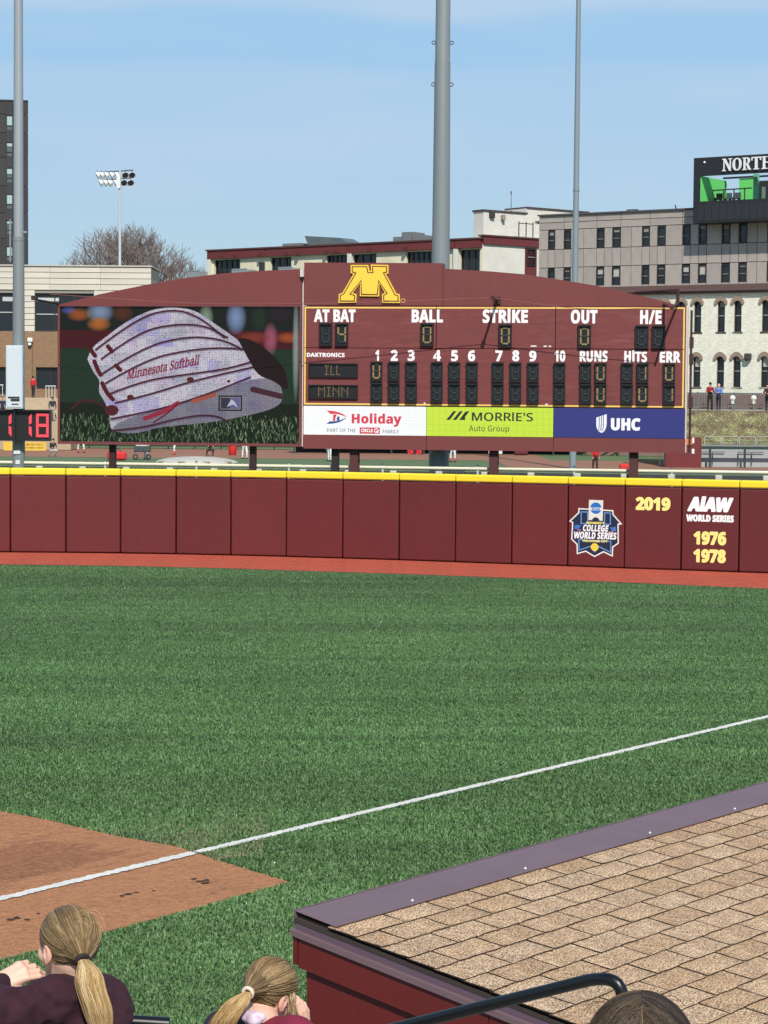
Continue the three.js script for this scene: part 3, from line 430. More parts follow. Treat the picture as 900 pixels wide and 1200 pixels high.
// ───────────────────────── video board ─────────────────────────
{
  const vb = thing('video_board', 'large video screen showing a white softball glove, left of the scoreboard', 'video screen', B.o, B.turn);
  const [x0, y0, x1, y1] = B.rect(70.5, 359.2, 351, 518.6), w = x1 - x0, h = y1 - y0;
  const pic = canvas(1024, Math.round(1024 * h / w), (g, cw, ch) => {
    g.scale(cw / 844, ch / 485); g.translate(-28, -55);
    const grd = [['#1b2220', 55, 140], ['#4a1a20', 140, 205], ['#22382a', 205, 400], ['#182418', 400, 545]];
    for (const [c, a, b] of grd) { g.fillStyle = c; g.fillRect(28, a, 860, b - a + 1); }
    const rr = rng(17), blur = (x, y, rx, ry, col, a) => { for (let k = 8; k > 0; k--) { g.globalAlpha = a / 8; g.fillStyle = col; g.beginPath(); g.ellipse(x, y, rx * k / 8, ry * k / 8, 0, 0, 7); g.fill(); } g.globalAlpha = 1; };
    for (const [x, y, rx, ry, c] of [[60, 70, 30, 14, '#4a5ab4'], [95, 85, 45, 24, '#b0562c'], [170, 75, 50, 40, '#8f9fc4'], [165, 118, 44, 26, '#c4702e'], [250, 80, 40, 30, '#5e2f24'], [545, 95, 26, 50, '#93a68f'], [650, 95, 36, 60, '#8c9fd0'], [730, 95, 30, 50, '#25362a'], [800, 80, 40, 30, '#2e2230'], [770, 170, 26, 60, '#b0607a'], [830, 165, 40, 20, '#b0562c'], [710, 165, 60, 22, '#8a3c30'], [858, 200, 12, 190, '#9aa6a6']]) blur(x, y, rx, ry, c, 2.2);
    for (let i = 0; i < 3200; i++) { g.fillStyle = `rgba(${rr() > 0.5 ? '120,140,110' : '20,40,24'},${0.05 + 0.12 * rr()})`; g.fillRect(28 + rr() * 850, 205 + rr() * 190, 3, 2); }
    for (let i = 0; i < 1500; i++) { const x = 28 + rr() * 850, y = 455 + rr() * 90, l = 6 + rr() * 16; g.strokeStyle = ['#2c4a2a', '#4d6b46', '#6e8a62', '#16241a', '#93a688', '#101a12'][Math.floor(rr() * 6)]; g.lineWidth = 1 + rr() * 2; g.beginPath(); g.moveTo(x, y); g.lineTo(x + (rr() - 0.5) * 14, y - l); g.stroke(); }
    const path = (p, close) => { g.beginPath(); g.moveTo(...p[0]); for (let i = 1; i < p.length - 1; i++) { const m = [(p[i][0] + p[i + 1][0]) / 2, (p[i][1] + p[i + 1][1]) / 2]; g.quadraticCurveTo(...p[i], ...m); } g.lineTo(...p[p.length - 1]); if (close) g.closePath(); };
    const glove = [[125, 245], [135, 205], [190, 165], [260, 110], [350, 66], [420, 57], [500, 64], [560, 105], [640, 160], [700, 205], [730, 265], [800, 315], [818, 375], [795, 412], [700, 440], [560, 468], [370, 486], [300, 512], [205, 503], [207, 455], [190, 400], [162, 360], [172, 322], [145, 290], [125, 245]];
    path(glove, true); g.fillStyle = '#d4d0dc'; g.fill(); g.save(); path(glove, true); g.clip();
    for (let i = 0; i < 150; i++) { g.fillStyle = ['rgba(140,130,225,0.30)', 'rgba(210,200,215,0.28)', 'rgba(140,150,160,0.25)', 'rgba(190,150,190,0.18)', 'rgba(120,120,130,0.2)'][Math.floor(rr() * 5)]; g.fillRect(110 + rr() * 700, 50 + rr() * 450, 20 + rr() * 90, 14 + rr() * 50); }
    for (let i = 0; i < 7600; i++) { g.fillStyle = `rgba(${['110,70,220', '60,60,80', '250,245,255', '90,130,110'][Math.floor(rr() * 4)]},0.4)`; g.fillRect(110 + rr() * 710, 50 + rr() * 450, 3, 3); }
    path([[480, 490], [620, 455], [720, 470], [830, 400], [830, 330], [740, 300], [620, 345], [420, 410], [220, 470], [210, 520], [480, 520]], true); g.fillStyle = 'rgba(96,94,106,0.62)'; g.fill();
    g.restore();
    const ln = (p, c, lw) => { path(p); g.strokeStyle = c; g.lineWidth = lw; g.lineCap = 'round'; g.stroke(); };
    for (const p of [[[155, 210], [300, 95], [430, 62], [520, 90], [610, 165]], [[175, 243], [300, 150], [420, 118], [540, 120], [620, 165]], [[180, 295], [320, 200], [480, 160], [600, 170], [670, 205]], [[190, 330], [330, 245], [480, 210], [600, 200], [690, 207]], [[205, 368], [320, 320], [480, 296], [620, 276], [705, 250]], [[225, 400], [340, 372], [480, 325], [600, 295], [715, 268]], [[210, 458], [320, 436], [440, 405], [580, 355], [700, 305]], [[212, 500], [320, 490], [420, 460], [530, 440], [590, 445], [625, 465]]]) { ln(p, '#4a1f30', 6); ln(p.map(([x, y]) => [x, y + 5]), 'rgba(60,40,60,0.4)', 5); }
    for (const p of [[[138, 212], [152, 232]], [[150, 252], [160, 280], [172, 300]], [[178, 330], [190, 360], [216, 388]], [[198, 198], [212, 216]], [[226, 266], [242, 282]]]) ln(p, '#5a1c26', 15);
    g.fillStyle = '#5a2224'; for (const [x, y, r] of [[212, 427, 24], [278, 380, 12], [490, 315, 12], [625, 320, 6]]) { g.beginPath(); g.ellipse(x, y, r, r * 0.8, 0, 0, 7); g.fill(); }
    ln([[68, 422], [100, 392], [150, 393], [205, 425]], '#4a2226', 9);
    path([[655, 168], [690, 162], [770, 215], [822, 275], [836, 350], [815, 345], [785, 318], [728, 300], [696, 246], [655, 168]], true); g.fillStyle = '#24161a'; g.fill();
    ln([[330, 455], [400, 430], [445, 400]], '#a03048', 16); ln([[500, 392], [540, 380], [575, 368]], '#b05848', 14); ln([[360, 470], [420, 430], [445, 402]], '#701830', 5); ln([[710, 348], [760, 360], [808, 372]], '#4a2a34', 20);
    g.strokeStyle = '#26262c'; g.lineWidth = 5; g.strokeRect(592, 373, 78, 50); g.fillStyle = '#3a3a4a'; g.fillRect(598, 379, 32, 38); g.fillStyle = '#6c6a98'; g.fillRect(630, 379, 34, 38); g.fillStyle = '#c9c9dd'; g.beginPath(); g.moveTo(618, 412); g.lineTo(634, 384); g.lineTo(646, 392); g.lineTo(658, 414); g.lineTo(640, 402); g.fill();
    word(g, 'Minnesota Softball', 392, 272, 30, { font: 'italic', fam: 'serif', fill: '#8a2038', w: 262, rot: -0.215, skew: 22, stroke: 5 });
    g.globalAlpha = 0.22; g.fillStyle = '#000'; for (let x = 28; x < 880; x += 6) g.fillRect(x, 50, 1.2, 500); for (let y = 50; y < 545; y += 6) g.fillRect(28, y, 860, 1.2); g.globalAlpha = 1;
  });
  const led = new THREE.MeshPhysicalMaterial({ color: new THREE.Color(0.006, 0.006, 0.006), roughness: 1, specularIntensity: 0.15, emissive: new THREE.Color(1, 1, 1), emissiveMap: pic, emissiveIntensity: 0.95 });
  const g = new THREE.PlaneGeometry(w, h).translate((x0 + x1) / 2, (y0 + y1) / 2, -0.02);
  part(vb, 'screen', g, led);
  const fm = M(118, 56, 58, { roughness: 0.6 });
  const [ox0, oy0, ox1, oy1] = B.rect(68, 357, 353.4, 521.8);
  part(vb, 'frame', merge([lbox(ox0, y1, ox1, oy1, 0.3, 0.04), lbox(ox0, oy0, ox1, y0, 0.3, 0.04), lbox(ox0, y0, x0, y1, 0.3, 0.04), lbox(x1, y0, ox1, y1, 0.3, 0.04)]), fm);
  part(vb, 'cabinet', lbox(ox0 + 0.05, oy0 + 0.05, ox1 - 0.05, oy1 - 0.02, 0.6, -0.06), boardBack);
  part(vb, 'arched_crown', prism(bpts([[69, 356.8], [117, 344.8], [170, 334], [215, 326], [260, 320.6], [300, 317.6], [353.4, 315.4], [353.4, 356.9]]), 0.5, 0.01), boardRed);
  for (const px of [128.8, 294]) { const [x] = B.uv(px, 540); part(vb, 'post', box(0.17, oy0 - 0.01, 0.2, x, oy0 / 2, -0.3), M(52, 26, 30)); }
  { const [x, y] = B.uv(69, 356); part(vb, 'bracket', merge([bar(V(x, y, -0.05), V(x - 0.08, y + 0.04, 2.0), 0.03, 0.03, 8), box(0.14, 0.12, 0.2, x - 0.08, y + 0.08, 2.0)]), M(62, 44, 44)); }
  { const [x, y] = B.uv(354.6, 320); part(vb, 'corner_lamp', merge([box(0.1, 0.22, 0.14, x, y, 0.05), bar(V(x, y - 0.1, -0.1), V(x, oy0, -0.1), 0.03, 0.03, 6)]), M(214, 206, 200)); }
}

// ───────────────────────── poles ─────────────────────────
const galvPole = M(144, 152, 154, { roughness: 0.5, metalness: 0.15, map: rep(metalWear, 1) });
function poleThing(label, px0, py0, px1, z, r0, rTop, yTop, extra) {
  const base = at(px0, py0, z), P = V(base.x, 0, base.z), t = thing('light_pole', label, 'pole', P);
  extra(t, (py) => at(px1 === undefined ? px0 : px0, py, z).y);
  return t;
}
{
  const z = 64.72, P = at(22, 540, z).setY(0), t = thing('light_pole', 'tall grey steel pole at the far left carrying a pale electrical box', 'pole', P);
  const yj = at(22, 280, z).y, yt = at(22, -40, z).y;
  part(t, 'lower_shaft', bar(V(0, 0, 0), V(0, yj, 0), 0.194, 0.167, 24), galvPole); part(t, 'upper_shaft', bar(V(0, yj - 0.2, 0), V(0, yt, 0), 0.147, 0.132, 24), M(166, 174, 180, { roughness: 0.5, metalness: 0.15, map: rep(metalWear, 1) }));
  part(t, 'collar', merge([bar(V(0, yj - 0.06, 0), V(0, yj + 0.06, 0), 0.176, 0.176, 24)]), galvPole);
  part(t, 'sticker', rbox(0.2, 0.1, 0.02, 0.008, -0.02, at(22, 530, z).y, 0.2), M(226, 230, 230)); part(t, 'sticker', rbox(0.13, 0.12, 0.02, 0.008, 0, at(22, 541.5, z).y, 0.2), M(226, 230, 230));
  const b0 = at(8.6, 479, z - 0.3), b1 = at(28.2, 405, z - 0.3), w = b1.x - b0.x, h = b1.y - b0.y, cx = (b0.x + b1.x) / 2 - P.x, cy = (b0.y + b1.y) / 2;
  const bx = part(t, 'electrical_box', rbox(w, h, 0.36, 0.02, cx, cy, 0.38), M(206, 218, 226, { roughness: 0.45 }));
  part(bx, 'door_panel', rbox(w - 0.08, h - 0.1, 0.02, 0.008, cx, cy, 0.568), M(210, 222, 230, { roughness: 0.4 }));
  part(bx, 'warning_label', merge([box(0.34, 0.05, 0.008, cx - 0.01, cy - h * 0.32, 0.584), box(0.26, 0.07, 0.008, cx + 0.03, cy - h * 0.36, 0.585), box(0.2, 0.03, 0.008, cx + 0.03, cy - h * 0.425, 0.585)]), M(40, 44, 48));
  part(bx, 'hinges', merge([-0.3, 0, 0.3].map((k) => bar(V(cx + w / 2, cy + k * h - 0.06, 0.5), V(cx + w / 2, cy + k * h + 0.06, 0.5), 0.02, 0.02, 8))), M(120, 128, 134));
  part(t, 'side_bracket', merge([box(0.03, 1.25, 0.1, -0.24, at(22, 282, z).y, 0), box(0.1, 0.05, 0.05, 0.2, at(22, 272, z).y, 0.05)]), M(150, 158, 164));
}
{ // red countdown display hanging on that pole
  const z = 64.36, c = at(30, 498, z), d = thing('countdown_display', 'black digital display with red numerals below the pale electrical box', 'display', V(c.x, 0, c.z));
  const X = (px) => at(px, 498, z).x - c.x, y0 = at(30, 516.6, z).y, y1 = at(30, 480, z).y;
  part(d, 'housing', merge([lbox(X(-30), y0, X(59.5), y0 + 0.05, 0.3, 0.12), lbox(X(-30), y1 - 0.05, X(59.5), y1, 0.3, 0.12), lbox(X(-30), y0 + 0.05, X(59.5), y1 - 0.05, 0.18, 0), lbox(X(58.6), y0 + 0.05, X(59.5), y1 - 0.05, 0.12, 0.12), lbox(X(16), y0 + 0.05, X(18.6), y1 - 0.05, 0.1, 0.1)]), ledBlack);
  const red = new THREE.MeshStandardMaterial({ color: new THREE.Color(0.3, 0.02, 0.03), emissive: new THREE.Color(0.95, 0.075, 0.11), emissiveIntensity: 0.75, roughness: 0.5 });
  const sh = 0.042, hs = (y1 - y0) / 2 - 0.09, cy = (y0 + y1) / 2;
  const vseg = (x, up) => { const s = new THREE.Shape(); s.moveTo(-sh, 0.02); s.lineTo(sh * 0.7, 0.05); s.lineTo(sh, 0.1); s.lineTo(sh, hs - 0.03); s.lineTo(-sh, hs - 0.12); s.closePath(); const g = new THREE.ExtrudeGeometry(s, { depth: 0.02, bevelEnabled: false }); if (!up) g.scale(1, -1, 1); if (!up) g.index ? 0 : flipWinding(g); return g.translate(x, cy, 0.01); };
  part(d, 'numeral', merge([vseg(X(12), true), vseg(X(12), false)]), red); part(d, 'numeral', merge([vseg(X(35.6), true), vseg(X(35.6), false)]), red);
  const xa = X(42.4), xb = X(57.2);
  part(d, 'numeral', merge([lbox(xa, cy + hs - 0.1, xb, cy + hs - 0.02, 0.02, 0.03), lbox(xa, cy - 0.045, xb, cy + 0.045, 0.02, 0.03), lbox(xa, cy - hs + 0.02, xb, cy - hs + 0.1, 0.02, 0.03), lbox(xa, cy + 0.05, xa + 0.075, cy + hs - 0.105, 0.02, 0.03), lbox(xb - 0.075, cy + 0.05, xb, cy + hs - 0.105, 0.02, 0.03), lbox(xa, cy - hs + 0.105, xa + 0.075, cy - 0.05, 0.02, 0.03), lbox(xb - 0.075, cy - hs + 0.105, xb, cy - 0.05, 0.02, 0.03)]), red);
}
function flipWinding(g) { const p = g.attributes.position; for (let i = 0; i < p.count; i += 3) for (const a of Object.values(g.attributes)) for (let k = 0; k < a.itemSize; k++) { const t = a.array[(i + 1) * a.itemSize + k]; a.array[(i + 1) * a.itemSize + k] = a.array[(i + 2) * a.itemSize + k]; a.array[(i + 2) * a.itemSize + k] = t; } return g; }
{
  const z = 63.7, P = at(514.3, 540, z).setY(0), t = thing('light_pole', 'thick grey steel pole rising behind the middle of the scoreboard', 'pole', P);
  const yj = at(520, 73, z).y, yt = at(520, -40, z).y;
  part(t, 'lower_shaft', bar(V(0, 0, 0), V(0, yj, 0), 0.31, 0.226, 32), galvPole); part(t, 'upper_shaft', bar(V(0, yj - 0.1, 0), V(0, yt, 0), 0.216, 0.206, 32), M(148, 156, 158, { roughness: 0.5, metalness: 0.15, map: rep(metalWear, 1) }));
  for (const py of [50, 99]) { const y = at(520, py, z).y; for (const s of [-1, 1]) part(t, 'step_bracket', merge([new THREE.TorusGeometry(0.05, 0.014, 6, 14).translate(s * 0.26, y, 0)]), M(96, 100, 104)); }
  part(t, 'base_cabinet', rbox(0.85, 0.5, 0.3, 0.02, 0.32, at(520, 556, z).y, 0.4), M(214, 216, 214));
}
{
  const z = 140, P = at(671.5, 520, z).setY(0), t = thing('light_pole', 'slim grey pole rising behind the right half of the scoreboard', 'pole', P);
  part(t, 'shaft', bar(V(0, 0, 0), V(0, at(673, -40, z).y, 0), 0.225, 0.145, 20), M(142, 154, 162, { roughness: 0.5, metalness: 0.15 }));
  part(t, 'collar', bar(V(0, at(672, 224, z).y, 0), V(0, at(672, 222, z).y, 0), 0.21, 0.21, 20), galvPole);
}
{ // floodlight mast over the tree
  const z = 195, P = at(140.3, 400, z).setY(0), t = thing('floodlight_mast', 'distant mast with two rows of floodlights rising above the bare tree', 'floodlight', P);
  const yb = at(140.5, 217, z).y, y1 = at(140.5, 213, z).y, y2 = at(140.5, 204, z).y;
  part(t, 'mast', bar(V(0, 0, 0), V(0, y2 + 0.3, 0), 0.16, 0.1, 14), M(196, 202, 208, { roughness: 0.5 }));
  part(t, 'junction_box', rbox(0.34, 1.1, 0.3, 0.03, -0.12, yb + 0.25, 0.1), M(230, 232, 232));
  const X = (px) => (px - 140.5) * z / FOC;
  const dish = new THREE.LatheGeometry([[0.02, 0.26], [0.16, 0.24], [0.25, 0.12], [0.31, -0.04], [0.33, -0.1], [0.29, -0.1], [0.24, 0.02], [0.02, 0.06]].map(([a, b]) => new THREE.Vector2(a, b)), 18).rotateX(-Math.PI / 2);
  for (const [y, xs] of [[y2, [115.5, 120, 125, 131, 136.5, 146, 153.5]], [y1, [119, 124, 129, 135.5, 144.5, 152]]]) {
    const x0 = X(xs[0]), x1 = X(xs[xs.length - 1]);
    part(t, 'crossarm', bar(V(x0 - 0.1, y + 0.05, 0.5), V(x1 + 0.1, y + 0.42, -0.6), 0.06, 0.06, 8), M(90, 94, 98));
    xs.forEach((px) => {
      const left = px < 140, k = (X(px) - x0) / (x1 - x0);
      const l = part(t, 'floodlight', dish, M(left ? 236 : 226, left ? 238 : 230, 236, { roughness: 0.35 }));
      l.position.set(X(px), y + k * 0.12 - 0.16, 0.45 - 1.0 * k); l.rotation.set(left ? -0.5 : -0.35, left ? Math.PI * 0.78 : Math.PI * 1.0 + 0.2, 0, 'YXZ'); if (!left) l.rotation.set(0.45, 0.35, 0, 'YXZ'); else l.rotation.set(0.4, -1.35, 0, 'YXZ');
      const lens = part(l, 'lens', new THREE.CylinderGeometry(0.28, 0.28, 0.02, 18).rotateX(Math.PI / 2).translate(0, 0, 0.06), M(52, 58, 62, { roughness: 0.15 })); void lens;
      part(l, 'yoke', box(0.05, 0.36, 0.05, 0, 0.25, -0.1), M(70, 74, 78));
    });
  }
}

// ───────────────────────── buildings ─────────────────────────
const glass = M(52, 58, 62, { roughness: 0.12, k: 2.2 }), glassLight = M(176, 200, 196, { roughness: 0.15 }), frameDark = M(46, 44, 46, { roughness: 0.5 });
function windowPart(parent, F, [x0, y0, x1, y1], front, o = {}) {        // frame, pane, sash; all standing in a reveal
  const { fr = frameDark, pane = glass, sash = 0.5, t = 0.09, sill, mull = 0 } = o;
  const w = part(parent, 'window', merge([lbox(x0, y1 - t, x1, y1, 0.14, front), lbox(x0, y0, x1, y0 + t, 0.14, front), lbox(x0, y0 + t, x0 + t, y1 - t, 0.14, front), lbox(x1 - t, y0 + t, x1, y1 - t, 0.14, front)]), fr);
  part(w, 'pane', lbox(x0 + t, y0 + t, x1 - t, y1 - t, 0.03, front - 0.1), pane);
  if (o.blind) part(w, 'blind', lbox(x0 + t + 0.03, y1 - t - (y1 - y0) * o.blind, x1 - t - 0.03, y1 - t, 0.02, front - 0.06), M(150 + 40 * (o.blind > 0.2), 146 + 40 * (o.blind > 0.2), 136 + 40 * (o.blind > 0.2)));
  if (sash) part(w, 'sash_bar', lbox(x0 + t, y0 + (y1 - y0) * sash - 0.04, x1 - t, y0 + (y1 - y0) * sash + 0.04, 0.08, front - 0.02), o.bar ?? M(150, 146, 140));
  for (let k = 1; k <= mull; k++) { const x = lerp(x0, x1, k / (mull + 1)); part(w, 'mullion', lbox(x - 0.05, y0 + t, x + 0.05, y1 - t, 0.07, front - 0.01), fr); }
  if (sill) part(w, 'sill', lbox(x0 - 0.12, y0 - 0.16, x1 + 0.12, y0, 0.3, front + 0.14), sill);
  return w;
}
// a wall face between x0..x1, y0..y1 with rectangular holes, 0.3 m thick
function holed(x0, y0, x1, y1, holes, d, front) {
  const s = new THREE.Shape([[x0, y0], [x1, y0], [x1, y1], [x0, y1]].map((p) => new THREE.Vector2(...p)));
  for (const [a, b, c, e, arch] of holes) { const h = new THREE.Path(); h.moveTo(a, b); h.lineTo(a, e); if (arch) h.quadraticCurveTo((a + c) / 2, e + arch * 2, c, e); else h.lineTo(c, e); h.lineTo(c, b); h.closePath(); s.holes.push(h); }
  return wuv(new THREE.ExtrudeGeometry(s, { depth: d, bevelEnabled: false, curveSegments: 8 }).translate(0, 0, front - d), 1);
}
const norm = (r) => [Math.min(r[0], r[2]), Math.min(r[1], r[3]), Math.max(r[0], r[2]), Math.max(r[1], r[3])];

{ // right: old white brick warehouse with two added grey storeys
  const F = new Frame(830, 168, 34), b = thing('warehouse', 'white brick warehouse with arched windows and two grey panelled upper storeys', 'building', F.o, F.turn);
  const xl = F.uv(600, 400)[0], xr = F.uv(960, 400)[0], Y = (px, py) => F.uv(px, py)[1];
  const yBase = Y(850, 462), yCor0 = Y(875, 343), yCor1 = Y(875, 334);
  // white brick part
  const cols = [[793.6, 802.4], [812.4, 821.2], [840, 849], [859.4, 868.4], [892, 901], [911, 920], [938, 947], [774, 783]];
  const rows = [[Y(845, 389), Y(845, 355)], [Y(845, 453.6), Y(845, 420)]], holes = [], wins = [];
  for (const [c0, c1] of cols) for (const [ya, yb] of rows) { const x0 = F.uv(c0, 400)[0], x1 = F.uv(c1, 400)[0]; holes.push([x0, ya, x1, yb, 0.16]); wins.push([x0, ya, x1, yb]); }
  part(b, 'brick_wall', holed(xl, yBase, xr, yCor0, holes, 0.4, 0), new THREE.MeshStandardMaterial({ color: new THREE.Color(0.97, 0.96, 0.93), map: rep(whiteBrick, 0.4), bumpMap: rep(fineNoise, 0.4), bumpScale: 0.005, roughness: 0.9 }));
  part(b, 'stone_base', lbox(xl, 0, xr, yBase, 0.5, 0.06), M(148, 122, 112, { map: rep(mottle, 0.3) }));
  const hoodMat = M(160, 138, 124, { map: rep(mottle, 1) }), sillMat = M(96, 62, 58);
  let wi = 0;
  for (const r of wins) {
    const [x0, ya, x1, yb] = r, w = windowPart(b, F, [x0, ya, x1, yb + 0.16], -0.14, { sash: 0.52, blind: [0, 0.12, 0, 0.3, 0.16, 0][wi++ % 6], sill: sillMat, pane: glass });
    const s = new THREE.Shape(); s.moveTo(x0 - 0.2, yb - 0.1); s.lineTo(x0 - 0.2, yb + 0.14); s.quadraticCurveTo((x0 + x1) / 2, yb + 0.86, x1 + 0.2, yb + 0.14); s.lineTo(x1 + 0.2, yb - 0.1); s.lineTo(x1, yb - 0.1); s.lineTo(x1, yb); s.quadraticCurveTo((x0 + x1) / 2, yb + 0.32, x0, yb); s.lineTo(x0, yb - 0.1); s.closePath();
    part(w, 'arched_hood', new THREE.ExtrudeGeometry(s, { depth: 0.14, bevelEnabled: false, curveSegments: 10 }).translate(0, 0, 0.0), hoodMat);
  }
  part(b, 'cornice', merge([lbox(xl, yCor0, xr, yCor0 + 0.18, 0.7, 0.3), lbox(xl, yCor0 + 0.18, xr, yCor1, 0.8, 0.45), lbox(xl, yCor1, xr, yCor1 + 0.09, 0.7, 0.3)]), M(110, 84, 78, { map: rep(mottle, 0.4) }));
  // grey panelled storeys
  const yTop = Y(740, 248.3), lv = [yCor1 + 0.1, Y(780, 309.6), Y(780, 287.6), Y(780, 263.6), Y(740, 256.6), yTop], gap = 0.05;
  const yw = [[Y(843, 330.6), lv[1] - 0.12], [lv[2] + 0.02, lv[3] - 0.06]];
  const wx = [[640, 648], [658.4, 666.7], [696.8, 705.9], [715.2, 725], [750, 759], [768, 777.6], [797.2, 806.7], [816.3, 826], [843.5, 853.4], [863.4, 873.2], [897, 907], [917, 927]].map(([a, c]) => [F.uv(a, 300)[0], F.uv(c, 300)[0]]);
  const px = M(184, 173, 165, { roughness: 0.6, map: rep(mottle, 0.35) }), px2 = M(177, 167, 160, { roughness: 0.6, map: rep(mottle, 0.3) });
  part(b, 'upper_wall', lbox(F.uv(629, 300)[0], yCor1 + 0.09, xr, yTop - 0.05, 0.5, -0.42), M(70, 66, 64));
  const cuts = [F.uv(629, 300)[0]]; for (const [a, c] of wx) cuts.push(a, c); cuts.push(xr); const xs = [];
  for (let i = 0; i + 1 < cuts.length; i++) { const w = cuts[i + 1] - cuts[i], n = i % 2 ? 1 : Math.max(1, Math.round(w / 1.05)); for (let k = 0; k < n; k++) xs.push([lerp(cuts[i], cuts[i + 1], k / n), lerp(cuts[i], cuts[i + 1], (k + 1) / n), i % 2]); }
  let q = 0; const panel = (x0, y0, x1, y1) => part(b, 'cladding_panel', lbox(x0 + gap / 2, y0 + gap / 2, x1 - gap / 2, y1 - gap / 2, 0.1, -0.3), (q++ * 7) % 5 < 2 ? px2 : px);
  const sideX = xs;
  for (const [x0, x1, win] of sideX) {
    for (const [k, [wy0, wy1]] of [[0, yw[0]], [2, yw[1]]].map(([k, v], i) => [k, yw[i]])) {
      if (!win) panel(x0, lv[k], x1, lv[k + 1]); else { if (wy0 - lv[k] > 0.15) panel(x0, lv[k], x1, wy0); if (lv[k + 1] - wy1 > 0.15) panel(x0, wy1, x1, lv[k + 1]); windowPart(b, F, [x0, wy0, x1, wy1], -0.3, { sash: 0.46, bar: M(120, 112, 108), blind: [0, 0.2, 0.1, 0, 0.3, 0, 0.45, 0.15][wi++ % 8] }); }
    }
  }
  const band = []; for (let i = 0; i < xs.length; i += 1) band.push(xs[i]);
  for (const [x0, x1] of band) { panel(x0, lv[1], x1, lv[2]); }
  for (let i = 0; i < xs.length; i += 3) { const x0 = xs[i][0], x1 = xs[Math.min(i + 2, xs.length - 1)][1]; panel(x0, lv[3], x1, lv[4]); panel(x0, lv[4], x1, lv[5]); }
  part(b, 'parapet_cap', lbox(F.uv(628, 300)[0], yTop, xr, yTop + 0.12, 0.7, -0.15), M(86, 84, 86));
  part(b, 'roof', lbox(xl + 1.5, yTop - 0.5, xr, yTop - 0.3, 14, -0.9), M(120, 118, 114));
  part(b, 'end_wall', box(0.4, yTop - 0.6, 13, F.uv(629, 300)[0] + 0.3, (yTop - 0.6) / 2, -7.2), M(150, 144, 138));
  part(b, 'roof_vent', merge([lbox(F.uv(727, 249)[0], yTop + 0.12, F.uv(738, 249)[0], yTop + 0.3, 0.5, -1), bar(V(F.uv(789, 249)[0], yTop + 0.1, -0.5), V(F.uv(789, 249)[0], yTop + 0.4, -0.3), 0.05)]), M(90, 88, 86));
  part(b, 'wall_lamp', merge([rbox(0.5, 0.5, 0.4, 0.08, F.uv(878, 418)[0], Y(878, 418), 0.25), bar(V(F.uv(878, 418)[0], Y(878, 418), 0.1), V(F.uv(877, 421)[0], Y(877, 422), 0.4), 0.12)]), M(70, 66, 66));

  // rooftop lounge: a black frame hung on the facade, green inside
  const L = thing('rooftop_lounge', 'black framed rooftop lounge with green walls and big white letters', 'roof terrace', F.o, F.turn);
  const off = 1.5, fx0 = F.uv(812.6, 220, off)[0], fx1 = F.uv(985, 220, off)[0], yb = F.uv(860, 259.8, off)[1], yt = F.uv(860, 182.5, off)[1];
  const ox0 = F.uv(820, 225, off)[0], oy0 = F.uv(860, 234.3, off)[1], oy1 = F.uv(860, 204, off)[1];
  const blk = M(36, 37, 41, { roughness: 0.55 }), blk2 = M(42, 43, 48, { roughness: 0.6 }), grn = M(112, 222, 116, { roughness: 0.7 }), D = 4.5;
  part(L, 'frame', merge([lbox(fx0, oy1, fx1, yt, 0.35, off), lbox(fx0, yb, fx1, oy0, D, off), lbox(fx0, oy0, ox0, oy1, D, off)]), blk);
  for (let x = ox0 - 0.2; x < fx1 - 0.3; x += 0.62) part(L, 'metal_plank', lbox(x, yb + 0.15, x + 0.59, oy0 - 0.25, 0.03, off + 0.03), blk2);
  part(L, 'green_side_wall', lbox(ox0, oy0, ox0 + 0.06, oy1, D, off - 0.1), grn);
  const cx = F.uv(820, 220, off)[0], gl = (a, c, z) => lbox(F.uv(a, 220, z)[0], oy0, F.uv(c, 220, z)[0], F.uv(865, 209.5, z)[1], 0.12, z);
  part(L, 'green_rear_wall', lbox(ox0 + 0.07, oy0, F.uv(837.5, 220, -2.6)[0], oy1, 0.12, off - D + 0.25), grn); part(L, 'green_rear_wall', gl(866, 884.5, -2.6), grn);
  part(L, 'green_column', lbox(F.uv(882.6, 220, 0)[0], oy0, F.uv(887, 220, 0)[0], oy1 + 0.1, 0.4, 0), M(120, 196, 150));
  part(L, 'rear_beam', lbox(ox0, F.uv(865, 209, -2.6)[1], fx1, F.uv(865, 207, -2.6)[1], 0.2, -2.5), blk);
  part(L, 'bar_room', merge([lbox(F.uv(887.5, 220, -2.6)[0], oy0, fx1, F.uv(890, 212, -2.6)[1], 0.3, -2.55)]), M(40, 46, 46));
  part(L, 'door', lbox(F.uv(893, 220, -2.5)[0], oy0, F.uv(897, 220, -2.5)[0], F.uv(895, 219, -2.5)[1], 0.06, -2.46), M(110, 140, 130));
  const ry = F.uv(855, 222.3, 0.9)[1], rail = [bar(V(F.uv(834.5, 228, 0.9)[0], ry, 0.9), V(F.uv(881, 228, 0.9)[0], ry + 0.05, 0.9), 0.05)];
  for (const p of [835, 848, 860, 872.5]) { const x = F.uv(p, 228, 0.9)[0]; rail.push(bar(V(x, oy0 - 0.1, 0.9), V(x, ry, 0.9), 0.05)); }
  part(L, 'railing', merge(rail), frameDark);
  part(L, 'spot_lamp', new THREE.SphereGeometry(0.09, 10, 8).translate(F.uv(825.8, 190.3, off)[0], F.uv(825.8, 190.3, off)[1], off + 0.02), M(250, 250, 250));
  const font = await new FontLoader().loadAsync('fonts/droid/droid_serif_bold.typeface.json');
  const ch = F.uv(860, 185.5, off)[1] - F.uv(860, 200.2, off)[1];
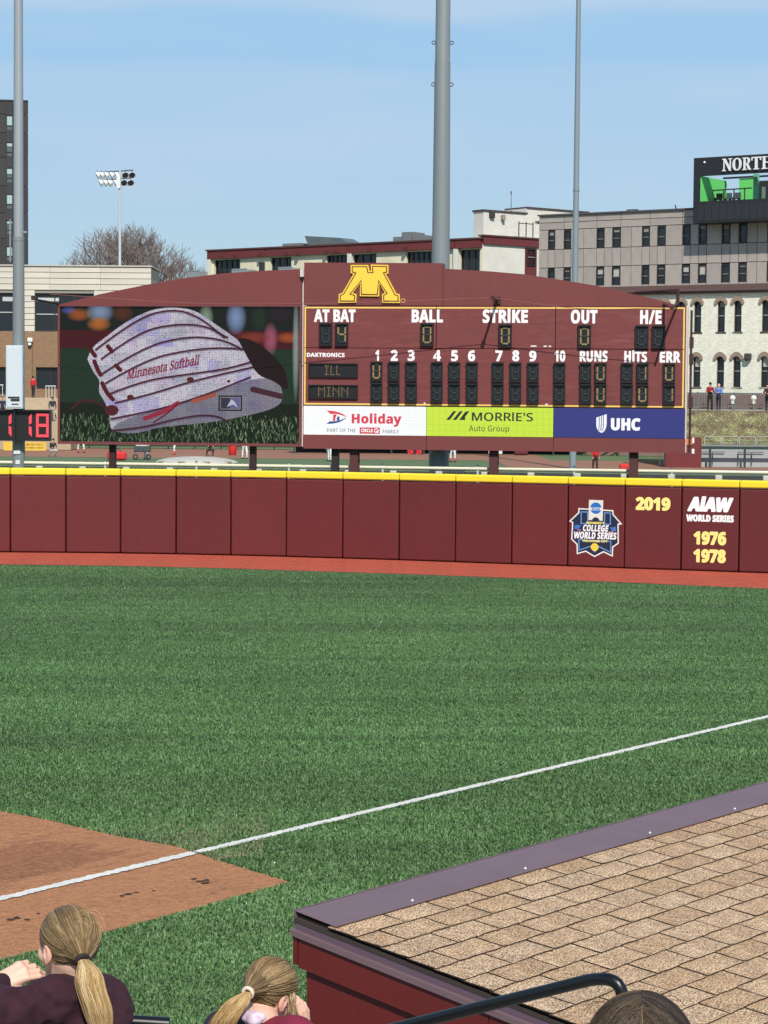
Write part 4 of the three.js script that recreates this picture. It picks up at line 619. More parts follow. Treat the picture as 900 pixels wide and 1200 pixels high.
  'NORTH'.split('').forEach((c, i) => {
    const g = new TextGeometry(c, { font, size: 1, depth: 0.12, curveSegments: 5, bevelEnabled: false }); g.computeBoundingBox();
    const bb = g.boundingBox, x0 = [847.2, 859.3, 870.8, 881.3, 893.3], x1 = [858.4, 869.6, 880.7, 892.6, 906], pym = 193.5 - i * 0.75;
    const a = F.uv(x0[i], pym, off)[0], e = F.uv(x1[i], pym, off)[0]; g.translate(-bb.min.x, -bb.min.y, 0).scale((e - a) / (bb.max.x - bb.min.x), ch / (bb.max.y - bb.min.y), 1).translate(a, F.uv(860, 200.2, off)[1], off + 0.03);
    part(L, 'letter', g, M(240, 242, 244, { roughness: 0.5 }));
  });
  const rr = rng(4); // furniture seen behind the railing
  for (const [p, w, h, c] of [[841.5, 8, 6, [100, 84, 60]], [853, 7, 5, [206, 202, 180]], [863, 8, 6, [196, 190, 168]]]) {
    const x = F.uv(p, 230, -0.4)[0], s = 168 / FOC, t = thing('lounge_chair', { 841.5: 'brown lounge chair behind the railing of the green rooftop terrace', 853: 'cream lounge chair in the middle of the rooftop terrace', 863: 'cream lounge chair beside the green terrace wall' }[p], 'chair', F.o.clone().addScaledVector(F.r, x).addScaledVector(F.n, -0.4).setY(oy0), F.turn);
    part(t, 'seat', rbox(w * s, 0.12, 0.5, 0.03, 0, 0.32, 0), M(...c)); part(t, 'backrest', rbox(w * s, 0.42, 0.1, 0.04, 0, 0.55, -0.25), M(...c));
    for (const sx of [-1, 1]) part(t, 'leg', box(0.05, 0.3, 0.45, sx * (w * s / 2 - 0.04), 0.15, 0), frameDark);
  }
}

{ // condominium block with maroon fascia behind the scoreboard
  const F = new Frame(400, 205, 37.5), b = thing('apartment_building', 'cream apartment block with maroon roof band and dark windows behind the scoreboard', 'building', F.o, F.turn);
  const X = (px, py = 300) => F.uv(px, py)[0], xl = X(245, 300), xr = X(565.5, 300), Y = (px, py) => F.uv(px, py)[1];
  const cream = M(236, 228, 200, { map: rep(mottle, 0.15), roughness: 0.9 }), white = M(238, 234, 222, { map: rep(mottle, 0.15), roughness: 0.9 }), mar = M(116, 48, 50, { roughness: 0.7, map: rep(mottle, 0.2) });
  const yTop = Y(312, 291.6), yBand = Y(312, 300.8), yBot = Y(312, 330);
  const ws = [[251, 281.5], [317, 341.5], [382.5, 408], [413.5, 441], [476, 506], [539, 562.5]], holes = ws.map(([a, c]) => [X(a), yBot + 0.1, X(c), yBand - 0.12]);
  part(b, 'upper_wall', holed(xl, yBot - 3, xr, yBand, holes, 0.4, 0), cream);
  ws.forEach(([a, c], i) => windowPart(b, F, [X(a), yBot + 0.1, X(c), yBand - 0.12], -0.25, { sash: 0, mull: i % 2 ? 2 : 4, pane: glass, t: 0.1 }));
  part(b, 'lower_wall', lbox(xl, 0, xr, yBot - 3, 0.4, 0), cream);
  const bandCuts = [245, 313.4, 409.5, 535, 565.5]; for (let i = 0; i < 4; i++) part(b, 'roof_band', lbox(X(bandCuts[i]) + 0.04, yBand, X(bandCuts[i + 1]) - 0.04, yTop, 0.7, 0.35), mar);
  part(b, 'parapet_cap', lbox(xl - 0.1, yTop, xr + 0.1, yTop + 0.14, 0.9, 0.45), M(92, 56, 54));
  part(b, 'roof', box(xr - xl, 0.2, 16, (xl + xr) / 2, yTop - 0.4, -8.5), M(140, 136, 130));
  for (const px of [246.6, 411.5, 536]) part(b, 'white_column', lbox(X(px) - 0.25, yBot - 3, X(px) + 0.25, yBand, 0.3, 0.3), white);
  part(b, 'door', lbox(X(304), yBot - 1, X(310.5), Y(308, 307), 0.1, 0.06), M(60, 56, 56));
  for (const px of [262, 278, 308, 338, 352, 385, 396, 436, 478]) part(b, 'wall_lamp', rbox(0.26, 0.4, 0.3, 0.05, X(px), yTop - 0.62, 0.5), M(84, 42, 42));
  const rail = M(150, 158, 160, { roughness: 0.2 });
  [[232, 246], [283.5, 301], [338, 354], [394, 410], [445.5, 462]].forEach(([a, c]) => part(b, 'balcony_rail', merge([lbox(X(a), yBot - 0.8, X(c), yBand - 1.25, 0.06, 1.5), lbox(X(a), yBand - 1.25, X(c), yBand - 1.15, 0.12, 1.53), lbox(X(c) - 0.06, yBot - 0.8, X(c), yBand - 1.25, 1.4, 1.44)]), rail));
  // roof plant: a slanting open canopy and low boxes
  { const y0 = yTop + 0.14, s = new THREE.Shape([[X(345), y0 + 0.2], [X(341), y0 + 1.1], [X(383), y0 + 0.75], [X(392), y0 + 0.3], [X(407), y0 + 0.1], [X(407), y0]].map((p) => new THREE.Vector2(...p))); part(b, 'roof_canopy', new THREE.ExtrudeGeometry(s, { depth: 2, bevelEnabled: false }).translate(0, 0, -4), M(112, 120, 122, { roughness: 0.5, metalness: 0.2, map: rep(mottle, 0.4) })); }
  for (const [a, c, h] of [[315, 336, 0.45], [445, 456, 0.6], [455, 467, 1.0], [468, 478, 0.7]]) part(b, 'roof_unit', lbox(X(a), yTop, X(c), yTop + 0.14 + h, 2, -2), M(120, 124, 126));
  // short return wall at the right, white with a maroon band
  const F2 = new Frame(565.5, at(565.5, 300, 1).z ? 191.3 : 0, -38); F2.o.copy(F.o).addScaledVector(F.r, xr).setY(0);
  const b2 = thing('apartment_wing', 'white apartment wing with maroon band and stepped penthouse, left of the grey storeys', 'building', F2.o, F2.turn);
  const r2 = (x0, y0, x1, y1, f = 0) => norm(F2.rect(x0, y0, x1, y1, f)), w2 = r2(565.6, 276, 660, 330);
  const lb = (name, x0, y0, x1, y1, d, f, m) => { const r = r2(x0, y0, x1, y1, f); return part(b2, name, lbox(r[0], r[1], r[2], r[3], d, f), m); };
  const bandTop = F2.uv(566.5, 276.8)[1], bandBot = F2.uv(566.5, 285.8)[1], xR = w2[2];
  part(b2, 'wall', lbox(0, 0, xR, bandBot, 0.4, 0), white); part(b2, 'roof_band', lbox(0, bandBot, xR, bandTop, 0.5, 0.2), mar); part(b2, 'parapet_cap', lbox(-0.1, bandTop, xR, bandTop + 0.14, 0.8, 0.3), M(92, 56, 54));
  part(b2, 'roof', box(xR, 0.2, 12, xR / 2, bandTop - 0.3, -6.3), M(140, 136, 130));
  lb('corner_panel', 615.4, 290.5, 629, 330, 0.1, 0.06, mar); windowPart(b2, F2, r2(616.4, 291.5, 626.5, 311.5), 0.16, { sash: 0.5, pane: glass });
  const pent = r2(566.6, 249.2, 617, 279, -1.5); part(b2, 'penthouse', lbox(pent[0], bandTop - 0.2, pent[2], pent[3], 1.4, -1.5), white); part(b2, 'penthouse_cap', lbox(pent[0] - 0.1, pent[3], pent[2] + 0.1, pent[3] + 0.15, 1.6, -1.4), M(84, 66, 64));
  const p2 = r2(617, 247, 690, 279, -3); part(b2, 'rear_penthouse', lbox(p2[0], bandTop - 0.2, p2[2], p2[3], 3, -3), white); part(b2, 'rear_cap', lbox(p2[0], p2[3], p2[2], p2[3] + 0.15, 3.2, -2.9), M(84, 66, 64));
  const ax = F2.uv(599, 240, -3)[0]; part(b2, 'antenna', merge([bar(V(ax, pent[3], -3), V(ax, F2.uv(599, 224, -3)[1], -3), 0.05, 0.02, 6), box(0.1, 0.3, 0.1, ax, F2.uv(599, 226, -3)[1], -3)]), M(120, 120, 122));
  const rl = []; for (const p of [611.5, 620, 628]) { const x = F2.uv(p, 270, 0)[0]; rl.push(bar(V(x, bandTop, -0.4), V(x, F2.uv(615, 260, -0.4)[1], -0.4), 0.05)); } rl.push(bar(V(F2.uv(611.5, 262, 0)[0], F2.uv(615, 262, -0.4)[1], -0.4), V(F2.uv(628, 262, 0)[0], F2.uv(615, 262, -0.4)[1], -0.4), 0.04)); part(b2, 'roof_railing', merge(rl), frameDark);
  part(b2, 'wall_lamp', merge([rbox(0.3, 0.5, 0.4, 0.06, F2.uv(588, 256, -1.5)[0], F2.uv(588, 255, -1.5)[1], -1.3)]), M(160, 150, 140)); part(b2, 'vent', rbox(0.5, 0.6, 0.4, 0.05, F2.uv(575.5, 252, -1.5)[0], F2.uv(575.5, 251.5, -1.5)[1], -1.4), M(66, 60, 60));
}

{ // left: low building of cream metal siding over tan brick
  const F = new Frame(90, 192, 0), b = thing('clubhouse', 'low building with cream metal siding above tan brick, at the far left', 'building', F.o, F.turn);
  const r = (x0, y0, x1, y1, f = 0) => norm(F.rect(x0, y0, x1, y1, f)), A = r(-60, 312, 177, 388.5), y0 = A[1], y1 = A[3];
  const opens = [r(-20, 343, 16.3, 388.5), r(40.6, 343.5, 110, 388.5)], siding = [M(222, 214, 200, { roughness: 0.55, map: rep(mottle, 0.2) }), M(216, 208, 194, { roughness: 0.55, map: rep(mottle, 0.2) })];
  for (const [xa, ya, xb, yb] of [[A[0], y0, opens[0][0], y1 - 0.05], [opens[0][0], opens[0][3], opens[1][2], y1 - 0.05], [opens[0][2], y0, opens[1][0], opens[0][3]], [opens[1][2], y0, A[2] - 0.05, y1 - 0.05]]) part(b, 'backing_wall', lbox(xa, ya, xb, yb, 0.3, -0.1), M(150, 144, 134));
  const n = 11, hh = (y1 - y0) / n;
  for (let i = 0; i < n; i++) {
    const ya = y0 + i * hh, yb = ya + hh - 0.03, ym = (ya + yb) / 2; let segs = [[A[0], A[2]]];
    for (const o of opens) if (ym < o[3] && ym > o[1]) segs = segs.flatMap(([p, q]) => (o[0] > p && o[2] < q ? [[p, o[0]], [o[2], q]] : [[p, q]]));
    for (const [p, q] of segs) { const len = q - p, m = Math.max(1, Math.round(len / 5)); for (let k = 0; k < m; k++) { const g = rbox(len / m - 0.01, hh - 0.035, 0.09, 0.03, 0, 0, 0, 1); const s = part(b, 'siding_plank', g, siding[(i + k) % 2]); s.position.set(p + len * (k + 0.5) / m, ym, -0.05); s.rotation.x = -0.06; } }
  }
  part(b, 'coping', lbox(A[0] - 0.1, y1, A[2] + 0.1, y1 + 0.12, 8, 0.1), M(196, 190, 180));
  part(b, 'side_wall', box(0.3, y1 - 0.1, 7, A[2] - 0.2, (y1 - 0.1) / 2, -3.7), M(172, 166, 156));
  const low = [r(-10, 430, 8, 462), r(42, 430.5, 110, 456)];
  part(b, 'brick_wall', holed(A[0], 0, A[2], y0, low.map((o) => [o[0], o[1], o[2], o[3]]), 0.4, 0), new THREE.MeshStandardMaterial({ color: new THREE.Color(0.82, 0.82, 0.82), map: rep(tanBrick, 0.45), roughness: 0.9 }));
  for (const [o, mull, s] of [[opens[0], 0, 0.5], [opens[1], 2, 0.45], [low[0], 0, 0], [low[1], 3, 0]]) windowPart(b, F, o, -0.25, { mull, sash: s, pane: glass, bar: M(196, 196, 190), t: 0.12 });
  part(b, 'roller_blind', lbox(...r(3, 348, 15.5, 353, -0.3), 0.05, -0.3), M(190, 196, 196)); part(b, 'roller_blind', lbox(...r(42, 349, 69, 353, -0.3), 0.05, -0.3), M(206, 208, 204));
  part(b, 'wall_lamp', merge([rbox(0.46, 0.4, 0.4, 0.1, F.uv(35.8, 399)[0], F.uv(35.8, 398.5)[1], 0.25), rbox(0.3, 0.3, 0.3, 0.06, F.uv(35.3, 403)[0], F.uv(35.3, 403)[1], 0.2)]), M(236, 236, 232));
  part(b, 'conduit', merge([bar(V(F.uv(38, 420)[0], F.uv(38, 460)[1], 0.06), V(F.uv(38, 420)[0], F.uv(38, 405)[1], 0.06), 0.04, 0.04, 6)]), M(120, 104, 90));
}
{ // dark tower block far left
  const F = new Frame(20, 260, -8.8), b = thing('tower_block', 'tall charcoal tower block at the left edge with one column of windows', 'building', F.o, F.turn);
  const r = (x0, y0, x1, y1, f = 0) => norm(F.rect(x0, y0, x1, y1, f)), A = r(-60, 118, 33.2, 340), c1 = M(60, 57, 58, { roughness: 0.7, map: rep(mottle, 0.1) }), c2 = M(54, 51, 52, { roughness: 0.7, map: rep(mottle, 0.1) });
  const wy = [[135, 153.4], [166.5, 184], [196.6, 214.8], [227.3, 245.4], [258, 275.4], [288.6, 306]], lines = [117.6, 134, 155.6, 184.6, 218, 250, 279.4, 312, 345];
  part(b, 'core', lbox(A[0], 0, A[2] - 0.3, A[3] - 0.1, 18, -0.5), M(48, 47, 49));
  const holes = wy.map(([a, c]) => r(7.2, a, 15.2, c));
  for (let i = 0; i + 1 < lines.length; i++) {
    const [, p0, , p1] = r(0, lines[i], 30, lines[i + 1]), hs = holes.filter((h) => h[1] > p0 - 1.2 && h[3] < p1 + 1.2);
    for (const [xa, xb] of [[A[0], holes[0][0]], [holes[0][2], A[2]]]) part(b, 'cladding_panel', lbox(xa + 0.02, p0 + 0.03, xb - 0.02, p1 - 0.03, 0.3, 0), i % 2 ? c1 : c2);
  }
  let prev = r(0, 345, 30, 346)[1]; for (const h of [...holes].reverse()) { part(b, 'cladding_panel', lbox(h[0], prev, h[2], h[1], 0.3, 0), c1); prev = h[3]; } part(b, 'cladding_panel', lbox(holes[0][0], prev, holes[0][2], A[3], 0.3, 0), c2);
  holes.forEach((h, i) => { const m = h[1] + (h[3] - h[1]) * 0.34; const w = windowPart(b, F, h, -0.06, { sash: 0.34, bar: frameDark, pane: M(96, 108, 108, { roughness: 0.15 }), t: 0.1 }); part(w, 'blind', lbox(h[0] + 0.1, [m + 0.05, h[3] - 0.5, h[3] - 0.7, m + 0.05, h[3] - 0.4, m][i], h[2] - 0.1, h[3] - 0.1, 0.03, -0.1), glassLight); });
  part(b, 'coping', lbox(A[0], A[3] - 0.02, A[2] - 0.02, A[3] + 0.18, 0.6, 0.05), M(40, 39, 41));
}
{ // bare spring tree
  const base = at(149, 480, 222).setY(0), t = thing('bare_tree', 'wide bare brown tree without leaves behind the cream clubhouse', 'tree', base), rr = rng(77);
  const thick = [], thin = [], HT = at(153, 262, 222).y;
  const grow = (p, d, len, r, depth) => {
    const q = p.clone().addScaledVector(d, len); (r > 0.05 ? thick : thin).push([p, q, r, r * 0.74]);
    if (depth === 0) return;
    const n = depth > 2 ? 3 : 2 + (rr() < 0.6);
    for (let i = 0; i < n; i++) {
      const a = rr() * Math.PI * 2, sp = 0.34 + 0.5 * rr(), side = V(Math.cos(a), 0.25 * (rr() - 0.4), Math.sin(a)), e = d.clone().addScaledVector(side, sp).addScaledVector(UP, 0.05).normalize();
      grow(q, e, len * (0.74 + 0.18 * rr()), r * (0.58 + 0.12 * rr()), depth - 1);
    }
    if (depth < 5 && rr() < 0.5) { const a = rr() * 6.28; grow(p.clone().lerp(q, 0.5), d.clone().addScaledVector(V(Math.cos(a), 0.1, Math.sin(a)), 0.9).normalize(), len * 0.6, r * 0.45, depth - 1); }
  };
  const h0 = HT * 0.33; thick.push([V(0, 0, 0), V(0, h0, 0), 0.42, 0.36]);
  for (let i = 0; i < 15; i++) { const a = i / 15 * 12.56 + rr() * 0.5, s = [0.35, 2.2, 1.0, 1.5][i % 4] + 0.3 * rr(); grow(V(0, h0 - rr() * 0.5, 0), V(Math.cos(a) * s, 0.8, Math.sin(a) * s).normalize(), HT * 0.18, 0.2, 6); }
  // keep the crown inside a dome
  const rx = 10.6, c0 = h0 + 1.0, inside = (p) => Math.hypot(p.x / rx, p.z / rx, Math.max(0, p.y - c0) / (HT - c0)) < 0.86 + 0.2 * fbm(p.x * 0.5 + 9, p.z * 0.5 + p.y * 0.4, 2, 0, 12);
  const seg = (l, n) => merge(l.filter(([p, q]) => inside(p) && inside(p.clone().lerp(q, 0.6))).map(([p, q, a, b]) => bar(p, q, Math.max(a, 0.02), Math.max(b, 0.016), n, true)));
  part(t, 'trunk', seg(thick, 7), M(126, 110, 102, { roughness: 1 })); part(t, 'crown', seg(thin, 3), M(152, 136, 127, { roughness: 1 }));
}

// ───────────────────────── beyond the fence ─────────────────────────
const darkGreen = M(34, 62, 54, { roughness: 0.6 }), steel = M(166, 172, 174, { roughness: 0.4, metalness: 0.3 });
const bermY = at(836, 481, 150).y, bermLow = at(850, 523, 146).y;
{ // grassy bank on the right
  const x0 = at(770, 500, 150).x, x1 = 46, n = 46, m = 18, prof = (t) => [lerp(-146.2, -149.6, t), lerp(bermLow, bermY, sstep(-0.15, 1.1, t))];
  const g = new THREE.PlaneGeometry(1, 1, n, m), p = g.attributes.position;
  for (let j = 0; j <= m; j++) for (let i = 0; i <= n; i++) { const k = j * (n + 1) + i, t = 1 - j / m, [z, y] = prof(t), x = lerp(x0, x1, i / n); p.setXYZ(k, x, y + 0.12 * (fbm(x * 0.9, z * 2, 3, 0, 91) - 0.5), z); }
  g.computeVertexNormals(); wuv(g, 1);
  const bermTex = dataTex(512, (u, v) => { const a = vn(u * 120, v * 60, 60, 95), b = fbm(u * 8, v * 8, 4, 8, 96), t = 0.75 + 0.6 * (a - 0.5) + 0.5 * (b - 0.5); return [0.68 * t, (0.64 + 0.12 * (b - 0.5)) * t, 0.45 * t]; }, true);
  struct('grass_bank', g, new THREE.MeshStandardMaterial({ map: rep(bermTex, 0.25), color: new THREE.Color(0.85, 0.85, 0.85), bumpMap: rep(fineNoise, 0.7), bumpScale: 0.08, roughness: 1 }));
  struct('bank_path', merge([flat([[x0, -149.6], [x1, -149.6], [x1, -160], [x0, -160]], bermY + 0.01, 1)]), M(196, 188, 174, { map: rep(mottle, 0.1), roughness: 1 }));
  const wall = thing('retaining_wall', 'pale grey low wall at the foot of the grassy bank', 'wall', V((x0 + x1) / 2, 0, -146));
  part(wall, 'wall_body', box(x1 - x0, bermLow, 0.3, 0, bermLow / 2, 0), M(176, 180, 182, { map: rep(mottle, 0.2) }));
  part(wall, 'coping', box(x1 - x0, 0.08, 0.44, 0, bermLow + 0.04, 0), M(140, 146, 146));
  const bars = []; for (let x = -14; x < 14; x += 2.6) { bars.push(bar(V(x, 0.1, 0.3), V(x, 1.0, 0.3), 0.03, 0.03, 6), bar(V(x + 0.9, 0.1, 0.3), V(x + 0.9, 1.0, 0.3), 0.03, 0.03, 6), bar(V(x, 1.0, 0.3), V(x + 1.7, 1.0, 0.3), 0.03, 0.03, 6)); }
  part(wall, 'rack_bars', merge(bars), M(96, 104, 106)).userData.kind = 'stuff';
  const gr = thing('green_rail_fence', 'dark green pipe rail fence in front of the pale wall at the right edge', 'fence', V(0, 0, -145));
  const gy = at(850, 525, 145).y, gx0 = at(803, 525, 145).x;
  part(gr, 'top_rail', box(46 - gx0, 0.17, 0.12, (46 + gx0) / 2, gy, 0), darkGreen);
  for (const px of [832, 872.8, 913]) { const x = at(px, 530, 145).x; part(gr, 'post', box(0.14, gy - 0.085, 0.1, x, (gy - 0.085) / 2, -0.001), darkGreen); }
  // crowd barriers on the foot of the bank
  for (let i = 0; i < 4; i++) {
    const xa = at(825 + i * 20.4, 518, 146.4).x, xb = at(844 + i * 20.4, 518, 146.4).x, w = xb - xa, y0 = bermLow + 0.02, h = 0.62;
    const t = thing('crowd_barrier', ['grey crowd barrier at the foot of the bank, nearest the scoreboard', 'grey crowd barrier, second from the scoreboard along the bank', 'grey crowd barrier, third from the scoreboard along the bank', 'grey crowd barrier at the foot of the bank, cut by the right picture edge'][i], 'barrier', V(xa, y0, -146.25));
    part(t, 'frame', tube([V(0.02, 0, 0), V(0.02, h - 0.1, 0), V(0.12, h, 0), V(w / 2, h, 0), V(w - 0.12, h, 0), V(w - 0.02, h - 0.1, 0), V(w - 0.02, 0, 0)], 0.026, 40, 6), M(180, 188, 178));
    part(t, 'infill_bars', merge([0.15, 0.4].map((k) => bar(V(0.03, k, 0), V(w - 0.03, k, 0), 0.014, 0.014, 6))), M(150, 158, 150)).userData.kind = 'stuff';
  }
  const rl = thing('bank_railing', 'dark metal railing along the top of the grassy bank', 'railing', V(0, bermY, -151.5)), rx0 = at(798, 470, 151.5).x, ry = at(850, 461, 151.5).y - bermY;
  part(rl, 'top_rail', bar(V(rx0, ry, 0), V(46, ry, 0), 0.05), M(92, 104, 104)); part(rl, 'bottom_rail', bar(V(rx0, 0.15, 0), V(46, 0.15, 0), 0.04), M(92, 104, 104)); part(rl, 'middle_rail', bar(V(rx0, 0.42, 0), V(46, 0.42, 0), 0.03), M(92, 104, 104));
  const bal = []; for (let x = rx0; x < 36; x += 0.17) bal.push(bar(V(x, 0.15, 0), V(x, ry, 0), 0.016, 0.016, 4)); part(rl, 'balusters', merge(bal), M(84, 96, 98)).userData.kind = 'stuff';
  for (const px of [818, 860.5, 901]) { const x = at(px, 470, 151.5).x; part(rl, 'post', bar(V(x, 0, 0), V(x, ry + 0.08, 0), 0.06), M(104, 116, 116)); }
  for (const [px, lab] of [[858.5, 'white globe lamp on the bank railing beside the blue jacket visitor'], [883.3, 'white globe lamp on the bank railing near the right picture edge']]) { const q = at(px, 466.5, 151); const t = thing('globe_lamp', lab, 'lamp', V(q.x, bermY, q.z), 0, 'globe lamps on the bank railing'); part(t, 'globe', new THREE.SphereGeometry(0.2, 16, 12).translate(0, q.y - bermY, 0), M(236, 232, 220)); part(t, 'neck', rbox(0.2, 0.4, 0.2, 0.05, 0, q.y - bermY - 0.22, 0), M(214, 210, 196)); part(t, 'stem', bar(V(0, 0, 0), V(0, q.y - bermY - 0.4, 0), 0.04), M(120, 124, 120)); }
  // maroon notice wall beside the scoreboard end
  const q = at(812, 541, 147.5), nb = thing('notice_wall', 'maroon wall with a small orange sign just right of the scoreboard', 'wall', V(q.x, 0, -144.5)), X = (px) => at(px, 530, 144.5).x - q.x, Y = (py) => at(812, py, 144.5).y;
  part(nb, 'board', lbox(X(780), 0, X(822), Y(512.5), 0.2, 0), M(118, 44, 46, { map: rep(mottle, 0.6) }));
  part(nb, 'orange_sign', lbox(X(804.5), Y(521.5), X(810.5), Y(514), 0.05, 0.06), M(236, 120, 70)); part(nb, 'white_sign', lbox(X(811), Y(519.5), X(813.2), Y(512.8), 0.05, 0.06), M(240, 236, 230)); part(nb, 'white_plate', lbox(X(810.5), Y(531.6), X(813.6), Y(526), 0.05, 0.06), M(236, 230, 226));
}
{ // green padded fence on the left, under the video board
  const z = 182, xa = at(-20, 520, z).x, xb = at(352, 520, z).x, t = thing('green_backstop', 'dark green padded fence seen under the video board', 'fence', V((xa + xb) / 2, 0, -z)), n = 12, w = (xb - xa) / n;
  for (let i = 0; i < n; i++) part(t, 'pad', rbox(w - 0.06, 1.5, 0.2, 0.05, (i + 0.5) * w - (xb - xa) / 2, 0.95, 0), i % 3 ? darkGreen : M(30, 54, 48, { roughness: 0.6 }));
  for (let i = 0; i <= n; i++) part(t, 'post', bar(V(i * w - (xb - xa) / 2, 0, -0.2), V(i * w - (xb - xa) / 2, 2.6, -0.2), 0.05, 0.05, 8), M(70, 86, 80));
}
{ // open dugout across the far field
  const z = 172, xa = at(345, 530, z).x, xb = at(800, 530, z).x, W0 = xb - xa, t = thing('far_dugout', 'long dark dugout with green rails across the far field, under the scoreboard', 'dugout', V((xa + xb) / 2, 0, -z));
  part(t, 'back_wall', box(W0, 2.4, 0.2, 0, 1.2, -2.6), M(44, 48, 50)); part(t, 'roof', rbox(W0 + 0.6, 0.22, 3.4, 0.06, 0, 2.5, -1.2), M(70, 76, 74)); part(t, 'bench', merge([box(W0 - 1, 0.08, 0.5, 0, 0.5, -2.0), box(W0 - 1, 0.4, 0.06, 0, 0.8, -2.25)]), M(120, 84, 64));
  part(t, 'front_rail', merge([bar(V(-W0 / 2, 0.98, 0), V(W0 / 2, 0.98, 0), 0.06), bar(V(-W0 / 2, 0.55, 0), V(W0 / 2, 0.55, 0), 0.05)]), darkGreen);
  for (let i = 0; i <= 12; i++) part(t, 'post', box(0.12, 2.4, 0.12, -W0 / 2 + W0 * i / 12, 1.2, 0.12), darkGreen);
  const bags = [['black equipment bag on the far dugout bench, left of the thick pole', 452, [40, 42, 46]], ['white cooler on the far dugout floor right of the middle post', 580, [226, 228, 226]], ['dark maroon bag on the far dugout bench beside the white cooler', 610, [96, 36, 40]], ['black bag on the far dugout bench right of the maroon bag', 640, [38, 40, 44]]];
  for (const [lab, px, c] of bags) { const x = at(px, 530, z).x, q = thing(lab.includes('cooler') ? 'cooler' : 'equipment_bag', lab, lab.includes('cooler') ? 'cooler' : 'bag', V(x, lab.includes('cooler') ? 0 : 0.54, lab.includes('cooler') ? -z + 0.6 : -z - 1.9)); part(q, 'body', rbox(1.1, 0.6, 0.45, 0.14, 0, 0.3, 0), M(...c)); part(q, lab.includes('cooler') ? 'lid' : 'handle', lab.includes('cooler') ? rbox(1.14, 0.12, 0.5, 0.04, 0, 0.66, 0) : tube([V(-0.25, 0.55, 0), V(0, 0.78, 0), V(0.25, 0.55, 0)], 0.03, 16, 6), M(...c.map((v) => v * 0.85))); }
  const q = at(486, 531, z - 1), s = thing('red_number_board', 'small red number board on the far dugout rail, left of the thick pole', 'display', V(q.x, 0, -z + 0.4)), y = q.y;
  part(s, 'case', rbox(1.25, 0.52, 0.16, 0.03, 0, y, 0), M(60, 20, 22)); part(s, 'stand', bar(V(0, 0, -0.02), V(0, y - 0.26, -0.02), 0.04), M(60, 60, 60));
  for (const k of [-0.33, 0.33]) part(s, 'numeral', merge([box(0.4, 0.09, 0.03, k, y + 0.16, 0.09), box(0.4, 0.09, 0.03, k, y, 0.09), box(0.4, 0.09, 0.03, k, y - 0.16, 0.09), box(0.09, 0.07, 0.03, k + 0.155, y + 0.08, 0.09), box(0.09, 0.07, 0.03, k - 0.155, y - 0.08, 0.09)]), M(240, 50, 56));
}
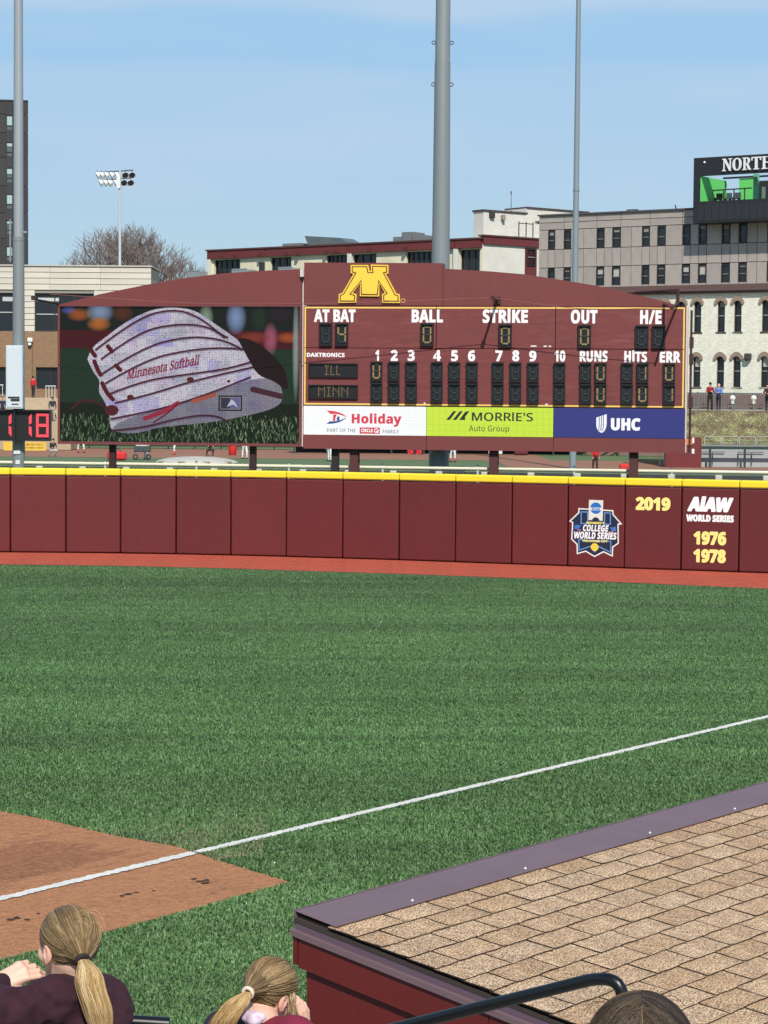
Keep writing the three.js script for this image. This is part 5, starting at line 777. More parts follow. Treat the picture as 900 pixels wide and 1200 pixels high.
{ // covered mound
  const a = at(221, 546, 140), t = thing('covered_mound', 'pale tarpaulin spread over a practice mound under the video board', 'tarpaulin', V(a.x, 0, -146));
  const w = at(269, 545, 146).x - at(173, 545, 146).x, h = at(221, 536.5, 146).y, g = new THREE.SphereGeometry(1, 40, 14, 0, Math.PI * 2, 0, Math.PI / 2).scale(w / 2, Math.max(h, 0.42), 2.2);
  const p = g.attributes.position; for (let i = 0; i < p.count; i++) { const k = 1 + 0.05 * (fbm(p.getX(i) * 2, p.getZ(i) * 2, 3, 0, 14) - 0.5); p.setXYZ(i, p.getX(i) * k, p.getY(i) * k, p.getZ(i) * k); } g.computeVertexNormals();
  part(t, 'sheet', g, M(198, 194, 182, { map: rep(mottle, 2) })); part(t, 'edge_weights', merge([-0.8, -0.3, 0.3, 0.8].map((k) => rbox(0.5, 0.14, 0.2, 0.05, k * w / 2, 0.08, 2.1 * Math.sqrt(1 - k * k)))), M(150, 140, 120));
  const c = at(163, 541, 150), cart = thing('ball_cart', 'wheeled ball cart standing under the left half of the video board', 'cart', V(c.x, 0, -152));
  part(cart, 'basket', merge([box(1.1, 0.05, 0.7, 0, 0.55, 0), box(1.1, 0.4, 0.04, 0, 0.75, 0.33), box(1.1, 0.4, 0.04, 0, 0.75, -0.33), box(0.04, 0.4, 0.62, -0.53, 0.75, 0), box(0.04, 0.4, 0.62, 0.53, 0.75, 0)]), M(70, 76, 78));
  part(cart, 'white_tub', rbox(0.8, 0.5, 0.5, 0.1, -0.05, 1.05, 0), M(214, 214, 206)); for (const sx of [-0.45, 0.45]) { part(cart, 'wheel', new THREE.TorusGeometry(0.15, 0.045, 8, 18).translate(sx, 0.2, 0.3), M(44, 44, 46)); part(cart, 'leg', bar(V(sx, 0.2, 0.3), V(sx, 0.55, 0.3), 0.025), M(120, 124, 126)); }
  for (const [name, lab, cat, px, py, z, s, c2] of [['bucket', 'red ball bucket under the right half of the video board', 'bucket', 272.5, 532, 165, 1, [226, 52, 48]], ['equipment_bag', 'red equipment bag lying beside the left video board post', 'bag', 137, 541, 150, 1.1, [214, 44, 50]], ['equipment_bag', 'small red bag on the ground beside the right scoreboard post', 'bag', 733.5, 548, 138, 0.7, [214, 50, 44]]]) {
    const q = gnd(px, py + 2), t2 = thing(name, lab, cat, V(q.x * z / -q.z, 0, -z));
    if (name === 'bucket') { part(t2, 'body', new THREE.LatheGeometry([[0, 0], [0.2, 0], [0.26, 0.6], [0.28, 0.62], [0.24, 0.62], [0.2, 0.05]].map(([a2, b2]) => new THREE.Vector2(a2, b2)), 18).scale(1.3, 1.1, 1.3), M(...c2)); part(t2, 'handle', new THREE.TorusGeometry(0.3, 0.015, 6, 18, Math.PI).translate(0, 0.66, 0), M(200, 200, 200)); } else { part(t2, 'body', rbox(1.2 * s, 0.55 * s, 0.45, 0.16 * s, 0, 0.28 * s, 0), M(...c2)); part(t2, 'strap', tube([V(-0.35 * s, 0.5 * s, 0.1), V(0, 0.72 * s, 0.1), V(0.35 * s, 0.5 * s, 0.1)], 0.025, 16, 6), M(40, 36, 38)); }
  }
  // yellow banner and bleacher block by the countdown display
  const z = 172, yb = thing('yellow_banner', 'yellow lettered banner on the far fence below the countdown display', 'banner', V(at(30, 522, z).x, 0, -z)), Xb = (px) => at(px, 522, z).x - at(30, 522, z).x, y0 = at(30, 528, z).y, y1 = at(30, 518, z).y;
  const bt = canvas(512, 90, (g, w, h) => { g.fillStyle = '#e6c04c'; g.fillRect(0, 0, w, h); const rr = rng(6); g.fillStyle = '#8a6a20'; for (let r = 0; r < 2; r++) for (let x = 230; x < 490; x += 8 + rr() * 12) g.fillRect(x, 16 + r * 34, 4 + rr() * 8, 20); });
  const bg = new THREE.BoxGeometry(Xb(54) - Xb(4), y1 - y0, 0.05).translate((Xb(4) + Xb(54)) / 2, (y0 + y1) / 2, 0);
  part(yb, 'sheet', bg, new THREE.MeshStandardMaterial({ map: bt, roughness: 0.7, color: new THREE.Color(0.85, 0.85, 0.85) })); for (const px of [5, 53]) part(yb, 'stake', bar(V(Xb(px), 0, -0.05), V(Xb(px), y1, -0.05), 0.03), M(60, 60, 60));
  const zc = 178, cb = thing('concrete_bleacher', 'tan concrete bleacher block between the brick building and the display', 'bleacher', V(at(20, 480, zc).x, 0, -zc)), Xc = (px) => at(px, 480, zc).x - at(20, 480, zc).x, yc = at(30, 466, zc).y;
  part(cb, 'block', rbox(Xc(90) - Xc(-30), yc, 3, 0.05, (Xc(90) + Xc(-30)) / 2, yc / 2, 0), M(196, 176, 146, { map: rep(mottle, 0.2) })); part(cb, 'step', rbox(Xc(90) - Xc(-30), yc * 0.55, 2, 0.05, (Xc(90) + Xc(-30)) / 2, yc * 0.275, 2.4), M(186, 166, 138, { map: rep(mottle, 0.2) }));
  const rr = [bar(V(Xc(-20), yc + 1.0, 1.2), V(Xc(7), yc + 1.0, 1.2), 0.05), bar(V(Xc(56), yc + 0.95, 1.2), V(Xc(68), yc + 0.95, 1.2), 0.04)]; for (const px of [-18, 6, 56.5, 60, 63.5, 67]) rr.push(bar(V(Xc(px), yc, 1.2), V(Xc(px), yc + 1.0, 1.2), 0.03)); part(cb, 'railing', merge(rr), M(214, 214, 208));
}

// ───────────────────────── figures ─────────────────────────
// surface nets: a mesh of the zero level of a distance field
function nets(f, mn, mx, cell) {
  const n = [0, 1, 2].map((i) => Math.ceil((mx[i] - mn[i]) / cell) + 1), [nx, ny, nz] = n, F = new Float32Array(nx * ny * nz), id = new Int32Array(nx * ny * nz).fill(-1), pos = [], idx = [];
  for (let k = 0, q = 0; k < nz; k++) for (let j = 0; j < ny; j++) for (let i = 0; i < nx; i++, q++) F[q] = f(mn[0] + i * cell, mn[1] + j * cell, mn[2] + k * cell);
  const sx = 1, sy = nx, sz = nx * ny, E = [[0, 1], [2, 3], [4, 5], [6, 7], [0, 2], [1, 3], [4, 6], [5, 7], [0, 4], [1, 5], [2, 6], [3, 7]], off = [0, sx, sy, sx + sy, sz, sx + sz, sy + sz, sx + sy + sz];
  for (let k = 0; k < nz - 1; k++) for (let j = 0; j < ny - 1; j++) for (let i = 0; i < nx - 1; i++) {
    const q = i + j * sy + k * sz; let m = 0; for (let c = 0; c < 8; c++) if (F[q + off[c]] < 0) m |= 1 << c;
    if (m === 0 || m === 255) continue;
    let x = 0, y = 0, z = 0, c = 0;
    for (const [a, b] of E) { const A = F[q + off[a]], Bv = F[q + off[b]]; if ((A < 0) === (Bv < 0)) continue; const t = A / (A - Bv); x += (a & 1) + t * ((b & 1) - (a & 1)); y += ((a >> 1) & 1) + t * (((b >> 1) & 1) - ((a >> 1) & 1)); z += (a >> 2) + t * ((b >> 2) - (a >> 2)); c++; }
    id[q] = pos.length / 3; pos.push(mn[0] + (i + x / c) * cell, mn[1] + (j + y / c) * cell, mn[2] + (k + z / c) * cell);
  }
  const quad = (a, b, c, d, flip) => { if (a < 0 || b < 0 || c < 0 || d < 0) return; flip ? idx.push(a, c, b, b, c, d) : idx.push(a, b, c, b, d, c); };
  for (let k = 1; k < nz - 1; k++) for (let j = 1; j < ny - 1; j++) for (let i = 1; i < nx - 1; i++) {
    const q = i + j * sy + k * sz, s = F[q] < 0;
    if (s !== F[q + sx] < 0) quad(id[q - sy - sz], id[q - sz], id[q - sy], id[q], !s);
    if (s !== F[q + sy] < 0) quad(id[q - sx - sz], id[q - sx], id[q - sz], id[q], !s);
    if (s !== F[q + sz] < 0) quad(id[q - sx - sy], id[q - sy], id[q - sx], id[q], !s);
  }
  const g = new THREE.BufferGeometry(); g.setAttribute('position', new THREE.Float32BufferAttribute(pos, 3)); g.setIndex(idx);
  const nr = new Float32Array(pos.length), e = cell * 0.6;
  for (let i = 0; i < pos.length; i += 3) { const x = pos[i], y = pos[i + 1], z = pos[i + 2], a = f(x + e, y, z) - f(x - e, y, z), b = f(x, y + e, z) - f(x, y - e, z), c = f(x, y, z + e) - f(x, y, z - e), l = Math.hypot(a, b, c) || 1; nr[i] = a / l; nr[i + 1] = b / l; nr[i + 2] = c / l; }
  g.setAttribute('normal', new THREE.BufferAttribute(nr, 3)); g.setAttribute('uv', new THREE.BufferAttribute(new Float32Array(pos.length / 3 * 2), 2));
  return g;
}
const smin = (a, b, k) => { const h = clamp(0.5 + 0.5 * (b - a) / k, 0, 1); return lerp(b, a, h) - k * h * (1 - h); };
const dCap = (x, y, z, p) => { const [a, b, ra, rb] = p, bx = b.x - a.x, by = b.y - a.y, bz = b.z - a.z, px = x - a.x, py = y - a.y, pz = z - a.z, t = clamp((px * bx + py * by + pz * bz) / (bx * bx + by * by + bz * bz || 1e-9), 0, 1); return Math.hypot(px - bx * t, py - by * t, pz - bz * t) - (ra + (rb - ra) * t); };
const dEll = (x, y, z, c, r) => { const a = (x - c[0]) / r[0], b = (y - c[1]) / r[1], d = (z - c[2]) / r[2], k = Math.hypot(a, b, d); return (k - 1) * Math.min(...r) * (k > 0.5 ? 1 : 1); };
const capsField = (caps, k) => (x, y, z) => { let d = 1e9; for (const p of caps) d = d > 1e8 ? dCap(x, y, z, p) : smin(d, dCap(x, y, z, p), k); return d; };
function boundsOf(caps, pad = 0.03) { const mn = [1e9, 1e9, 1e9], mx = [-1e9, -1e9, -1e9]; for (const [a, b, ra, rb] of caps) for (const [p, r] of [[a, ra], [b, rb]]) p.toArray().forEach((v, i) => { mn[i] = Math.min(mn[i], v - r - pad); mx[i] = Math.max(mx[i], v + r + pad); }); return [mn, mx]; }
const capsMesh = (caps, k, cell, warp) => { const f = capsField(caps, k), [mn, mx] = boundsOf(caps, cell * 2.5 + 0.01); return nets(warp ? (x, y, z) => f(x, y, z) + warp(x, y, z) : f, mn, mx, cell); };
const vertexMat = (rough = 0.8) => { const m = new THREE.MeshStandardMaterial({ vertexColors: true, roughness: rough }); return m; };
const skinMat = new THREE.MeshPhysicalMaterial({ vertexColors: true, roughness: 0.55, sheen: 0.1 });
const clothV = vertexMat(0.9), hairMat = new THREE.MeshPhysicalMaterial({ vertexColors: true, roughness: 0.5, specularIntensity: 0.5 });

// small figures across the field
function figure(label, base, turn, o) {
  const t = thing('person', label, 'person', base, turn), H0 = o.height ?? 1.75, s = H0 / 1.75, v = (x, y, z) => V(x * s, y * s, z * s);
  const sk = linArr(226, 178, 150), top = linArr(...o.top), leg = linArr(...o.legs), shoe = linArr(...(o.shoes ?? [40, 40, 42])), sock = o.socks ? linArr(...o.socks) : leg, sleeve = o.bareArms ? sk : top;
  const st = o.stride ?? 0.05, cr = o.crouch ?? 0, hip = 0.92 - cr * 0.5, lean = o.lean ?? 0, ch = v(0, hip + 0.42, lean * 0.32), ne = v(0, hip + 0.6, lean * 0.45);
  const P = [];
  const add = (a, b, ra, rb, c) => P.push([a, b, ra * s, rb * s, c]);
  for (const d of [-1, 1]) {
    const h = v(d * 0.09, hip, 0), k = v(d * (0.11 + cr * 0.12), hip - 0.42 + cr * 0.42, cr * 0.38 + d * st), a = v(d * (0.11 + cr * 0.12), 0.09, d * st - 0.02);
    add(h, k, 0.095, 0.065, leg); add(k, a.clone().lerp(k, 0.5), 0.062, 0.058, leg); add(a.clone().lerp(k, 0.5), a, 0.056, 0.045, sock); add(a.clone().add(v(0, -0.04, -0.03)), a.clone().add(v(d * 0.02, -0.05, 0.14)), 0.045, 0.035, shoe);
    const arms = o.arms ?? 'down', sh = ch.clone().add(v(d * 0.185, 0.1, 0)), el = arms === 'crossed' ? sh.clone().add(v(d * 0.06, -0.25, 0.08)) : sh.clone().add(v(d * 0.07, -0.27, arms === 'forward' ? 0.1 : -0.02)), wr = arms === 'crossed' ? sh.clone().add(v(-d * 0.14, -0.24, 0.22)) : arms === 'forward' ? el.clone().add(v(-d * 0.06, -0.02, 0.24)) : el.clone().add(v(-d * 0.01, -0.24, 0.06));
    add(sh, el, 0.062, 0.047, top); add(el, wr, 0.045, 0.035, sleeve); const hd = wr.clone().add(wr.clone().sub(el).normalize().multiplyScalar(0.05)); add(hd, hd.clone().add(wr.clone().sub(el).normalize().multiplyScalar(0.06)), 0.036, 0.026, sk); add(hd, hd.clone().add(v(-d * 0.04, 0.0, 0.04)), 0.02, 0.014, sk);
  }
  add(v(0, hip, 0), v(0, hip + 0.16, lean * 0.1), 0.145, 0.135, leg); add(v(0, hip + 0.16, lean * 0.1), ch, 0.135, 0.15, top); add(ch.clone().add(v(-0.1, 0.08, 0)), ch.clone().add(v(0.1, 0.08, 0)), 0.09, 0.09, top);
  const hc = ne.clone().add(v(0, 0.15, 0.02 + lean * 0.05)); add(ch, ne, 0.06, 0.055, sk); add(hc.clone().add(v(0, 0.02, -0.015)), hc.clone().add(v(0, -0.04, 0.02)), 0.098, 0.075, sk); add(hc.clone().add(v(0, 0, 0.085)), hc.clone().add(v(0, -0.025, 0.1)), 0.014, 0.016, sk);
  for (const d of [-1, 1]) add(hc.clone().add(v(d * 0.09, 0, -0.01)), hc.clone().add(v(d * 0.09, -0.03, -0.01)), 0.018, 0.014, sk);
  const g = capsMesh(P, 0.035 * s, 0.024 * s);
  tint(g, (x, y, z) => { let best = 1e9, c = sk; for (const p of P) { const d = dCap(x, y, z, p); if (d < best) { best = d; c = p[4]; } } return c; });
  part(t, 'body', g, clothV);
  const cap = capsMesh([[hc.clone().add(v(0, 0.045, -0.02)), hc.clone().add(v(0, 0.02, -0.04)), 0.098 * s, 0.09 * s]], 0.01, 0.02 * s); part(t, o.hat ? 'hat' : 'hair', cap, M(...(o.hat ?? o.hair ?? [70, 52, 40]), { roughness: 0.9 }));
  if (o.hat) part(t, 'brim', new THREE.CylinderGeometry(0.075 * s, 0.08 * s, 0.02 * s, 18).scale(1, 1, 1.3).translate(hc.x, hc.y + 0.075 * s, hc.z + 0.1 * s), M(...o.hat, { roughness: 0.9 }));
  if (o.hairLong) part(t, 'ponytail', capsMesh([[hc.clone().add(v(0, 0.0, -0.11)), hc.clone().add(v(0, -0.22, -0.13)), 0.045 * s, 0.02 * s]], 0.01, 0.015), M(...(o.hair ?? [70, 52, 40])));
  return t;
}
const footAt = (px, z, y = 0) => { const p = at(px, 500, z); return V(p.x, y, p.z); };
figure('visitor in black and red jacket with black cap on the bank path', footAt(831.5, 150, bermY + 0.01), 0.2, { top: [150, 34, 44], legs: [34, 34, 38], hat: [30, 30, 34], arms: 'crossed', height: 1.86 });
figure('visitor in bright blue jacket with light hair on the bank path', footAt(841.6, 150, bermY + 0.01), -0.3, { top: [92, 132, 200], legs: [36, 42, 58], hair: [206, 184, 150], arms: 'crossed', height: 1.76, stride: 0.12 });
figure('visitor in dark jacket on the bank path, cut by the right picture edge', footAt(899, 150, bermY + 0.01), -0.6, { top: [70, 34, 38], legs: [40, 40, 46], hair: [60, 46, 40], height: 1.78, arms: 'forward' });
const yStep = at(30, 466, 178).y;
figure('player in red jersey standing on the concrete bleacher beside the electrical box', footAt(39, 176.8, yStep - 0.05), 2.7, { top: [214, 40, 52], legs: [44, 44, 48], hat: [36, 30, 32], height: 1.75 });
figure('player in dark navy top on the bleacher at the left picture edge', footAt(3, 175.6, yStep * 0.55), 0.4, { top: [44, 52, 74], legs: [40, 44, 54], hair: [70, 52, 40], height: 1.9 });
figure('umpire in black and grey standing on the bleacher step beside the video board', footAt(61.5, 175.4, yStep * 0.55), 0.3, { top: [52, 52, 56], legs: [176, 170, 156], hat: [40, 40, 42], height: 1.9 });
figure('catcher in dark gear crouching below the left end of the video board', footAt(61, 158), 0.5, { top: [52, 54, 60], legs: [206, 206, 206], hat: [36, 36, 40], crouch: 0.95, lean: 0.5, height: 1.7, arms: 'forward' });
figure('player in white trousers and red socks striding under the video board', footAt(95, 168), 0.9, { top: [206, 40, 50], legs: [234, 230, 228], socks: [220, 70, 70], hair: [80, 60, 44], stride: 0.2, hairLong: true });
figure('player in white trousers beside the wheeled ball cart', footAt(171.5, 153), 0.1, { top: [210, 48, 54], legs: [236, 236, 240], hair: [90, 66, 48], stride: 0.03, hairLong: true });
figure('player in white trousers walking with red shoes left of the covered mound', footAt(204.5, 165), -0.6, { top: [206, 40, 50], legs: [234, 228, 226], shoes: [216, 50, 54], socks: [222, 90, 86], hair: [60, 44, 36], stride: 0.16, hairLong: true });
figure('umpire in black crouching behind the covered mound', footAt(246, 163), 0.2, { top: [36, 36, 38], legs: [70, 66, 64], hat: [30, 30, 32], crouch: 0.9, lean: 0.4, arms: 'forward' });
figure('player in white trousers beside the right video board post', footAt(287, 156), 0.5, { top: [206, 40, 50], legs: [238, 238, 240], hair: [60, 44, 36], stride: 0.12, hairLong: true });
figure('player in white trousers behind the black scoreboard post', footAt(386.5, 152), -0.4, { top: [60, 50, 52], legs: [232, 232, 232], hair: [60, 44, 36], stride: 0.06 });
figure('player in white trousers just right of the thick steel pole', footAt(531, 152), 0.6, { top: [206, 40, 50], legs: [236, 232, 232], socks: [220, 90, 90], hair: [60, 44, 36], stride: 0.1 });
figure('coach in bright red shirt and dark trousers left of the right scoreboard post', footAt(698, 134), 0.5, { top: [226, 40, 46], legs: [70, 40, 44], hair: [60, 44, 36], height: 1.72, lean: 0.15 });

// ───────────────────────── dugout roof in the foreground ─────────────────────────
{
  const O = gnd(346, 1072, 2.4), TURN = 51.35 * Math.PI / 180, SL = 0.144, ang = Math.atan(SL), cs = Math.cos(ang);
  const d = thing('dugout', 'red dugout with tan shingle roof and purple metal edging in the right foreground', 'dugout', V(O.x, 0, O.z), TURN), YR = 2.4, LEN = 9, DEP = 3.4;
  const onRoof = (g) => g.applyMatrix4(new THREE.Matrix4().makeRotationX(ang)).translate(0, YR, 0);      // a sheet laid in the roof plane: x along the edge, z down the slope
  const purple = M(124, 100, 105, { roughness: 0.55, metalness: 0.0, bumpMap: rep(mottle, 1.2), bumpScale: 0.004, map: rep(metalWear, 0.7) }), red = [M(112, 34, 30, { roughness: 0.55, bumpMap: rep(mottle, 2), bumpScale: 0.003, map: rep(metalWear, 0.8) }), M(107, 32, 29, { roughness: 0.55, bumpMap: rep(mottle, 2), bumpScale: 0.003, map: rep(metalWear, 0.8) })];
  // flashing in long lapped lengths, a folded lip down its outer edge
  for (let i = 0; i < 3; i++) {
    const x0 = i * 3.05, x1 = Math.min(x0 + 3.07, LEN), g = onRoof(rbox(x1 - x0, 0.006, 0.226, 0.0025, (x0 + x1) / 2, 0.0165 + i * 0.0015, 0.113, 1));
    part(d, 'flashing', wuv(g, 1), purple); part(d, 'flashing_lip', wuv(box(x1 - x0, 0.07, 0.006, (x0 + x1) / 2, YR - 0.014, -0.005), 1), purple);
  }
  for (let x = 0.55, k = 0; x < 5; x += 0.98, k++) { const q = part(d, 'roofing_nail', new THREE.ConeGeometry(0.0075, 0.01, 8), M(226, 226, 226)); q.position.set(x - 0.12 * (k % 2), YR + 0.0265 - 0.2 * SL, 0.2); }
  part(d, 'roof_deck', wuv(onRoof(box(LEN - 0.02, 0.03, DEP, LEN / 2 + 0.012, -0.022, DEP / 2 + 0.004)), 1), M(92, 74, 58));
  part(d, 'gap_shade_sheet', wuv(onRoof(box(LEN - 0.03, 0.004, DEP - 0.03, LEN / 2 + 0.02, -0.004, DEP / 2 + 0.016)), 1), M(24, 20, 18, { roughness: 1 }));  // black sheet: shade and dirt of the shingle gaps put into its colour
  // shingles, tab by tab
  const tabW = 0.305, expo = 0.1413, rr = rng(44), tones = [];
  for (let i = 0; i < 7; i++) { const k = [0.89, 0.95, 0.81, 0.98, 0.92, 0.85, 0.96][i], w = (i % 3 - 1) * 0.022; tones.push(new THREE.MeshStandardMaterial({ color: new THREE.Color(0.93 * k + w, 0.88 * k, 0.83 * k - w), map: rep(granule, 1.9), bumpMap: rep(granuleBump, 1.9), bumpScale: 0.006, roughness: 1 })); }
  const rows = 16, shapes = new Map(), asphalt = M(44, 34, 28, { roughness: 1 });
  const tabGeo = (w, len, v) => {
    const key = [w.toFixed(3), len.toFixed(3), v].join(); if (shapes.has(key)) return shapes.get(key);
    const r = rng(900 + v * 7), g = new THREE.BoxGeometry(w, 0.0052, len, 6, 1, 3), p = g.attributes.position;
    for (let i = 0; i < p.count; i++) { const x = p.getX(i), z = p.getZ(i), f = (z / len + 0.5), n = fbm(x * 14 + v * 9, z * 14, 3, 0, v); p.setY(i, p.getY(i) + (n - 0.5) * 0.004 * f); p.setZ(i, z + (f > 0.9 ? (vn(x * 40, v * 3, 0, v) - 0.5) * 0.007 : 0)); p.setX(i, x + (Math.abs(x) > w * 0.45 ? (vn(z * 50, v * 5, 0, v + 4) - 0.5) * 0.004 : 0)); }
    g.computeVertexNormals(); wuv(g, 1); const uv = g.attributes.uv, ox = r(), oy = r(); for (let i = 0; i < uv.count; i++) uv.setXY(i, uv.getX(i) + ox, uv.getY(i) + oy); shapes.set(key, g); return g;
  };
  let made = 0; const rest = [];
  for (let r = 0; r < rows; r++) {
    const z0 = 0.205 + r * expo, len = expo + 0.012, shift = (r % 2 ? 0.152 : 0.02) + 0.012 * (rr() - 0.5);
    for (let c = -1; c * tabW + shift < LEN; c++) {
      let x0 = Math.max(c * tabW + shift, -0.012), x1 = Math.min((c + 1) * tabW + shift - 0.013, LEN); if (c === 0 && shift < 0.06) x0 = -0.012; if (x1 < 0.05) continue;
      const mat = tones[Math.floor(rr() * 7)], v = Math.floor(rr() * 9), lift = 0.003 + 0.004 * rr(), yaw = (rr() - 0.5) * 0.008;
      const place = (o) => { o.rotation.set(ang - 0.036 - lift * 1.5, yaw, 0); const zc = z0 + len / 2 - 0.012; o.position.set((x0 + x1) / 2, YR + 0.0062 + lift * 0.4 - zc * cs * SL, zc * cs); };
      const vis = x0 < 5.1 - (z0 - 0.2) * 1.72;
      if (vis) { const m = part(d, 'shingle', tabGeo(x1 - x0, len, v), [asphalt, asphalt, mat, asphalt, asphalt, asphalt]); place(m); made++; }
      else { const m = new THREE.Object3D(); place(m); m.updateMatrix(); rest.push(tabGeo(x1 - x0, len, v).clone().applyMatrix4(m.matrix)); }
    }
  }
  part(d, 'far_shingles', merge(rest), tones[3]).userData.kind = 'stuff';
  // rake: dark felt edge, purple drip edge of two steps, red frieze boards, end wall
  const rake = (x0, x1, yT, yB, z0, z1) => { const s = new THREE.Shape([[z0, yT - z0 * SL], [z1, yT - z1 * SL], [z1, yB - z1 * SL], [z0, yB - z0 * SL]].map((p) => new THREE.Vector2(...p))); const g = new THREE.ExtrudeGeometry(s, { depth: x1 - x0, bevelEnabled: false }); g.applyMatrix4(new THREE.Matrix4().makeBasis(V(0, 0, 1), V(0, 1, 0), V(-1, 0, 0))).translate(x1, 0, 0); return wuv(g, 1); };
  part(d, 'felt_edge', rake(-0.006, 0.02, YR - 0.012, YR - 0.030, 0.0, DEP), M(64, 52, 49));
  part(d, 'drip_edge', rake(-0.004, 0.03, YR - 0.032, YR - 0.060, 0.004, DEP), M(106, 84, 98, { roughness: 0.5 })); part(d, 'drip_edge', rake(-0.026, 0.02, YR - 0.060, YR - 0.084, -0.006, DEP), purple);
  for (const [a, b, i] of [[0.03, 1.02, 0], [1.024, DEP, 1]]) part(d, 'frieze_board', rake(-0.012, 0.028, YR - 0.088, YR - 0.214, a, b), red[i]);
  part(d, 'corner_board', wuv(box(0.052, 0.118, 0.024, 0.012, YR - 0.149, 0.012), 1), red[1]);
  part(d, 'front_frieze', wuv(box(LEN - 0.05, 0.118, 0.024, LEN / 2 + 0.02, YR - 0.149, 0.012), 1), red[0]);
  part(d, 'end_wall', rake(0.013, 0.06, YR - 0.216, 0.0, 0.055, DEP - 0.25), red[0]);
  part(d, 'rear_wall', wuv(box(LEN - 0.1, 1.75, 0.12, LEN / 2 + 0.05, 0.875, DEP - 0.31), 1), red[1]); part(d, 'far_end_wall', rake(LEN - 0.09, LEN - 0.05, YR - 0.03, 0.0, 0.055, DEP - 0.4), red[0]);
  for (const x of [0.16, 3.0, 6.0, 8.84]) part(d, 'front_post', box(0.1, YR - 0.22, 0.1, x, (YR - 0.22) / 2, 0.13), red[1]);
  part(d, 'bench', box(LEN - 1, 0.06, 0.4, LEN / 2, 0.5, DEP - 0.75), M(140, 110, 84)); part(d, 'bench_support', merge([1, 4.5, 8].map((x) => box(0.08, 0.46, 0.36, x, 0.24, DEP - 0.75))), M(90, 88, 86));
}

// ───────────────────────── stand, rails, spectators ─────────────────────────
const deckA = 1.60, deckB = 1.70, deckC = 2.12;
{
  struct('stand_step', wuv(merge([box(9, deckA, 1.6, -3.2, deckA / 2, -7.2), box(10, deckB, 1.58, -2.6, deckB / 2, -5.6), box(10, deckC, 2.6, -1, deckC / 2, -3.5)]), 1), M(168, 164, 156, { roughness: 0.95, map: rep(mottle, 0.6) }));
  const a = at(468, 1204, 6.6), b = at(690, 1148.5, 6.25), c = at(713, 1149, 6.2), e = at(729, 1163, 6.18), f = at(733, 1260, 6.16), O = V(f.x, deckB, f.z);
  const t = thing('handrail', 'black painted tube handrail in front of the dugout, bent down at its right end', 'handrail', O), L = (p) => p.clone().sub(O);
  const path = new THREE.CurvePath(); const A = L(a).add(L(a).sub(L(b)).multiplyScalar(0.5)), C1 = L(b);
  path.add(new THREE.LineCurve3(A, C1)); path.add(new THREE.CubicBezierCurve3(C1, L(c).add(V(0, 0.008, 0)), L(e).add(V(0.0, 0.045, 0)), L(e).add(V(0.004, -0.03, 0)))); path.add(new THREE.LineCurve3(L(e).add(V(0.004, -0.03, 0)), V(0.004, 0, 0)));
  const black = M(15, 15, 16, { roughness: 0.34 });
  part(t, 'tube', new THREE.TubeGeometry(path, 160, 0.0185, 14), black); part(t, 'post', bar(A, A.clone().setY(0), 0.0185, 0.0185, 12), black); part(t, 'base_flange', bar(V(0.004, 0, 0), V(0.004, 0.012, 0), 0.045, 0.045, 18), black);
  const g0 = at(137, 1196.5, 6.9), g1 = at(230, 1202, 6.9), O2 = V(g0.x, deckA, g0.z), r2 = thing('guard_rail', 'black guard rail end beside the ponytail girl in the maroon hoodie', 'guard rail', O2), dir = g1.clone().sub(g0);
  const p0 = V(0, g0.y - deckA, 0).addScaledVector(dir, -3.2), p1 = V(0, g0.y - deckA, 0).addScaledVector(dir, 0.66);
  part(r2, 'top_tube', bar(p0, p1, 0.022, 0.022, 14), black); part(r2, 'post', bar(p1.clone().setY(0), p1.clone().add(V(-0.02, -0.0, 0)), 0.02, 0.02, 12), black); part(r2, 'post', bar(p0.clone().setY(0), p0, 0.02, 0.02, 12), black); part(r2, 'lower_tube', bar(p0.clone().add(V(0, -0.5, 0)), p1.clone().add(V(0, -0.5, 0)), 0.016, 0.016, 12), black);
}
// hair: many thin three-sided strands
function strands(list) {                      // [points, radius, colour, colour at the tip?]
  const pos = [], nor = [], col = [], idx = []; const T = V(0, 0, 0), A = V(0, 0, 0), Bn = V(0, 0, 0);
  for (const [pts, rad, c0, c1] of list) {
    const base = pos.length / 3, n = pts.length;
    for (let i = 0; i < n; i++) {
      T.subVectors(pts[Math.min(i + 1, n - 1)], pts[Math.max(i - 1, 0)]).normalize(); if (!i) A.crossVectors(T, Math.abs(T.y) > 0.7 ? V(1, 0, 0) : UP).normalize(); else A.addScaledVector(T, -A.dot(T)).normalize(); Bn.crossVectors(T, A);
      const r = rad * (i === n - 1 ? 0.35 : 1), k = i / (n - 1);
      for (let s = 0; s < 3; s++) { const a = s * 2.0944, x = A.x * Math.cos(a) + Bn.x * Math.sin(a), y = A.y * Math.cos(a) + Bn.y * Math.sin(a), z = A.z * Math.cos(a) + Bn.z * Math.sin(a); pos.push(pts[i].x + x * r, pts[i].y + y * r, pts[i].z + z * r); nor.push(x, y, z); for (let q = 0; q < 3; q++) col.push(c1 ? lerp(c0[q], c1[q], k) : c0[q]); }
      if (i) for (let s = 0; s < 3; s++) { const a = base + (i - 1) * 3 + s, b = base + (i - 1) * 3 + (s + 1) % 3; idx.push(a, b, a + 3, b, b + 3, a + 3); }
    }
  }
  const g = new THREE.BufferGeometry(); g.setAttribute('position', new THREE.Float32BufferAttribute(pos, 3)); g.setAttribute('normal', new THREE.Float32BufferAttribute(nor, 3)); g.setAttribute('uv', new THREE.BufferAttribute(new Float32Array(pos.length / 3 * 2), 2)); g.setAttribute('color', new THREE.Float32BufferAttribute(col, 3)); g.setIndex(idx); return g;
}
const mixc = (a, b, t) => a.map((v, i) => lerp(v, b[i], t));
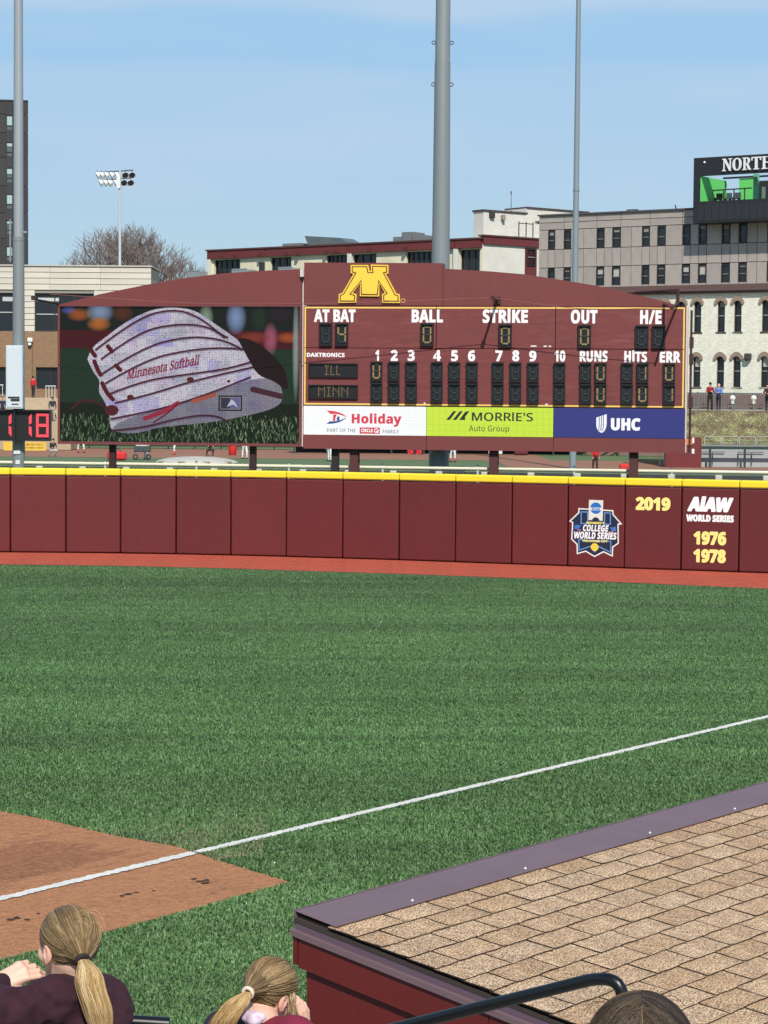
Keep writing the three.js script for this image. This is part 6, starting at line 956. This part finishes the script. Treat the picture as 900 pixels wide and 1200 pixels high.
// the axes of a head: l to its left, u up, f forward, about its middle c
class Axes { constructor(c, f, roll = 0, pitch = 0, k = 1) { this.c = c; this.k = k; const l0 = V(f.z, 0, -f.x).normalize(), F = f.clone().applyAxisAngle(l0, pitch).normalize(), l = l0.clone().applyAxisAngle(F, roll); this.l = l; this.f = F; this.u = new THREE.Vector3().crossVectors(F, l); } p(l, u, f) { const k = this.k; return this.c.clone().addScaledVector(this.l, l * k).addScaledVector(this.u, u * k).addScaledVector(this.f, f * k); } inv(x, y, z) { const d = V(x, y, z).sub(this.c).divideScalar(this.k); return [d.dot(this.l), d.dot(this.u), d.dot(this.f)]; } }
const SK = [0, 0.025, -0.015], SR = [0.075, 0.086, 0.093];
function headField(a, b, c) {                 // a face-forward head in its own axes
  let d = smin(dEll(a, b, c, SK, SR), dEll(a, b, c, [0, -0.03, 0.03], [0.056, 0.075, 0.058]), 0.03);
  d = smin(d, dEll(a, b, c, [0, -0.088, 0.052], [0.03, 0.02, 0.03]), 0.03);
  const q = Math.abs(a);
  d = smin(d, dEll(q, b, c, [0.038, -0.028, 0.062], [0.024, 0.022, 0.02]), 0.02);                       // cheeks
  d = -smin(-d, dEll(q, b, c, [0.03, 0.006, 0.094], [0.017, 0.011, 0.014]), 0.012);                     // eye sockets
  d = smin(d, dCap(a, b, c, [V(0, 0.012, 0.086), V(0, -0.028, 0.102), 0.006, 0.0115]), 0.012);          // nose
  d = smin(d, dEll(a, b, c, [0, -0.056, 0.083], [0.021, 0.005, 0.009]), 0.006); d = smin(d, dEll(a, b, c, [0, -0.067, 0.081], [0.018, 0.006, 0.009]), 0.006);
  let ear = dEll(q, b, c, [0.079, -0.012, -0.006], [0.010, 0.031, 0.019]); ear = Math.max(ear, -dEll(q, b, c, [0.089, -0.010, -0.002], [0.008, 0.019, 0.010])); ear = smin(ear, dEll(q, b, c, [0.077, -0.038, 0.002], [0.007, 0.010, 0.008]), 0.006);
  return smin(d, ear, 0.008);
}
function headMesh(ax, neckTo, skin) {
  const nk = [[ax.p(0, -0.05, -0.025), neckTo, 0.046, 0.054]], f = (x, y, z) => { const [a, b, c] = ax.inv(x, y, z); return smin(headField(a, b, c) * ax.k, dCap(x, y, z, nk[0]), 0.02); };
  const R = 0.15, mn = ax.c.toArray().map((v, i) => Math.min(v - R, neckTo.toArray()[i] - 0.06)), mx = ax.c.toArray().map((v, i) => Math.max(v + R, neckTo.toArray()[i] + 0.06));
  const g = nets(f, mn, mx, 0.0042), lip = mixc(skin, linArr(176, 84, 84), 0.6), brow = linArr(110, 84, 62), blush = mixc(skin, linArr(222, 140, 122), 0.45);
  return tint(g, (x, y, z) => { const [a, b, c] = ax.inv(x, y, z); const q = Math.abs(a); if (c > 0.075 && Math.abs(b + 0.061) < 0.011 && q < 0.02) return lip; if (c > 0.06 && Math.abs(b - 0.028 + (q - 0.03) ** 2 * 8) < 0.004 && q > 0.014 && q < 0.048) return brow; if (Math.hypot(q - 0.04, b + 0.03) < 0.018 && c > 0.04) return blush; if (q > 0.078) return mixc(skin, blush, 0.6); return skin; });
}
function addEyes(parent, ax) { for (const s of [-1, 1]) { const e = part(parent, 'eye', new THREE.SphereGeometry(0.0115, 14, 10).translate(...ax.p(s * 0.03, 0.005, 0.0745).toArray()), M(236, 232, 228, { roughness: 0.2 })); part(e, 'iris', new THREE.SphereGeometry(0.0055, 10, 8).translate(...ax.p(s * 0.03, 0.004, 0.0815).toArray()), M(70, 92, 110, { roughness: 0.2 })); } }
// is a point of the scalp covered by hair pulled back off the face?
const earGap = (a, b, c) => (Math.abs(a) > 0.045 ? Math.max(0.026 - Math.hypot((b + 0.016) / 1.5, c - 0.004), Math.min(c + 0.012, 0.014 - b)) : -1);
const hairy = (a, b, c) => c < 0.04 + 0.55 * b && b > -0.047 + 0.75 * (c + 0.02) && earGap(a, b, c) < 0;
function hairCap(ax, grow, color, dark) {
  const r = SR.map((v) => v + grow), f = (x, y, z) => { const [a, b, c] = ax.inv(x, y, z); return Math.max(dEll(a, b, c, SK, r), (c - 0.04 - 0.55 * b) * 0.87, (-0.047 + 0.75 * (c + 0.02) - b) * 0.8, earGap(a, b, c)); };
  const R = 0.14, g = nets(f, ax.c.toArray().map((v) => v - R), ax.c.toArray().map((v) => v + R), 0.005);
  return tint(g, (x, y, z) => mixc(color, dark, 0.3 + 0.6 * vn3(x * 120, y * 120, z * 120)));
}
function pulledHair(ax, tie, n, grow, pal, seed) {   // strands from all over the scalp to the tie
  const r = rng(seed), out = [], T = V(...ax.inv(tie.x, tie.y, tie.z)).sub(V(...SK)), R = V(...SR).addScalar(grow), te = T.clone().divide(R), tl = te.length(), td = te.clone().normalize();
  let guard = 0;
  while (out.length < n && guard++ < n * 20) {
    const s = V(r() * 2 - 1, r() * 2 - 1, r() * 2 - 1).normalize(), P = s.clone().multiply(R).add(V(...SK)); if (!hairy(P.x, P.y, P.z)) continue;
    const w = Math.acos(clamp(s.dot(td), -1, 1)); if (w < 0.15 || w > 2.75) continue;
    const pts = [], N = 12, wob = (r() - 0.5) * 0.10, k0 = 1 + 0.035 * r(), lift = r() < 0.05 ? 0.03 : 0;
    const perp = new THREE.Vector3().crossVectors(s, td).normalize();
    for (let i = 0; i <= N; i++) { const t = i / N, d = s.clone().multiplyScalar(Math.sin((1 - t) * w)).addScaledVector(td, Math.sin(t * w)).divideScalar(Math.sin(w)).addScaledVector(perp, wob * Math.sin(t * Math.PI)).normalize(), k = lerp(k0 + lift * Math.sin(t * 3.1), tl, sm(clamp((t - 0.72) / 0.28, 0, 1)) * 0.98); const q = d.multiplyScalar(k).multiply(R).add(V(...SK)); pts.push(ax.p(q.x, q.y, q.z)); }
    const lock = vn(Math.atan2(s.x, s.y) * 7, s.z * 5, 0, seed), c = pal[Math.min(pal.length - 1, Math.floor((lock * 0.75 + r() * 0.35) * pal.length * 0.95))];
    out.push([pts, 0.0010 + 0.0006 * r(), c]);
  }
  return out;
}
function tailHair(path, n, rad, pal, seed) {  // a hanging tail about a centre line, rad(t) thick
  const r = rng(seed), curve = new THREE.CatmullRomCurve3(path), out = [], N = 16;
  for (let k = 0; k < n; k++) {
    const a = r() * 6.283, q = Math.sqrt(r()), pts = [], len = 0.75 + 0.25 * r(), ph = r() * 6, tw = (r() - 0.5) * 1.6, fl = (r() < 0.04 ? 0.02 : 0.004) * (r() - 0.5);
    for (let i = 0; i <= N; i++) { const t = i / N * len, p = curve.getPoint(t), w = rad(t) * q, an = a + tw * t; p.x += Math.cos(an) * w + fl * Math.sin(t * 5 + ph); p.z += Math.sin(an) * w * 0.6; p.y += Math.sin(an * 2 + ph) * 0.002; pts.push(p); }
    const lock = vn(a * 3, q * 2, 0, seed), c = pal[Math.min(pal.length - 1, Math.floor((lock * 0.8 + r() * 0.3) * pal.length * 0.95))];
    out.push([pts, 0.0010 + 0.0006 * r(), c]);
  }
  return out;
}
function hand(W, F, N, side, curl, skin, sc = 1) {  // wrist, finger direction, back-of-hand direction, +1 for a thumb on the side N x F
  F = F.clone().normalize(); N = N.clone().addScaledVector(F, -N.dot(F)).normalize(); const S = new THREE.Vector3().crossVectors(N, F).normalize(), at3 = (s, f, n) => W.clone().addScaledVector(S, s * sc).addScaledVector(F, f * sc).addScaledVector(N, n * sc), caps = [];
  const palm = [[at3(-0.016, 0.004, 0), at3(-0.022, 0.062, 0.002), 0.0165 * sc, 0.012 * sc], [at3(0, 0, 0), at3(0, 0.066, 0.004), 0.018 * sc, 0.0125 * sc], [at3(0.016, 0.004, 0), at3(0.022, 0.062, 0.002), 0.0165 * sc, 0.012 * sc]];
  const fld = [capsField(palm, 0.012 * sc)];
  const lens = [[0.036, 0.022, 0.018], [0.041, 0.026, 0.019], [0.038, 0.024, 0.018], [0.030, 0.018, 0.016]];
  lens.forEach((L, i) => { const s = side * (0.027 - 0.018 * i), chain = []; let p = at3(s, 0.064 - (i === 3 ? 0.006 : 0), 0.003), a = -0.05; const spread = side * (1.5 - i) * 0.05; L.forEach((l, j) => { a += curl[j] + 0.05 * i; const dir = F.clone().multiplyScalar(Math.cos(a)).addScaledVector(N, -Math.sin(a)).addScaledVector(S, spread).normalize(), q = p.clone().addScaledVector(dir, l * sc); chain.push([p, q, (0.0086 - 0.0008 * j) * sc, (0.0080 - 0.0008 * j) * sc]); p = q; }); fld.push(capsField(chain, 0.004)); caps.push(...chain); });
  { const p0 = at3(side * 0.022, 0.012, -0.006), p1 = at3(side * 0.042, 0.034, -0.014), p2 = at3(side * 0.048, 0.06, -0.020), p3 = at3(side * 0.046, 0.08, -0.026), ch = [[p0, p1, 0.013 * sc, 0.0105 * sc], [p1, p2, 0.0098 * sc, 0.0088 * sc], [p2, p3, 0.0088 * sc, 0.0072 * sc]]; fld.push(capsField(ch, 0.004)); caps.push(...ch); }
  const f = (x, y, z) => { let d = fld[0](x, y, z); for (let i = 1; i < fld.length; i++) { const e = fld[i](x, y, z); d = i === 5 ? smin(d, e, 0.008) : smin(d, e, 0.005); } return d; };
  const [mn, mx] = boundsOf([...palm, ...caps], 0.012), g = nets(f, mn, mx, 0.003), kn = mixc(skin, linArr(226, 130, 116), 0.35), nails = lens.map((_, i) => caps[i * 3 + 2][1]);
  return tint(g, (x, y, z) => { for (const n of nails) if (Math.hypot(x - n.x, y - n.y, z - n.z) < 0.009) return kn; return skin; });
}
const blond = [[84, 66, 48], [110, 89, 62], [136, 112, 78], [162, 136, 96], [192, 166, 122]].map((c) => linArr(...c)), blondTail = [[160, 128, 84], [182, 148, 100], [202, 170, 120], [218, 188, 138], [234, 210, 166]].map((c) => linArr(...c));
const folds = (amp, seed) => (x, y, z) => amp * (vn3(x * 14 + seed, y * 22 + seed, z * 14) - 0.5 + 0.6 * (vn3(x * 34, y * 46 + seed, z * 34) - 0.5));
const denim = M(58, 66, 86, { roughness: 0.95 });

{ // girl in the maroon hoodie, back to us, looking away to the left
  const HC = at(79, 1107, 6.1), G = V(HC.x, deckB, HC.z), t = thing('person', 'girl with long blond ponytail and maroon hoodie, left hand raised near her face', 'person', G), L = (p) => p.sub(G), A = (x, y, z) => L(at(x, y, z));
  const ax = new Axes(L(HC.clone()), V(-0.71, 0, -0.70), 0, 0.08, 0.93), skin = linArr(236, 192, 168);
  const nb = A(90, 1158, 6.12), SL = A(62, 1176, 5.99), SRr = A(121, 1178, 6.2), EL = A(-22, 1192, 5.86), WL = A(3, 1151, 6.0), chest = A(93, 1208, 6.14), hip = A(92, 1330, 6.05), ER = A(134, 1240, 6.32), WR = A(84, 1268, 6.52);
  const handG = hand(WL, V(0.92, 0.42, -0.35), V(-0.12, 0.62, 0.72), -1, [0.5, 0.55, 0.35], skin, 1.0);
  const foot = (s) => V(ax.l.x * s, 0, ax.l.z * s).add(V(hip.x, 0, hip.z)), fw = V(-0.65, 0, -0.76);
  const bodyC = [[nb, chest, 0.06, 0.09], [chest, hip, 0.1, 0.1], [SL, EL, 0.036, 0.03], [EL, WL, 0.03, 0.022], [SRr, ER, 0.036, 0.03], [ER, WR, 0.03, 0.022], [SL, SRr, 0.04, 0.04]];
  part(t, 'body', merge([headMesh(ax, nb, skin), handG, hand(WR, V(-0.7, -0.1, -0.7), V(0, 1, 0), 1, [0.3, 0.3, 0.2], skin, 0.86), tint(capsMesh(bodyC, 0.03, 0.014), () => skin)]), skinMat); addEyes(t, ax);
  const hoodC = linArr(60, 19, 35), hoodC2 = linArr(44, 12, 25);
  const hd = [[SL, EL.clone().lerp(SL, 0.45), 0.066, 0.058], [EL.clone().lerp(SL, 0.45), EL, 0.058, 0.052], [EL, WL.clone().lerp(EL, 0.14), 0.05, 0.034], [SRr, ER, 0.062, 0.054], [ER, WR.clone().lerp(ER, 0.1), 0.05, 0.036], [SL, SRr, 0.072, 0.07], [chest, hip.clone().add(V(0, 0.02, 0)), 0.135, 0.14], [chest.clone().lerp(SL, 0.5), chest.clone().lerp(SRr, 0.5), 0.11, 0.11], [nb.clone().add(V(0, -0.05, 0.0)), chest, 0.058, 0.12]];
  part(t, 'hoodie', tint(capsMesh(hd, 0.035, 0.009, folds(0.024, 3)), (x, y, z) => mixc(hoodC, hoodC2, vn3(x * 60, y * 60, z * 60))), clothV);
  // the hood lying on her back, the collar round the neck, cuff
  const hb = ax.p(0, 0, 0), back = fw.clone().multiplyScalar(-1); void hb;
  const ring = []; for (let i = 0; i < 12; i++) { const a0 = i / 12 * 6.283, a1 = (i + 1) / 12 * 6.283, P = (a) => nb.clone().add(V(0, 0.018 - 0.022 * Math.cos(a) * -0.6, 0)).addScaledVector(ax.l, 0.070 * Math.sin(a)).addScaledVector(fw, 0.064 * Math.cos(a)); ring.push([P(a0), P(a1), 0.014, 0.014]); }
  part(t, 'collar', tint(capsMesh(ring, 0.01, 0.006), () => hoodC), clothV);
  const hr = []; for (let i = 0; i < 9; i++) { const P = (k) => { const a = (k / 9 - 0.5) * 3.0; return nb.clone().add(V(0, -0.035 - 0.07 * Math.cos(a), 0)).addScaledVector(ax.l, 0.088 * Math.sin(a)).addScaledVector(back, 0.07 + 0.062 * Math.cos(a)); }; hr.push([P(i), P(i + 1), 0.032, 0.032]); }
  part(t, 'hood', tint(capsMesh(hr, 0.02, 0.006, folds(0.022, 9)), (x, y, z) => mixc(hoodC, hoodC2, vn3(x * 60, y * 60, z * 60))), clothV);
  part(t, 'cuff', tint(capsMesh([[WL.clone().lerp(EL, 0.22), WL.clone().lerp(EL, 0.06), 0.034, 0.031]], 0.01, 0.006), () => hoodC2), clothV);
  const lg = []; for (const s of [-0.08, 0.08]) lg.push([hip.clone().addScaledVector(ax.l, s), foot(s).add(V(0, 0.38, 0)).addScaledVector(fw, 0.03), 0.09, 0.062], [foot(s).add(V(0, 0.38, 0)).addScaledVector(fw, 0.03), foot(s).add(V(0, 0.08, 0)), 0.06, 0.05]);
  part(t, 'jeans', capsMesh(lg, 0.02, 0.016), denim); for (const s of [-0.08, 0.08]) part(t, 'shoe', capsMesh([[foot(s).add(V(0, 0.04, 0)), foot(s).add(V(0, 0.035, 0)).addScaledVector(fw, 0.14), 0.042, 0.035]], 0.01, 0.01), M(220, 220, 220));
  const tie = A(97, 1125.5, 6.0), cap = hairCap(ax, 0.003, blond[2], blond[0]);
  part(t, 'hair', merge([cap, strands(pulledHair(ax, tie, 4200, 0.006, blond, 7))].map((g) => g)), hairMat);
  const pt = [A(97, 1125, 6.0), A(103, 1136, 5.955), A(107, 1156, 5.945), A(114, 1180, 5.94), A(118, 1203, 5.95), A(121, 1240, 5.97)];
  part(t, 'ponytail', strands(tailHair(pt, 1700, (k) => 0.013 + 0.026 * sstep(0, 0.35, k) - 0.012 * sstep(0.6, 1, k), blondTail, 21)), hairMat);
  const q = new THREE.TorusGeometry(0.0155, 0.0065, 10, 24); q.applyQuaternion(new THREE.Quaternion().setFromUnitVectors(V(0, 0, 1), pt[1].clone().sub(pt[0]).normalize())).translate(...tie.toArray()); part(t, 'hair_tie', q, M(36, 30, 34));
  const fly = [], r = rng(5); for (let i = 0; i < 9; i++) { const p0 = ax.p((r() - 0.5) * 0.14, 0.06 + 0.05 * r(), -0.06 - 0.05 * r()), pts = []; const dx = (0.5 + r()) * 0.03, dy = 0.02 - 0.09 * r(); for (let k = 0; k <= 10; k++) { const u = k / 10; pts.push(p0.clone().add(V(dx * u * 1.4, 0.014 * Math.sin(u * 3.1) + dy * u * u, 0.02 * u))); } fly.push([pts, 0.0005, blondTail[3]]); }
  part(t, 'flyaway_hair', strands(fly), hairMat);
}
{ // girl beside the dugout corner, head bent to the right
  const HC = at(318, 1163, 7.14), G = V(HC.x, deckA, HC.z), t = thing('person', 'girl with low blond ponytail, head bent towards the red dugout corner', 'person', G), L = (p) => p.sub(G), A = (x, y, z) => L(at(x, y, z));
  const fw = V(0.72, 0, -0.69), ax = new Axes(L(HC.clone()), fw, 0.08, 0.42, 0.95), skin = linArr(230, 182, 158);
  const nb = A(306, 1196, 7.08), SR2 = A(346, 1216, 6.98), SL2 = A(262, 1210, 7.2), chest = A(303, 1245, 7.1), hip = A(298, 1360, 7.05), ER = A(366, 1262, 6.9), WR = A(357, 1204, 7.22), EL = A(262, 1275, 7.36), WL = A(300, 1290, 7.5);
  const hG = hand(WR, V(-0.12, 1, -0.05), V(0.85, 0.1, 0.5), 1, [0.3, 0.35, 0.25], skin, 0.84);
  part(t, 'body', merge([headMesh(ax, nb, skin), hG, hand(WL, V(0.7, -0.1, -0.7), V(0, 1, 0), -1, [0.3, 0.3, 0.2], skin, 0.84), tint(capsMesh([[nb, chest, 0.06, 0.09], [chest, hip, 0.1, 0.1], [SL2, EL, 0.036, 0.03], [EL, WL, 0.03, 0.022], [SR2, ER, 0.036, 0.03], [ER, WR, 0.03, 0.022], [SL2, SR2, 0.04, 0.04]], 0.03, 0.014), () => skin)]), skinMat); addEyes(t, ax);
  const dark = linArr(44, 38, 48), crim = linArr(132, 30, 58);
  part(t, 'jacket', tint(capsMesh([[SL2, EL, 0.062, 0.05], [EL, WL.clone().lerp(EL, 0.1), 0.048, 0.036], [SR2, ER, 0.06, 0.05], [ER, WR.clone().lerp(ER, 0.3), 0.046, 0.03], [SL2, SR2, 0.07, 0.066], [chest, hip, 0.13, 0.135], [nb.clone().add(V(0, -0.06, 0)), chest, 0.07, 0.12]], 0.035, 0.01, folds(0.009, 5)), (x) => (x < nb.x - 0.03 ? dark : crim)), clothV);
  const hr = []; for (let i = 0; i < 8; i++) { const P = (k) => { const a = (k / 8 - 0.5) * 2.9 + 0.5; return nb.clone().add(V(0, -0.03 - 0.02 * Math.cos(a), 0)).addScaledVector(ax.l, -0.085 * Math.sin(a)).addScaledVector(fw, -0.055 - 0.03 * Math.cos(a)); }; hr.push([P(i), P(i + 1), 0.032, 0.03]); }
  part(t, 'hood', tint(capsMesh(hr, 0.03, 0.007, folds(0.007, 2)), () => crim), clothV);
  part(t, 'collar', tint(capsMesh([[A(290, 1190, 7.0), A(299, 1194, 6.97), 0.02, 0.024], [A(299, 1194, 6.97), A(308, 1192, 6.97), 0.024, 0.014]], 0.012, 0.006, folds(0.012, 8)), (x, y, z) => mixc(linArr(206, 170, 196), linArr(238, 224, 232), vn3(x * 90, y * 90, z * 90))), clothV);
  const foot = (s) => V(ax.l.x * s, 0, ax.l.z * s).add(V(hip.x, 0, hip.z)), lg = []; for (const s of [-0.08, 0.08]) lg.push([hip.clone().addScaledVector(V(ax.l.x, 0, ax.l.z), s), foot(s).add(V(0, 0.36, 0)), 0.09, 0.06], [foot(s).add(V(0, 0.36, 0)), foot(s).add(V(0, 0.08, 0)), 0.06, 0.05]);
  part(t, 'jeans', capsMesh(lg, 0.02, 0.016), denim); for (const s of [-0.08, 0.08]) part(t, 'shoe', capsMesh([[foot(s).add(V(0, 0.04, 0)), foot(s).add(V(0, 0.035, 0)).addScaledVector(fw, 0.14), 0.042, 0.035]], 0.01, 0.01), M(90, 90, 96));
  const tie = A(290.5, 1163.5, 7.03);
  part(t, 'hair', merge([hairCap(ax, 0.003, blond[1], blond[0]), strands(pulledHair(ax, tie, 4000, 0.007, blond.slice(0, 5), 17))]), hairMat);
  const pt = [tie.clone(), A(284, 1169, 6.99), A(275, 1180, 6.98), A(265, 1194, 6.98), A(258, 1210, 7.0), A(255, 1228, 7.02)];
  part(t, 'ponytail', strands(tailHair(pt, 1300, (k) => 0.013 + 0.028 * sstep(0, 0.4, k) - 0.012 * sstep(0.6, 1, k), blondTail.slice(0, 4), 23)), hairMat);
  const q = new THREE.TorusGeometry(0.0165, 0.0065, 10, 24); q.applyQuaternion(new THREE.Quaternion().setFromUnitVectors(V(0, 0, 1), pt[1].clone().sub(pt[0]).normalize())).translate(...tie.toArray()); part(t, 'hair_tie', q, M(232, 214, 196));
  const fly = [], r = rng(15); for (let i = 0; i < 22; i++) { const p0 = ax.p(-0.079 - 0.004 * r(), 0.012 + 0.02 * r(), 0.03 - 0.03 * r()), pts = []; const dn = 0.03 + 0.045 * r(), fx = 0.02 * (r() - 0.2); for (let k = 0; k <= 10; k++) { const u = k / 10; pts.push(p0.clone().add(V(fx * u, -dn * u, 0.012 * Math.sin(u * 3)))); } fly.push([pts, 0.001, blondTail[2 + (i % 3)]]); }
  part(t, 'flyaway_hair', strands(fly), hairMat);
}
{ // the crown of a head at the bottom edge
  const HC = at(750, 1253, 3.6), G = V(HC.x, deckC, HC.z), t = thing('person', 'person with loose dark blond hair, only the crown showing at the bottom edge', 'person', G), L = (p) => p.sub(G), A = (x, y, z) => L(at(x, y, z));
  const fw = V(0.1, 0, -0.99), ax = new Axes(L(HC.clone()), fw, 0, 0.1), skin = linArr(228, 182, 156), nb = ax.p(0, -0.18, -0.04), chest = nb.clone().add(V(0, -0.26, 0)), hip = nb.clone().add(V(0, -0.62, 0.05)), S1 = nb.clone().add(V(-0.17, -0.08, 0)), S2 = nb.clone().add(V(0.17, -0.08, 0)), E1 = S1.clone().add(V(-0.05, -0.26, 0)), E2 = S2.clone().add(V(0.05, -0.26, 0)), W1 = E1.clone().add(V(0.06, -0.05, -0.22)), W2 = E2.clone().add(V(-0.06, -0.05, -0.22));
  part(t, 'body', merge([headMesh(ax, nb, skin), hand(W1, V(0.2, 0, -1), V(0, 1, 0), 1, [0.3, 0.3, 0.2], skin, 0.9), hand(W2, V(-0.2, 0, -1), V(0, 1, 0), -1, [0.3, 0.3, 0.2], skin, 0.9), tint(capsMesh([[nb, chest, 0.06, 0.1], [chest, hip, 0.11, 0.12], [S1, E1, 0.04, 0.034], [E1, W1, 0.032, 0.024], [S2, E2, 0.04, 0.034], [E2, W2, 0.032, 0.024], [S1, S2, 0.045, 0.045]], 0.03, 0.016), () => skin)]), skinMat); addEyes(t, ax);
  part(t, 'jacket', tint(capsMesh([[S1, E1, 0.065, 0.055], [E1, W1.clone().lerp(E1, 0.1), 0.05, 0.038], [S2, E2, 0.065, 0.055], [E2, W2.clone().lerp(E2, 0.1), 0.05, 0.038], [S1, S2, 0.075, 0.075], [chest, hip, 0.15, 0.155]], 0.035, 0.014, folds(0.008, 4)), () => linArr(60, 58, 66)), clothV);
  const lg = []; for (const s of [-0.09, 0.09]) lg.push([hip.clone().add(V(s, -0.02, 0)), V(s + hip.x, 0.4, hip.z - 0.1), 0.1, 0.07], [V(s + hip.x, 0.4, hip.z - 0.1), V(s + hip.x, 0.08, hip.z), 0.066, 0.05]); part(t, 'jeans', capsMesh(lg, 0.02, 0.02), denim);
  for (const s of [-0.09, 0.09]) part(t, 'shoe', capsMesh([[V(s + hip.x, 0.04, hip.z), V(s + hip.x, 0.035, hip.z - 0.15), 0.044, 0.036]], 0.01, 0.012), M(80, 78, 80));
  const pal = [[46, 38, 33], [58, 48, 40], [74, 61, 49], [96, 79, 61], [126, 104, 78]].map((c) => linArr(...c)), r = rng(71), list = [];
  for (let k = 0; k < 5200; k++) {               // from the parting and the whorl over the crown and down all round
    const side = r() < 0.5 ? -1 : 1, be = 0.9 - 1.75 * r(), gm = be > -0.1 ? (r() - 0.35) * 0.35 : (r() * 1.65 - 0.05) * sm(clamp((-0.1 - be) / 0.4, 0, 1)) + (r() - 0.3) * 0.3;
    const s0 = V(side * 0.005, Math.cos(be), Math.sin(be)).normalize(), bk = V(0, -Math.sin(be) * -1, -Math.cos(be)), tn = V(side * Math.cos(gm), 0, 0).addScaledVector(bk, Math.sin(gm)); tn.addScaledVector(s0, -tn.dot(s0)).normalize();
    const pts = [], R0 = V(...SR).addScalar(0.010 + 0.010 * r()), t0 = r() < 0.5 ? 0 : r() * 0.5, wv = (r() - 0.5) * 0.12, lock = vn(be * 9, gm * 5 + side * 3, 0, 71);
    for (let i = 0; i <= 14; i++) { const th = t0 + (1.75 - t0) * i / 14, q = s0.clone().multiplyScalar(Math.cos(th)).addScaledVector(tn, Math.sin(th)).add(V(0, 0, wv * Math.sin(th * 2))).normalize().multiply(R0).add(V(...SK)); pts.push(ax.p(q.x, q.y, q.z)); }
    for (let i = 1; i < 4; i++) pts.push(pts[14].clone().add(V(0, -0.035 * i, 0)));
    list.push([pts, 0.0010 + 0.0007 * r(), pal[Math.min(4, Math.floor((lock * 0.62 + r() * 0.42) * 4.6))]]);
  }
  for (let k = 0; k < 14; k++) { const p0 = ax.p((r() - 0.5) * 0.12, 0.112, (r() - 0.7) * 0.1), pts = []; const a = r() * 6.28; for (let i = 0; i <= 8; i++) { const u = i / 8; pts.push(p0.clone().add(V(Math.cos(a) * 0.05 * u, 0.012 * Math.sin(u * 3) - 0.02 * u * u, Math.sin(a) * 0.04 * u))); } list.push([pts, 0.0006, pal[3 + (k % 2)]]); }
  part(t, 'hair', merge([hairCap(ax, 0.006, pal[0], pal[0]), strands(list)]), hairMat);
}
renderer.render(scene, camera);
